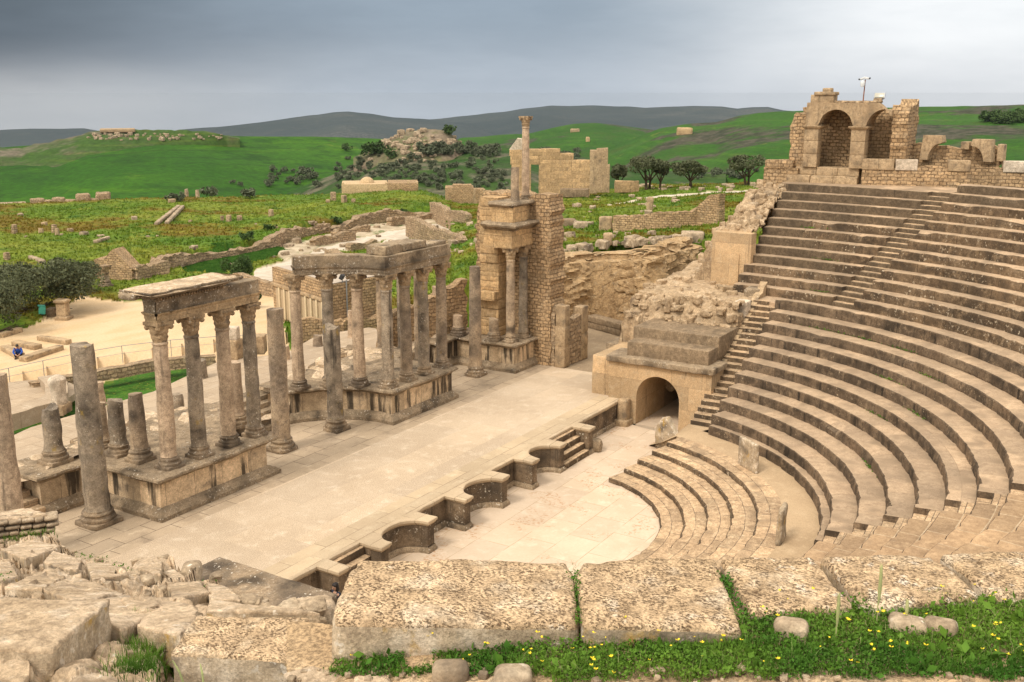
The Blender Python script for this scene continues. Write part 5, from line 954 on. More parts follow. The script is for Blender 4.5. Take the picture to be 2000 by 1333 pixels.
# terrace to the right of the tower
tp_=[(1200,450),(1290,446),(1362,440),(1408,440)]; A_=[T(x,y) for x,y in tp_]; R4=[math.dist(q[:2],CAM[:2]) for q in A_]; R4[3]=R4[2]*.985; A_[3]=PR(1408,440,R4[3]); zb_=min(q[2] for q in A_)-.5
tops=[(0,424),(.4,416),(.70,412),(.78,402),(.84,392),(.9,380),(1,377)]; zf=lambda f: PR(1200+208*f,float(np.interp(f,[p_[0] for p_ in tops],[p_[1] for p_ in tops])),float(np.interp(f,[0,.43,.78,1],R4)))[2]
b=MB(); wall(b,[q[:2] for q in A_],.9,zb_,zf,121,.3,.07,jag=.2,hs=.35); one('masonry_wall',b,m_mas,'long ochre masonry wall across the green terrace, rising to a tall ragged end by the seats','wall')
for k,(xa,xb,ya,yb_,lab,mt) in enumerate(((1170,1195,425,452,'squared stump with a dark top left of the terrace wall',m_block),(1178,1196,456,477,'short drum-like stump in the grass below the terrace wall',m_block),(1263,1276,386,412,'lone upright block standing above the terrace wall',m_block),(1090,1125,430,442,'flat dark block in the grass right of the tower',m_smooth),(1120,1148,434,447,'rounded boulder in the grass right of the tower',m_rock),(1280,1325,465,495,'big rounded boulder above the ochre rock face',m_rock),(1200,1228,436,452,'low block in front of the terrace wall',m_rock),(1330,1375,455,480,'boulder pile at the edge of the rock face',m_rock))):
    q=T((xa+xb)/2,yb_); b=MB(); fbox(b,q,xa,xb,ya,yb_,(xb-xa)*mpp(q)*.8,k+130,.1,.15,.25,chip=.5); one('stone_block',b,mt,lab,'stone block')
random.seed(3); pts=[T(random.uniform(1090,1350),random.uniform(385,485)) for _ in range(64)]; rocks(pts,'pale stone scattered on the green terrace right of the tower',m_rock,'stones scattered on the right terrace',(.3,1.0),name='terrace_stone')
pts=[T(random.uniform(1200,1500),random.uniform(362,374)) for _ in range(34)]; rocks(pts,'pale stone in the row under the olive trees',m_rock,'stones under the olive trees',(.4,1.))
pts=[T(random.uniform(1090,1360),random.uniform(485,505)) for _ in range(40)]; rocks(pts,'lumpy stone along the brink of the ochre rock face',m_rock,'stones along the brink of the rock face',(.4,1.3),name='brink_stone')
pts=[T(random.uniform(550,900),random.uniform(432,500)) for _ in range(60)]; rocks(pts,'pale stone in the excavated street area',m_rock,'stones in the excavated street',(.3,1.))
pts=[T(random.uniform(780,960),random.uniform(436,480)) for _ in range(22)]; rocks(pts,'pale stone in the grass between the road and the tower',m_rock,'stones between road and tower',(.4,1.1))
pts=[T(random.uniform(0,600),random.uniform(420,520)) for _ in range(14)]; rocks(pts,'small pale stone half sunk in the flowered meadow',m_rock,'stones in the meadow',(.35,.9))
# rubble behind the near and middle podiums
blk=[((324,415,833,880),'long dark step block behind the near carved beam'),((150,205,850,868),'flat broken slab at the rear of the near podium'),((640,690,868,0),'')]
for k,(x,y,z,sz,rz,lab,mt) in enumerate(((352,865,2.1,(3.4,.9,.75),.05,'long dark step block behind the near carved beam',m_mould),(330,838,2.3,(2.6,1.2,.5),.3,'broad flat slab on the rubble behind the near carved beam',m_rub),(405,850,2.,(.9,.9,1.0),.2,'dark squared block behind the orange-stained column',m_mould),(190,868,2.7,(2.,.8,.45),.1,'flat broken slab at the rear of the near podium',m_rub),(625,745,2.,(1.,.9,.9),.3,'squared stump behind the left column of the angled beam',m_smooth),(668,720,2.4,(1.3,.9,1.),.5,'dark jagged rubble lump behind the angled beam',m_rub),(735,735,2.1,(2.6,.9,.85),.05,'long weathered block between the columns of the angled beam',m_mould),(690,705,2.2,(1.0,.8,.8),.4,'greyish block behind the angled beam',m_smooth),(785,722,2.2,(1.6,1.,1.),.1,'dark block behind the right part of the angled beam',m_mould))):
    q=P(x,y,z-sz[2]/2); b=MB(); b.rock((q[0],q[1],z),sz,rz,.06,.06,.2,k+140,chip=.4); one('stone_block',b,mt,lab,'stone block')
pts=[]
for _ in range(46): 
    x=random.uniform(-11,9); 
    if -2<x<2.2: continue
    pts.append((x,random.uniform(13.6,15.6),random.uniform(2.3,2.75) if abs(x)<9 else 2.2))
b=MB(); G=[]
for y in np.linspace(13.2,17.5,16): G.append([(x,y,(2.6 if y<15 else 2.6-(y-15)*.6)+.5*abs(vn(np.array([[x,y,0]]),1.1,3)[0])-(.9 if -2.<x<2.2 else 0)) for x in np.linspace(-12,16.8,90)])
b.grid(G); one('rubble_core',b,m_rubble,'low rubble foundations behind the podiums of the stage building','rubble')
rocks(pts,'loose stone on the rubble behind the podiums',m_rubble,'stones behind the podiums',(.4,1.0),name='rubble_stone')
random.seed(17); CO=bpy.data.objects['rubble_core']; SR=bpy.data.objects['rubble_heap']
CV=np.array([v.co[:] for v in CO.data.vertices])+np.array(CO.location); SV=np.array([v.co[:] for v in SR.data.vertices])+np.array(SR.parent.location)
CF=CV[(CV[:,0]<18.6)&(CV[:,2]>4.45)&(CV[:,1]<3.8)]; CT=CV[(CV[:,0]>18.6)&(CV[:,0]<24)&(CV[:,2]>4.6)]; SVv=SV[(SV[:,0]>24.2)&(SV[:,2]>6)]
rocks([tuple(CF[random.randrange(len(CF))]) for _ in range(62)]+[tuple(CT[random.randrange(len(CT))]) for _ in range(26)],'rough stone bedded in the rubble mass above the tunnel roof',m_core,'stones in the rubble above the tunnel',(.22,.62),name='core_stone')
rocks([tuple(SVv[random.randrange(len(SVv))]) for _ in range(70)],'rough stone on the rubble beside the upper seats',m_core,'stones beside the upper seats',(.25,.8),name='core_stone')
# ---------------------------------------------------------------- trees and bushes
def leaf_mat(name,a,c): 
    t=NT(name); col=t.mix(t.ramp(t.noise(.9,detail=5,rough=.65),.35,.65),a,c); col=t.mix(1.,col,t.mix(t.noise(14.,detail=3),(.6,)*3,(1.4,)*3),'MULTIPLY'); return t.out(col,None,rough=.75,spec=.2)
m_olive=leaf_mat('olive leaves',(.06,.07,.03),(.125,.135,.07)); m_bush=leaf_mat('dark bush leaves',(.03,.06,.014),(.07,.115,.03)); m_grey=leaf_mat('grey olive leaves',(.075,.09,.048),(.12,.135,.08)); m_bark=stone('bark',(.10,.075,.05),(.06,.045,.03),bump=.8)
def crown(b,c,rad,nl,leaf,lobes=9,seed=0,flat=.75,gap=.35):
    r=np.random.RandomState(seed); L=[]
    for k in range(lobes):
        a=r.uniform(0,2*PI); h=r.uniform(-.55,.75); e=math.sqrt(max(0,1-h*h))*r.uniform(.45,.75); L.append((c[0]+rad[0]*e*math.cos(a),c[1]+rad[1]*e*math.sin(a),c[2]+rad[2]*h*.62,r.uniform(.34,.55)))
    n=nl; k=r.randint(0,lobes,n); d=r.normal(size=(n,3)); d/=np.linalg.norm(d,axis=1,keepdims=True); s=r.uniform(.35,1,n)**.5
    L=np.array(L); Cc=L[k,:3]+d*(L[k,3]*s)[:,None]*np.array(rad); keep=fbm(Cc,1.6/max(rad[0],.3)*1.6,2,seed)>-gap; Cc=Cc[keep]; n=len(Cc)
    u=r.normal(size=(n,3)); u/=np.linalg.norm(u,axis=1,keepdims=True); w_=np.cross(u,r.normal(size=(n,3))); w_/=np.linalg.norm(w_,axis=1,keepdims=True); sz=leaf*r.uniform(.6,1.3,n)[:,None]
    V=np.stack([Cc-u*sz,Cc+w_*sz*.45,Cc+u*sz,Cc-w_*sz*.45],1).reshape(-1,3); b.add(V,[(4*i,4*i+1,4*i+2,4*i+3) for i in range(n)])
def trunk(b,h,r,spread,seed,n=4):
    q=random.Random(seed); base=Vector((0,0,-.2)); p=Vector((q.uniform(-.1,.1)*h,q.uniform(-.1,.1)*h,h*.45)); b.tube(base,p,r,r*.7,8)
    for k in range(n):
        a=6.28*k/n+q.random(); e=p+Vector((math.cos(a)*spread*.55,math.sin(a)*spread*.55,h*.5)); b.tube(p-Vector((0,0,h*.08)),e,r*.55,r*.2,6); 
        for j in range(2): b.tube(p.lerp(e,.6),e+Vector((q.uniform(-.5,.5)*spread*.7,q.uniform(-.5,.5)*spread*.7,q.uniform(.0,.5)*h*.5)),r*.25,r*.08,5)
def tree(name,label,loc,h,w,seed,nl=2600,leaf=.13,mat=None,cat='tree',group=None,th=.35,lobes=10,two=False,gap=.35):
    t=thing(name,(0,0,0),label,cat,group); b=MB(); trunk(b,h*th*1.5,h*.05,w*.5,seed)
    if two: bb=MB(); trunk(bb,h*th*1.5,h*.045,w*.5,seed+1); V=bb.V()+np.array([w*.22,.1,0]); b.add(V,bb.f)
    build('trunk',b,m_bark,t); b=MB(); crown(b,(0,0,h*(th+(1-th)/2)),(w/2,w/2,h*(1-th)/2*1.15),nl,leaf,lobes,seed,gap=gap); build('crown',b,mat or m_olive,t,smooth=False); t.location=loc; return t
for k,(x,y,yt,wd,lab,two) in enumerate(((1211,374,320,38,'smallest olive tree, left end of the row beside the temple',0),(1263,371,303,68,'widest olive tree with forked trunks, next to the smallest one',1),(1346,367,312,72,'rounded olive tree alone in the middle of the row',1),(1457,362,304,78,'dense olive tree at the right end of the row, nearest the chamber',1),(1290,370,312,40,'slim olive tree touching the right side of the widest tree',0))):
    q=T(x,y); m=mpp(q); tree('olive_tree',lab,q,(y-yt)*m,wd*m,k+5,5200,.16,group='row of olive trees by the temple',two=bool(two),th=.42,gap=.25)
q=P(75,612,0); m=mpp(q); tree('olive_tree','big dark spreading olive tree overhanging the plaza behind the green bin',(q[0],q[1],-.2),4.4,8.2,21,17000,.12,lobes=20,th=.1,gap=.6)
q=P(-15,655,0); tree('olive_tree','dark olive mass at the extreme left edge behind the sunken steps',(q[0],q[1],-.2),4.,5.,22,6000,.12,lobes=10,th=.1)
q=P(140,575,0); tree('olive_tree','lower right arm of the dark olive beside the carved pedestal',(q[0],q[1],.1),3.2,4.2,23,5000,.11,lobes=9,th=.2)
q=P(464,556,0); m=mpp(q); tree('bush','dense green bush behind the right end of the near carved beam',(q[0],q[1],0),2.6,2.6,24,4200,.09,m_bush,'bush',lobes=9,th=.05,gap=.6)
q=P(495,600,.1); tree('bush','low green shrub between the near beam and the flat-roofed building',(q[0],q[1],0),1.6,1.5,25,1500,.09,m_bush,'bush',lobes=6,th=.05)
# bushes and far groves: three shapes reused
def bushes(pts,label,group,h=(1.5,3.),mat=None,name='bush',cat='bush',seed=0,nl=260,leaf=.34):
    if not pts: return
    pr=[]
    for k in range(min(3,len(pts))):
        b=MB(); crown(b,(0,0,.48),(.55,.55,.5),nl,leaf*.35,6,seed+k,gap=.8); o=build(name,b,mat or m_grey,smooth=False); pr.append(o)
    for i,q in enumerate(pts):
        o=pr[i] if i<3 else pr[i%3].copy()
        if i>=3: COL.objects.link(o)
        s=random.uniform(*h); o.location=(q[0],q[1],q[2]-.1*s); o.scale=(s*random.uniform(.9,1.3),s*random.uniform(.9,1.3),s); o.rotation_euler=(0,0,random.random()*6); tag(o,label,cat,group)
dg=bpy.context.evaluated_depsgraph_get(); HILLS=[o for o in S.objects if o.name.split('.')[0] in ('hill','knoll','stony_ridge')]
from mathutils.bvhtree import BVHTree
BV=[BVHTree.FromPolygons([v.co[:] for v in o.data.vertices],[p_.vertices[:] for p_ in o.data.polygons]) for o in HILLS]
def H(x,y):
    d=Vector(ray(x,y)).normalized(); best=None
    for bv in BV:
        h=bv.ray_cast(Vector(CAM),d,4000)
        if h[0] is not None and (best is None or h[3]<best[3]): best=h
    return tuple(best[0]) if best else None
def HS(l): return [q for q in (H(x,y) for x,y in l) if q]
random.seed(11)
bushes(HS([(545,345),(555,338),(530,352),(590,345),(600,352),(612,348),(593,338),(605,342),(570,352),(455,360),(470,365),(520,365),(560,360)]+[(random.uniform(520,620),random.uniform(335,368)) for _ in range(12)]),'round grey-green bush in the yellow-flowered hollow of the wheat field','bushes in the hollow of the field',(2.5,4.5),seed=3)
bushes(HS([(678,296),(676,292),(573,263)]),'dark lone bush on the smooth green field','lone bushes on the green field',(4,6),m_bush,seed=6)
bushes(HS([(random.uniform(655,985),random.triangular(300,386,350)) for _ in range(110)]),'grey-green olive in the grove on the slope left of the tower','olive grove left of the tower',(1.7,3.6),seed=9,name='olive_tree',cat='tree')
bushes(HS([(900+random.uniform(-1,1)*75,300-(random.uniform(-1,1))*8) for _ in range(30)]),'dark hedge bush on the line crossing the hill left of the tower','hedge bushes across the hill',(3.,5.5),seed=12)
bushes(HS([(random.uniform(660,860),random.uniform(318,352)) for _ in range(34)]),'small scrub bush below the rocky knoll','scrub below the knoll',(1.8,3.6),seed=15)
bushes(HS([(878,263),(884,264),(890,265),(726,302),(735,304),(748,300),(765,310),(720,306)]),'dark bush beside the rocky knoll','bushes beside the knoll',(5,8),m_bush,seed=18)
bushes(HS([(random.uniform(1360,1540),random.uniform(336,352)) for _ in range(26)]),'scrub bush on the valley floor behind the row of olive trees','scrub behind the row of olive trees',(2.5,4.5),seed=21)
bushes(HS([(1980+random.uniform(-55,20),238+random.uniform(-6,6)) for _ in range(30)]),'dark bush of the thicket on the right hillside','thicket on the right hillside',(4.5,8),m_bush,seed=24)
bushes(HS([(1916,207),(1410,229),(1403,232),(1380,236),(1947,206)]),'tiny dark tree on the right skyline','skyline trees on the right',(6,9),m_bush,name='far_tree',cat='tree',seed=27)
bushes(HS([(random.uniform(1060,1130),random.uniform(296,330)) for _ in range(26)]),'grey olive on the slope directly behind the temple wall','olives behind the temple',(3.,5.),seed=29,name='olive_tree',cat='tree')
bushes([T(407,386),T(332,394),T(350,393),T(480,388)],'leafless-looking bush on the skyline of the meadow','bushes on the meadow skyline',(1.6,2.8),seed=33)
bushes([T(x,y) for x,y in ((530,450),(795,419),(690,440),(480,470),(660,440))],'low dark green bush in the flowered meadow','bushes in the meadow',(1.,1.8),m_bush,seed=36)
# far rock outcrop and farm
for x,y,wd,h,lab,mt in ((1337,262,30,12,'flat-topped reddish rock outcrop on the right hillside',m_cliff),(1123,258,18,6,'tiny pale building on the distant green hill','b'),(1148,277,8,9,'lone reddish boulder on the green slope',m_cliff),(230,257,60,5,'long low ruin on the stony skyline at the left','b'),(243,252,5,6,'short stub of masonry on the left skyline','b')):
    q=H(x,y)
    if not q: continue
    m=math.dist(q[:2],CAM[:2])/2080; b=MB(); b.rock((q[0],q[1],q[2]+h*m*.35),(wd*m,wd*m*.6,h*m*1.3),facing(q),h*m*.3,h*m*.12,h*m*.35,int(x),chip=.5); one('rock_outcrop' if mt is m_cliff else 'far_ruin',b,m_block if mt=='b' else mt,lab,'rock' if mt is m_cliff else 'ruin')
random.seed(5)
kp=HS([(random.gauss(805,38),random.gauss(283,14)) for _ in range(110)]); rocks(kp,'grey boulder on the rocky knoll',m_rock,'boulders on the knoll',(1.2,3.6),name='boulder')
kp=HS([(random.uniform(170,440),random.uniform(262,275)) for _ in range(70)]); rocks(kp,'pale boulder along the stony skyline ridge',m_rock,'boulders on the stony ridge',(1.,2.6),name='boulder')
# ---------------------------------------------------------------- meadow tufts (uncountable)
tt=NT('meadow plants'); mc=grass_nodes(tt,(.085,.15,.010),(.185,.22,.026),(.05,.11,.010),.05)
mc=tt.mix(tt.math('MULTIPLY',tt.ramp(tt.noise(.055,tt.map(tt.pos,(1.3,.8,.2)),7,.62),.5,.58),tt.ramp(tt.noise(.9,detail=6,rough=.7),.28,.5)),mc,(.155,.108,.012))
mc=tt.mix(tt.math('MULTIPLY',tt.ramp(tt.noise(.075,tt.map(tt.pos,(1.3,1,.2)),7,.66),.52,.64),tt.ramp(tt.noise(1.3,detail=6,rough=.7),.42,.6)),mc,(.24,.225,.03)); m_tuft=tt.out(mc,None,rough=.85)
def tufts(name,label,cand,n,h,wd,mat,seed,cat,blades=3):
    r=np.random.RandomState(seed); base=cand[r.randint(0,len(cand),n)]+np.stack([r.uniform(-.5,.5,n),r.uniform(-.5,.5,n),np.zeros(n)],1); Vs=[]
    for k in range(blades):
        a=r.uniform(0,2*PI,n); hh=h*r.uniform(.5,1.3,n); w_=wd*r.uniform(.6,1.3,n); ux,uy=np.cos(a)*w_,np.sin(a)*w_; lx,ly=r.normal(0,.35,n)*hh,r.normal(0,.35,n)*hh; o2=np.stack([r.normal(0,wd,n),r.normal(0,wd,n),np.full(n,-.05)],1)
        Vs.append(np.stack([base+o2+np.stack([-ux,-uy,0*a],1),base+o2+np.stack([ux,uy,0*a],1),base+o2+np.stack([lx,ly,hh],1)],1))
    V=np.concatenate(Vs).reshape(-1,3); b=MB(); b.add(V,[(3*i,3*i+1,3*i+2) for i in range(len(V)//3)]); o=build(name,b,mat,smooth=False); return tag(o,label,cat,None,'stuff')
vis=(rng<178)&(SX>-60)&(SX<2060)&(~inside)
tufts('meadow_grass','flowering green, yellow and rust coloured meadow plants behind the theatre',NEAR[mead&vis],30000,.24,.09,m_tuft,1,'grass')
m_lawn=leaf_mat('lawn blades',(.035,.11,.012),(.07,.16,.02)); tufts('lawn_grass','short bright green lawn by the fence and the road',NEAR[lawn&vis],16000,.13,.04,m_lawn,2,'grass')
# ================================================================ FOREGROUND: outer ring of the theatre
def quad_block(corners,thick,seed=0,cell=.045,rnd=.05,rough=.02,chip=.25,sc=3.,fine=.006,mi=0,under=.12):
    """block whose top follows four surveyed corners (far-left, far-right, near-right, near-left)"""
    c=[np.array(q) for q in corners]; L=(np.linalg.norm(c[1]-c[0])+np.linalg.norm(c[2]-c[3]))/2; W=(np.linalg.norm(c[3]-c[0])+np.linalg.norm(c[2]-c[1]))/2
    b=MB(); b.rock((0,0,0),(L,W,thick),0,rnd,rough,cell,seed,chip=chip,sc=sc); V=b.V(); u=V[:,0]/L+.5; v=.5-V[:,1]/W; k=1-under*np.clip(-(V[:,2]-thick/2),0,None)[:,None]*0
    B_=(c[0][None]*((1-u)*(1-v))[:,None]+c[1][None]*(u*(1-v))[:,None]+c[2][None]*(u*v)[:,None]+c[3][None]*((1-u)*v)[:,None]); B_[:,2]+=V[:,2]-thick/2
    B_+=fine*np.stack([fbm(B_,18.,3,seed+j) for j in range(3)],1); Mx=b.f; b.setV(B_)
    if mi==2:                              # top and sides carry different surfaces
        top=V[:,2]>thick*.5-rnd*1.1-.02
        b.m=[0 if all(top[i] for i in f) else 1 for f in b.f]
    return b
ZT=13.0
def Q4(l,z): 
    z=z if isinstance(z,(list,tuple)) else [z]*4
    return [P(x,y,zz) for (x,y),zz in zip(l,z)]
gs='big tool-marked slabs along the foreground'
for k,(l,th,lab) in enumerate((([(690,1089),(1119,1090),(1131,1217),(640,1212)],.42,'longest tool-marked slab, at the left end of the foreground row with an orange-lichened end'),
    ([(1124,1090),(1397,1086),(1452,1226),(1137,1217)],.4,'second slab from the left, between the two weedy joints'),
    ([(1407,1086),(1587,1085),(1668,1182),(1466,1196)],.38,'narrow third slab between the weedy joint and the open crack'),
    ([(1602,1085),(1822,1077),(1925,1163),(1688,1180)],.38,'fourth slab right of the open crack, behind the tall pale weed'),
    ([(1836,1077),(2090,1070),(2190,1150),(1945,1163)],.38,'last slab at the right edge of the foreground row'))):
    zz=[ZT+.02*n1(k*3.1+j,5) for j in range(4)]
    b=quad_block(Q4(l,zz),th,k+300,.03,.045,.016,.18,4.,.008,2); one('stone_slab',b,[m_slab,m_slabe],lab,'stone slab',gs,angle=70)
# left blocks
# rubble slope
YO=[(-220,1040),(-60,1050),(0,1064),(50,1046),(95,1040),(130,1062),(160,1080),(200,1092),(250,1096),(300,1092),(340,1098),(400,1128),(440,1150),(480,1182),(540,1190),(600,1200),(660,1212),(760,1230)]
def zsl(x,y):
    k=math.tan(math.atan((y-183.4)/F)); z=(15.42-6.52/k)/(1-.404/k) if k>.43 else 3.4
    z=min(12.6,max(z,6.+(y-1046)*.045 if y<1150 else 9,3.4)); return min(z,12.4-.0045*max(0,1330-y)-(.5*float(sstep(1255,1280,y)*sstep(300,330,x)*sstep(600,570,x))))
lb=[([(548,1170),(652,1158),(658,1192),(560,1206)],11.75,.45,'flat-topped pale block above the near tunnel, left of the dark-haired head'),([(385,1199),(606,1206),(566,1287),(332,1272)],12.35,.42,'flat slab with a scooped rough top and dark lichened front, lower left'),
    ([(-90,1158),(217,1168),(100,1268),(-110,1262)],[12.35,12.3,12.42,12.45],.5,'large tilted boulder slab in the left corner with a pale upper edge'),
    ([(-60,1250),(58,1262),(70,1345),(-70,1350)],12.35,.7,'dark shaded rock under the tilted slab in the left corner'),
    ([(8,1146),(95,1108),(138,1120),(82,1150)],[10.9,10.3,10.4,11.],.3,'cracked pale tread slab at the far left, upper'),
    ([(84,1151),(140,1122),(240,1158),(150,1176)],[11.1,10.5,10.9,11.3],.3,'tread slab with a dark joint, behind the tilted boulder'),
    ([(152,1176),(244,1158),(316,1190),(232,1228)],[11.4,11.,11.4,11.8],.3,'tread slab right of the tilted boulder'),
    ([(316,1166),(404,1184),(354,1238),(266,1222)],[11.4,11.6,11.95,11.8],.3,'square tread slab above the grass tuft'),
    ([(408,1170),(520,1182),(628,1196),(402,1192)],[11.3,11.6,11.9,11.7],.25,'thin slab behind the scooped block'),
    ([(252,1106),(288,1085),(318,1090),(314,1122)],[8.9,8.4,8.5,9.0],.55,'squared block with a dark face at the drop to the stage'),
    ([(317,1118),(340,1112),(366,1126),(352,1144)],[9.2,9.1,9.4,9.6],.45,'smaller dark-faced block beside the squared one at the drop'),
    ([(575,1232),(636,1212),(650,1282),(576,1312)],[12.4,12.45,12.55,12.5],.4,'pale broken rock wedged between the scooped block and the longest slab'),
    ([(545,1312),(610,1300),(690,1318),(640,1352)],12.7,.3,'low pale boulder at the bottom edge below the longest slab'),
    ([(690,1316),(760,1314),(770,1345),(690,1350)],12.76,.25,'small pale boulder at the bottom edge among the weeds')]
lb+=[(l,None,th,lab) for l,th,lab in (([(0,1072),(60,1054),(118,1066),(50,1092)],.3,'broken pale block just below the dry stone wall'),([(104,1076),(160,1092),(150,1116),(84,1098)],.3,'angular pale block on the rubble left of the drop'),([(168,1100),(238,1098),(252,1122),(180,1130)],.3,'flat angular block left of the squared dark-faced block'),([(326,1140),(392,1136),(410,1158),(338,1168)],.3,'tilted pale block below the smaller dark-faced block'),([(404,1136),(455,1152),(470,1170),(410,1170)],.25,'thin broken slab at the corner of the near tunnel roof'),([(236,1166),(300,1164),(322,1186),(252,1196)],.25,'small tread fragment beside the square tread slab'),([(-40,1096),(20,1098),(36,1126),(-40,1140)],.3,'pale block at the left edge under the cracked tread'))]
for k,(l,z,th,lab) in enumerate(lb):
    if z is None or 4<=k<=9: z=[zsl(x,y)+.16+.07*n1(x*.37+k,3) for x,y in l]
    b=quad_block(Q4(l,z),th,k+330,.05,.03,.022,.5,3.,.012,2); one('stone_block',b,[m_slab if k==1 else m_rubble,m_slabe],lab,'stone block',angle=70)
q=P(376,1118,9.); b=MB(); b.rock((q[0],q[1],9.),(.42,.3,.3),.7,.1,.05,.07,12,chip=.5); one('loose_stone',b,m_rock,'rounded loose stone lying at the brink above the stage','stone')
xs=np.arange(-220,740,4.); nr=130; G=np.zeros((len(xs),nr+4,3))
for i,x in enumerate(xs):
    yo=float(interp(x,YO))
    for j in range(nr):
        y=yo+(1430-yo)*(j/(nr-1))**1.5; z=zsl(x,y)
        G[i,j+4]=P(x,y,z-.06)
    a=G[i,4]; dv_=np.array([a[0]-CAM[0],a[1]-CAM[1]]); dv_/=np.linalg.norm(dv_)
    for j,(o,dz) in enumerate(((1.6,6.),(1.0,3.),(.5,1.1),(.18,.28))): G[i,j]=(a[0]+dv_[0]*o,a[1]+dv_[1]*o,a[2]-dz)
Q_=G.reshape(-1,3); dist=np.hypot(Q_[:,0]-CAM[0],Q_[:,1]-CAM[1]); amp=np.clip(dist/14,.35,1.2); ed,ri=voro(Q_+.12*np.stack([fbm(Q_,2.5,2,k) for k in (71,72,73)],1),(.55,.55,.4),33); Q_[:,2]+=(ri[:,0]*.11-.16*np.exp(-(ed/.12)**2))*np.clip(amp,.5,1); Q_[:,2]+=(fbm(Q_,1.3,4,3)*.18+np.abs(fbm(Q_,3.2,4,7))*.2-np.abs(fbm(Q_,7.,3,9))*.06-.12)*amp; Q_[:,:2]+=np.stack([fbm(Q_,3.,3,11),fbm(Q_,3.,3,12)],1)*.07
SL=Q_.copy(); b=MB(); b.grid(Q_.reshape(G.shape),flip=True); one('rubble_slope',b,m_rubble,'tumbled pale rubble slope of the ruined seats filling the lower left','rubble')
dd2=SL-CAM; z2=dd2@FW; SX2=1000+F*(dd2@RT)/z2; SY2=666.5-F*(dd2@UP)/z2
def TS(x,y): k=int(np.argmin((SX2-x)**2+(SY2-y)**2)); return tuple(float(v) for v in SL[k])
random.seed(21); pts=[TS(random.uniform(0,640),random.triangular(1050,1330,1110)) for _ in range(75)]; rocks(pts,'broken stone on the rubble slope in the lower left',m_rock,'stones on the foreground rubble',(.06,.26),name='rubble_stone')
# low dry wall at the left edge
lw=thing('dry_stone_wall',P(45,1030,5.5),'low dry wall of stacked flat stones at the left edge, below the cut-off column','wall'); zt=6.4
A2=P(-60,1010,zt);B2=P(90,1010,zt); R=math.dist(A2[:2],CAM[:2]); 
for r_,(ya,yb_) in enumerate(((1002,1013),(1013,1024),(1024,1035),(1035,1048))):
    x=-70+9*(r_%2)
    b=MB()
    while x<88+3*r_: 
        w_=random.uniform(16,30); a=PR(x,yb_-3*(x+70)/160*0+ (14-x*.14)*.6,R);c=PR(x+w_-1.5,ya+(14-x*.14)*.6,R); b.rock(((a[0]+c[0])/2,(a[1]+c[1])/2,(a[2]+c[2])/2),(math.dist(a[:2],c[:2]),.5,c[2]-a[2]),facing(a),.05,.02,.08,int(x)+r_*40+200,chip=.3); x+=w_
    build('stone_course',b,m_rock,lw)
b=quad_block([PR(-70,1012,R+1.2),PR(52,988,R+1.6),PR(92,1004,R-.1),PR(-70,1020,R-.1)],.2,401,.07,.05,.05,.4,3.,.02); build('wall_top',b,m_rubble,lw)
def gzf(x): return float(np.interp(x,[560,760,1100,1300,1460,2100],[12.66,12.74,12.82,12.85,12.9,12.92]))
# terrace ground under the slabs
xs=np.arange(560,2160,12.); G=np.zeros((len(xs),40,3))
for i,x in enumerate(xs):
    for j,y in enumerate(np.linspace(1165 if x>1150 else 1215,1480,40)): G[i,j]=P(x,y,gzf(x))
Q_=G.reshape(-1,3); Q_[:,2]+=fbm(Q_,2.2,4,3)*.05; bk=Q_.copy(); b=MB(); b.grid(Q_.reshape(G.shape),flip=True); m_soil=floor_mat('stony soil',(.5,.38,.24),(.38,.28,.17),(.56,.45,.31),0,0,0,None,spk=.45,bump=1.); struct('terrace_ground',b,m_soil)
for k,(x,y,w_,h,lab) in enumerate(((1545,1245,60,34,'pale stone half buried in the weeds below the narrow slab'),(1775,1228,70,22,'left of two pale stones showing in the grass at the right'),(1835,1232,60,24,'right of two pale stones showing in the grass at the right'),(880,1322,70,30,'pale stone at the bottom edge below the longest slab'),(1000,1330,70,26,'flat stone at the bottom edge under the yellow flowers'))):
    q=P(x,y,gzf(x)+.02); m=math.dist(q,CAM)/2050; b=MB(); b.rock((q[0],q[1],q[2]),(w_*m,w_*m*.7,h*m*2),facing(q),.05,.03,.04,k+410,chip=.6); one('loose_stone',b,m_rock,lab,'stone')
random.seed(9); pts=[P(x_,random.uniform(1308,1345),gzf(x_)+.02) for x_ in [random.uniform(560,2000) for _ in range(80)]]; rocks(pts,'small gravel stone along the bottom edge',m_rock,'gravel along the bottom edge',(.02,.06),name='gravel_stone')
# weeds: blades, leaves, flowers
rs=np.random.RandomState(4)
def fgpt(n,zone):
    out=np.zeros((0,3))
    while len(out)<n:
        x=rs.uniform(640,2060,n*3); y=rs.uniform(1170,1345,n*3)
        top=np.interp(x,[640,700,800,900,1000,1130,1200,1300,1440,1460,1500,1600,1700,1800,1900,2060],[1290,1282,1262,1245,1240,1225,1222,1235,1228,1195,1188,1180,1180,1172,1165,1160]); bot=np.interp(x,[640,760,900,1060,1200,1400,1500,1800,2060],[1312,1320,1330,1328,1336,1330,1322,1326,1330])
        ok=(y>top)&(y<bot+10*vn(np.stack([x*.02,0*x,0*x],1)))
        if zone: ok&=fbm(np.stack([x*.012,y*.02,0*x],1),1.,2,6)>-.48
        out=np.concatenate([out,[P(a_,b_,gzf(a_)+.01) for a_,b_ in zip(x[ok],y[ok])]])
    return out[:n]
m_gl=leaf_mat('weed leaves',(.035,.105,.008),(.11,.20,.02)); m_gd=leaf_mat('dry stalk',(.28,.31,.12),(.4,.39,.18)); m_yel=simple('yellow petals',(.75,.56,.02),.6)
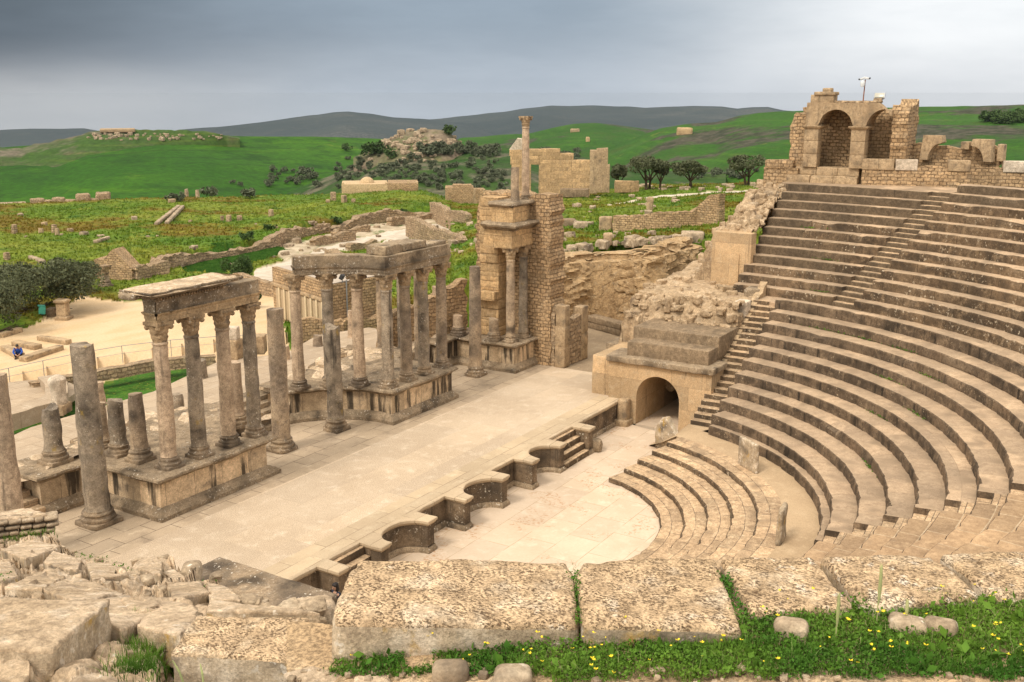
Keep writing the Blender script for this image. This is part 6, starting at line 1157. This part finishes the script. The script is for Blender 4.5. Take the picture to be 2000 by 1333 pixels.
def blades(b,base,h,w_,lean=.5,seg=3,r=rs):
    n=len(base); a=r.uniform(0,2*PI,n); hh=h*r.uniform(.45,1.3,n); ln=np.abs(r.normal(0,lean,n))*hh; da=r.uniform(0,2*PI,n); ux,uy=np.cos(a)*w_,np.sin(a)*w_; pts=[]
    for k in range(seg+1):
        f=k/seg; wk=(1-f)**.7; c=base+np.stack([np.cos(da)*ln*f*f,np.sin(da)*ln*f*f,hh*(f-.25*f*f)],1); o=np.stack([ux*wk,uy*wk,0*ux],1)
        pts+= [c-o,c+o]
    V=np.stack(pts,1).reshape(-1,3); m=2*(seg+1); Fc=[(i*m+2*k,i*m+2*k+1,i*m+2*k+3,i*m+2*k+2) for i in range(n) for k in range(seg)]; b.add(V,Fc)
def leaves(b,base,h,sz,r=rs):
    n=len(base); d=r.normal(size=(n,3)); d[:,2]=np.abs(d[:,2])*.55+.15; d/=np.linalg.norm(d,axis=1,keepdims=True); w_=np.cross(d,r.normal(size=(n,3))); w_/=np.linalg.norm(w_,axis=1,keepdims=True); s=sz*r.uniform(.5,1.4,n)[:,None]; c=base+np.stack([r.normal(0,.02,n),r.normal(0,.02,n),h*r.uniform(.1,1,n)],1); up_=np.array([0,0,.12])*s/ s.max()
    V=np.stack([c,c+d*s*.5+w_*s*.3,c+d*s,c+d*s*.5-w_*s*.3],1).reshape(-1,3); b.add(V,[(4*i,4*i+1,4*i+2,4*i+3) for i in range(n)])
b=MB(); A1=fgpt(14000,True); blades(b,A1,.085*(.45+1.1*np.clip(.5+fbm(A1,3.,2,3),0,1.3)),.0022); A2=fgpt(30000,True); hh_=np.clip(.5+fbm(A2,2.2,3,8),.05,1.3); leaves(b,A2,.10*hh_,.022); leaves(b,fgpt(700,True),.05,.06); 
J=lambda l,n,sp: np.array([ (lambda f,i: tuple(np.array(P(*( (l[i][0]+(l[i+1][0]-l[i][0])*f+rs.normal(0,sp)),(l[i][1]+(l[i+1][1]-l[i][1])*f) ),ZT-.05))))(rs.rand(),rs.randint(len(l)-1)) for _ in range(n)])
leaves(b,J([(1131,1225),(1126,1165),(1122,1125)],420,4),.05,.018); leaves(b,J([(1455,1225),(1425,1165),(1412,1135)],420,5),.06,.022); blades(b,J([(1131,1225),(1124,1150),(1121,1100)],90,3),.05,.0015)
A3=fgpt(300,True); b3=MB(); blades(b3,A3,.15,.0016,.35); tag(build('dry_stalks',b3,m_gd,smooth=False),'thin dry stalks standing among the foreground weeds','weeds',None,'stuff')
tag(build('weeds',b,m_gl,smooth=False),'leafy green weeds growing below the foreground slabs','weeds',None,'stuff')
# grass between the left blocks
def TSn(l,n,sx,sy): return np.array([TS(x+rs.normal(0,sx),y+rs.normal(0,sy)) for x,y in l for _ in range(n)])
b=MB(); blades(b,TSn([(285,1305),(250,1310),(310,1285),(330,1320),(275,1270)],420,22,9),.11,.003); blades(b,TSn([(265,1205),(250,1215)],160,12,5),.10,.003); blades(b,TSn([(10,1055),(40,1050),(60,1045),(90,1040)],90,14,5),.16,.006); leaves(b,TSn([(225,1110),(170,1085),(190,1095),(10,1130),(240,1120),(300,1245),(400,1150)],60,9,4),.08,.035)
tag(build('grass',b,m_gl,smooth=False),'grass tufts between the foreground blocks at the lower left','grass',None,'stuff')
# small plants in cracks of the seats
b=MB()
for i,a0 in ((9,-35),(9,-28),(8,-44),(7,-40),(6,-52),(5,-47),(9,-22),(3,-60)):
    R,z=ROW[i]; n=60; A_=np.radians(a0+rs.normal(0,1.6,n)); base=np.stack([(R-.05)*np.cos(A_),(R-.05)*np.sin(A_),np.full(n,z-H1+.01)],1); leaves(b,base,.08,.07)
for i in (1,4,7):
    R,z=RU[i]; n=50; A_=np.radians(rs.uniform(-16,-6)+rs.normal(0,.8,n)); leaves(b,np.stack([(R-.05)*np.cos(A_),(R-.05)*np.sin(A_),np.full(n,z-HU+.01)],1),.08,.08)
for (x0,x1,y0,y1,z,n) in ((18.5,22,-2.5,2.5,5.5,160),(24.5,31,-1,1.8,8.6,240)): pass
tag(build('crack_plants',b,m_gl,smooth=False),'small green plants in the joints of the seat rows','plants',None,'stuff')
b=MB(); pts=fgpt(105,False)
for q in pts:
    h=rs.uniform(.05,.16); n=5; s=rs.uniform(.005,.010); a=rs.uniform(0,6.28,n)
    for k in range(n): d=np.array([math.cos(a[k]),math.sin(a[k]),.5]); w_=np.array([-math.sin(a[k]),math.cos(a[k]),0]); c=q+np.array([0,0,h]); b.add([c,c+(d+w_*.6)*s,c+d*s*1.7,c+(d-w_*.6)*s],[(0,1,2,3)])
tag(build('yellow_flowers',b,m_yel,smooth=False),'tiny yellow flowers among the weeds','flowers',None,'stuff')
b0=None
for k,(x,yb_,yt,lab) in enumerate(((1712,1225,1112,'tall pale green seed spike standing in front of the fourth slab'),(1632,1260,1165,'thin pale seed spike left of the tall one'),(1768,1225,1175,'short pale seed spike right of the tall one'))):
    q=P(x,yb_,gzf(x)); h=(yb_-yt)*math.dist(q,CAM)/2050*1.08; t=thing('seed_spike',q,lab,'plant'); b=MB(); b.tube(q,(q[0],q[1]+.01,q[2]+h),.004,.002,5); build('stem',b,m_gd,t)
    b=MB(); b.lathe([(.003,h*.35),(.008,h*.45),(.011,h*.6),(.010,h*.8),(.006,h*.95),(.001,h)],(q[0],q[1],q[2]),9,0,.012,60.,k); build('seed_head',b,m_gd,t,smooth=False)
for k,(x,yb_,yt,lab) in enumerate(((362,1345,1290,'left pale fleshy stalk at the bottom edge in front of the scooped slab'),(398,1345,1306,'right pale fleshy stalk at the bottom edge in front of the scooped slab'))):
    q=P(x,yb_,12.9); h=(yb_-yt)*math.dist(q,CAM)/2050; b=MB(); b.tube(q,(q[0]-.015+.03*k,q[1]+.02,q[2]+h*.6),.006,.006,6); b.tube((q[0]-.015+.03*k,q[1]+.02,q[2]+h*.6),(q[0]-.03+.06*k,q[1]+.05,q[2]+h),.007,.003,6); one('pale_stalk',b,m_gd,lab,'plant')
# ================================================================ PEOPLE
m_skin=simple('skin',(.42,.24,.16),.55); m_hair=simple('dark hair',(.018,.013,.011),.6,0,.3); m_blue=simple('blue jacket',(.018,.075,.36),.7,0,.2); m_navy=simple('dark trousers',(.018,.022,.035),.75); m_pink=simple('pale top',(.55,.36,.3),.7)
def skin(name,joints,edges,mat,parent,sub=2):
    me=bpy.data.meshes.new(name); ks=list(joints); me.from_pydata([joints[k][:3] for k in ks],[(ks.index(a),ks.index(c)) for a,c in edges],[]); o=bpy.data.objects.new(name,me); COL.objects.link(o); o.parent=parent
    m=o.modifiers.new('Skin','SKIN'); sv=me.skin_vertices
    if not sv: 
        bpy.context.view_layer.objects.active=o
    for i,k in enumerate(ks):
        r=joints[k][3]; r2=joints[k][4] if len(joints[k])>4 else r; me.skin_vertices[0].data[i].radius=(r,r2); me.skin_vertices[0].data[i].use_root=(i==0)
    s=o.modifiers.new('Sub','SUBSURF'); s.levels=s.render_levels=sub; me.materials.append(mat); o.modifiers['Skin'].use_smooth_shade=True; return o
def hand(J,E,tag_,wr,el,out):
    w_=Vector(J[wr][:3]); d=(w_-Vector(J[el][:3])).normalized(); u=Vector(out).normalized(); v=d.cross(u).normalized(); pm=w_+d*.05; J[tag_+'p']=(*pm,.032,.016); E.append((wr,tag_+'p'))
    for i,(o,l) in enumerate(((-.03,.062),(-.01,.075),(.01,.07),(.03,.055))):
        a=pm+d*.04+u*o; k0,k1,k2=[f'{tag_}{i}{c}' for c in 'abc']; J[k0]=(*a,.009); J[k1]=(*(a+d*l*.6+v*.006),.008); J[k2]=(*(a+d*l*.9+v*.03),.007); E+= [(tag_+'p',k0),(k0,k1),(k1,k2)]
    J[tag_+'t']=(*(pm-u*.035-d*.01),.01); J[tag_+'u']=(*(pm-u*.05+d*.035),.008); E+=[(tag_+'p',tag_+'t'),(tag_+'t',tag_+'u')]
def head(parent,c,face,hair_len,seed):
    """skull with brow, nose, mouth and ears; hair cap"""
    f=Vector(face).normalized(); s=Vector((-f.y,f.x,0)).normalized(); u=f.cross(s)*-1 if f.cross(s).z<0 else f.cross(s); c=Vector(c)
    def W(a,b_,h): return tuple(c+f*a+s*b_+u*h)
    b=MB(); th=np.linspace(0,2*PI,25)[:-1]; G=[]
    for h,rx,ry in ((-.115,.035,.03),(-.105,.055,.045),(-.075,.075,.058),(-.03,.088,.068),(.02,.095,.074),(.06,.092,.074),(.095,.07,.058),(.115,.03,.028)):
        G.append([W(math.cos(t)*rx*(1. if math.cos(t)<0 else .95)+(.012*math.exp(-(t if t<PI else t-2*PI)**2*40) if abs(h+.02)<.04 else 0),math.sin(t)*ry,h) for t in th])
    b.grid(G,0,wrap=True); b.add(G[-1],[list(range(24))]); b.add(G[0],[list(range(24))[::-1]])
    b.rock(W(.1,0,-.015),(.03,.022,.045),0,.01,0,.03,1)
    for sg in (-1,1): b.rock(W(-.005,sg*.074,-.005),(.03,.014,.055),0,.007,0,.03,2)
    build('head',b,m_skin,None).parent=parent
    b=MB()
    for sg in (-1,1): b.rock(W(.086,sg*.03,.012),(.014,.018,.011),0,.005,0,.02,3)
    b.rock(W(.083,0,-.062),(.012,.04,.008),0,.003,0,.02,4); build('facial_features',b,m_hair,None).parent=parent
    b=MB(); G=[]
    for h,k in ((-.02-hair_len,1.12),(.0,1.14),(.05,1.12),(.09,1.08),(.12,.9),(.135,.3)):
        G.append([W(-.018+math.cos(t)*.094*k*(.55 if h<.04 and math.cos(t)>.3 else 1.)*(.8 if h>.1 else 1),math.sin(t)*.08*k*(.8 if h>.1 else 1),h) for t in th])
    b.grid(G,0,wrap=True); b.add(G[-1],[list(range(24))]); b.rough(.006,20.); build('hair',b,m_hair,None).parent=parent
def person(label,loc,rz,pose):
    t=bpy.data.objects.new('person',None); COL.objects.link(t); t.location=loc; t.rotation_euler=(0,0,rz); tag(t,label,'person'); J,E=pose(t); return t
def crouch(t):      # faces local +X, hands hanging between the knees
    J={'pel':(-.16,0,.30,.13,.12),'sp':(-.08,0,.46,.13,.11),'ch':(.03,0,.62,.15,.12),'nk':(.11,0,.74,.055)}; E=[('pel','sp'),('sp','ch'),('ch','nk')]
    for s,n in ((1,'l'),(-1,'r')):
        J['sh'+n]=(.05,s*.17,.66,.065);J['el'+n]=(.22,s*.27,.45,.048);J['wr'+n]=(.34,s*.09,.33,.032);E+=[('ch','sh'+n),('sh'+n,'el'+n),('el'+n,'wr'+n)]; hand(J,E,'h'+n,'wr'+n,'el'+n,(0,-s,.2))
        J['hp'+n]=(-.13,s*.1,.27,.1);J['kn'+n]=(.22,s*.2,.42,.068);J['an'+n]=(.02,s*.15,.09,.045);J['toe'+n]=(.2,s*.18,.04,.04);E+=[('pel','hp'+n),('hp'+n,'kn'+n),('kn'+n,'an'+n),('an'+n,'toe'+n)]
    skin('body',J,E,m_skin,t)
    jk={k:(*J[k][:3],J[k][3]*1.16+.008,(J[k][4] if len(J[k])>4 else J[k][3])*1.16+.008) for k in ('pel','sp','ch','shl','ell','shr','elr')}
    for n in 'lr': w_=Vector(J['el'+n][:3]).lerp(Vector(J['wr'+n][:3]),.85); jk['cu'+n]=(*w_,.045)
    skin('jacket',jk,[('pel','sp'),('sp','ch'),('ch','shl'),('shl','ell'),('ell','cul'),('ch','shr'),('shr','elr'),('elr','cur')],m_blue,t)
    tr={k:(*J[k][:3],J[k][3]*1.15+.006) for k in ('hpl','knl','anl','hpr','knr','anr')}; tr['pel']=(*J['pel'][:3],.14); skin('trousers',tr,[('pel','hpl'),('hpl','knl'),('knl','anl'),('pel','hpr'),('hpr','knr'),('knr','anr')],m_navy,t)
    for n in 'lr':
        b=MB(); q=J['toe'+n]; b.rock((q[0]-.08,q[1],.05),(.28,.1,.1),0,.04,.004,.05,3); o=build('shoe',b,m_black,None); o.parent=t
    head(t,(.19,0,.83),(.82,0,-.57),.02,1); return J,E
def stand(t):
    J={'pel':(0,0,.93,.13,.11),'sp':(0,0,1.1,.11,.1),'ch':(.01,0,1.28,.13,.1),'nk':(.01,0,1.43,.05)}; E=[('pel','sp'),('sp','ch'),('ch','nk')]
    for s,n in ((1,'l'),(-1,'r')):
        J['sh'+n]=(0,s*.16,1.36,.055);J['el'+n]=(-.02,s*.22,1.1,.04);J['wr'+n]=(.05,s*.23,.87,.028);E+=[('ch','sh'+n),('sh'+n,'el'+n),('el'+n,'wr'+n)]; hand(J,E,'h'+n,'wr'+n,'el'+n,(1,0,0))
        J['hp'+n]=(0,s*.09,.88,.1);J['kn'+n]=(.03,s*.1,.48,.062);J['an'+n]=(-.01,s*.1,.08,.04);J['toe'+n]=(.13,s*.12,.04,.035);E+=[('pel','hp'+n),('hp'+n,'kn'+n),('kn'+n,'an'+n),('an'+n,'toe'+n)]
    skin('body',J,E,m_skin,t)
    jk={k:(*J[k][:3],J[k][3]*1.12+.006,(J[k][4] if len(J[k])>4 else J[k][3])*1.12+.006) for k in ('pel','sp','ch','shl','ell','shr','elr')}; skin('top',jk,[('pel','sp'),('sp','ch'),('ch','shl'),('shl','ell'),('ch','shr'),('shr','elr')],m_navy,t)
    tr={k:(*J[k][:3],J[k][3]*1.12+.006) for k in ('hpl','knl','anl','hpr','knr','anr')}; tr['pel']=(*J['pel'][:3],.135); skin('trousers',tr,[('pel','hpl'),('hpl','knl'),('knl','anl'),('pel','hpr'),('hpr','knr'),('knr','anr')],m_navy,t)
    head(t,(.03,0,1.56),(1,0,-.15),.12,2); return J,E
q=P(37,701,0); person('person in a blue jacket crouching with bowed head on the sandy plaza',(q[0],q[1],0),facing(q)-PI/2-.15,crouch)
q=P(656,1146,1.56); person('person with dark hair, only the head showing beside the near stage stairs behind the slab',(q[0],q[1],0),facing(q)-PI/2-.9,stand)
# ================================================================ LIGHT, SKY, CAMERA
w=bpy.data.worlds.new('World'); S.world=w; w.use_nodes=True; t=w.node_tree; t.nodes.clear()
def N(ty,**k):
    nd=t.nodes.new(ty)
    for a,c in k.items(): setattr(nd,a,c)
    return nd
L=t.links.new
SUN_EL,SUN_AZ=R_(52),R_(170)      # azimuth measured from +X towards +Y
sky=N('ShaderNodeTexSky',sky_type='NISHITA'); sky.sun_disc=False; sky.sun_elevation=SUN_EL; sky.sun_rotation=PI/2-SUN_AZ; sky.dust_density=3.; sky.air_density=1.2
tc=N('ShaderNodeTexCoord'); sep=N('ShaderNodeSeparateXYZ'); L(tc.outputs['Generated'],sep.inputs[0])
def mr(x,a,b_,c=0.,d=1.):
    n_=N('ShaderNodeMapRange',interpolation_type='SMOOTHSTEP'); L(x,n_.inputs[0])
    for i,v in enumerate((a,b_,c,d)): n_.inputs[i+1].default_value=v
    return n_.outputs[0]
def mth(op,a,b_=None):
    n_=N('ShaderNodeMath',operation=op)
    for i,v in enumerate((a,b_)):
        if v is None: continue
        if isinstance(v,(int,float)): n_.inputs[i].default_value=v
        else: L(v,n_.inputs[i])
    return n_.outputs[0]
def mx(f,a,b_):
    n_=N('ShaderNodeMix',data_type='RGBA')
    for i,v in ((0,f),(6,a),(7,b_)):
        if isinstance(v,(tuple,float,int)): n_.inputs[i].default_value=v if not isinstance(v,tuple) else (*v,1)
        else: L(v,n_.inputs[i])
    return n_.outputs[2]
nm=N('ShaderNodeVectorMath',operation='MULTIPLY'); L(tc.outputs['Generated'],nm.inputs[0]); nm.inputs[1].default_value=(1,1,3.2)
nz=N('ShaderNodeTexNoise'); L(nm.outputs[0],nz.inputs['Vector']); nz.inputs['Scale'].default_value=3.2; nz.inputs['Detail'].default_value=5; nz.inputs['Roughness'].default_value=.5
nzc=mth('SUBTRACT',nz.outputs['Fac'],.5)
nm2=N('ShaderNodeVectorMath',operation='MULTIPLY'); L(tc.outputs['Generated'],nm2.inputs[0]); nm2.inputs[1].default_value=(1,1,5.); nq=N('ShaderNodeTexNoise'); L(nm2.outputs[0],nq.inputs['Vector']); nq.inputs['Scale'].default_value=7.; nq.inputs['Detail'].default_value=7; nq.inputs['Roughness'].default_value=.6
el=mth('ADD',sep.outputs[2],mth('MULTIPLY',nzc,.035))
# how far right (towards -Y side of the view) a direction lies
dot=N('ShaderNodeVectorMath',operation='DOT_PRODUCT'); L(tc.outputs['Generated'],dot.inputs[0]); dot.inputs[1].default_value=tuple(RT)
rt=mth('ADD',dot.outputs['Value'],mth('MULTIPLY',nzc,.25))
band=mr(el,-.012,.052)                       # dark cloud base above a pale horizon
left=mx(band,(.41,.42,.43),(.07,.09,.115)); right=mx(mr(el,-.02,.07),(.56,.58,.605),(.70,.72,.74))
mid=mx(mr(el,-.02,.075),(.385,.43,.485),(.24,.295,.36))
low_=mx(mr(rt,-.52,-.06),left,mid); low_=mx(mr(rt,-.02,.42),low_,right)
cm=N('ShaderNodeMix',data_type='RGBA',blend_type='MULTIPLY'); cm.inputs[0].default_value=1.; L(low_,cm.inputs[6]); L(mx(mr(nq.outputs['Fac'],.3,.7),(.95,.955,.96),(1.05,1.045,1.04)),cm.inputs[7]); low_=cm.outputs[2]
high=mx(mr(sep.outputs[2],.13,.45),low_,(1.0,.945,.87))
# brighter thin cloud round the hidden sun
sd=N('ShaderNodeVectorMath',operation='DOT_PRODUCT'); L(tc.outputs['Generated'],sd.inputs[0]); sd.inputs[1].default_value=(math.cos(SUN_AZ)*math.cos(SUN_EL),math.sin(SUN_AZ)*math.cos(SUN_EL),math.sin(SUN_EL))
cloud=mx(mr(sd.outputs['Value'],.3,1.,0.,.8),high,(1.7,1.6,1.4)); cloud=mx(mr(sep.outputs[2],-.3,-.12,1.,0.),cloud,(.3,.28,.22))
b1=N('ShaderNodeBackground'); L(sky.outputs[0],b1.inputs[0]); b1.inputs[1].default_value=.1
b2=N('ShaderNodeBackground'); L(cloud,b2.inputs[0]); b2.inputs[1].default_value=SKYK if 'SKYK' in globals() else .9
ms=N('ShaderNodeMixShader'); ms.inputs[0].default_value=.93; L(b1.outputs[0],ms.inputs[1]); L(b2.outputs[0],ms.inputs[2]); o=N('ShaderNodeOutputWorld'); L(ms.outputs[0],o.inputs[0])
ld=bpy.data.lights.new('sun','SUN'); ld.energy=1.5; ld.angle=R_(12); ld.color=(1,.93,.82); lo=bpy.data.objects.new('sun',ld); COL.objects.link(lo)
dv=Vector((math.cos(SUN_AZ)*math.cos(SUN_EL),math.sin(SUN_AZ)*math.cos(SUN_EL),math.sin(SUN_EL))); lo.rotation_euler=dv.to_track_quat('Z','Y').to_euler(); lo.location=dv*60
cd=bpy.data.cameras.new('camera'); co=bpy.data.objects.new('camera',cd); COL.objects.link(co); co.location=CAM.tolist(); co.rotation_euler=(PI/2-PIT,0,YAW-PI/2)
cd.sensor_width=36; cd.lens=F/2000*36; cd.clip_start=.1; cd.clip_end=20000; S.camera=co
S.view_settings.view_transform='Standard'; S.view_settings.look='None'; S.view_settings.exposure=.6; S.view_settings.gamma=1
S.cycles.use_denoising=True; S.cycles.max_bounces=5; S.cycles.diffuse_bounces=2
hb=MB(); hb.box(-5700,5700,-5700,5700,-421,18.5); ho=build('haze',hb,bpy.data.materials.new('haze air'),smooth=False); tag(ho,'thin pale air over the whole valley',None,None,'stuff'); hm=ho.data.materials[0]; hm.use_nodes=True; ht_=hm.node_tree; ht_.nodes.clear(); pv=ht_.nodes.new('ShaderNodeVolumePrincipled'); pv.inputs['Color'].default_value=(.45,.51,.59,1); pv.inputs['Density'].default_value=.00004; ho_=ht_.nodes.new('ShaderNodeOutputMaterial'); ht_.links.new(pv.outputs[0],ho_.inputs['Volume'])
for o in bpy.data.objects:
    if '_b' in o: del o['_b']
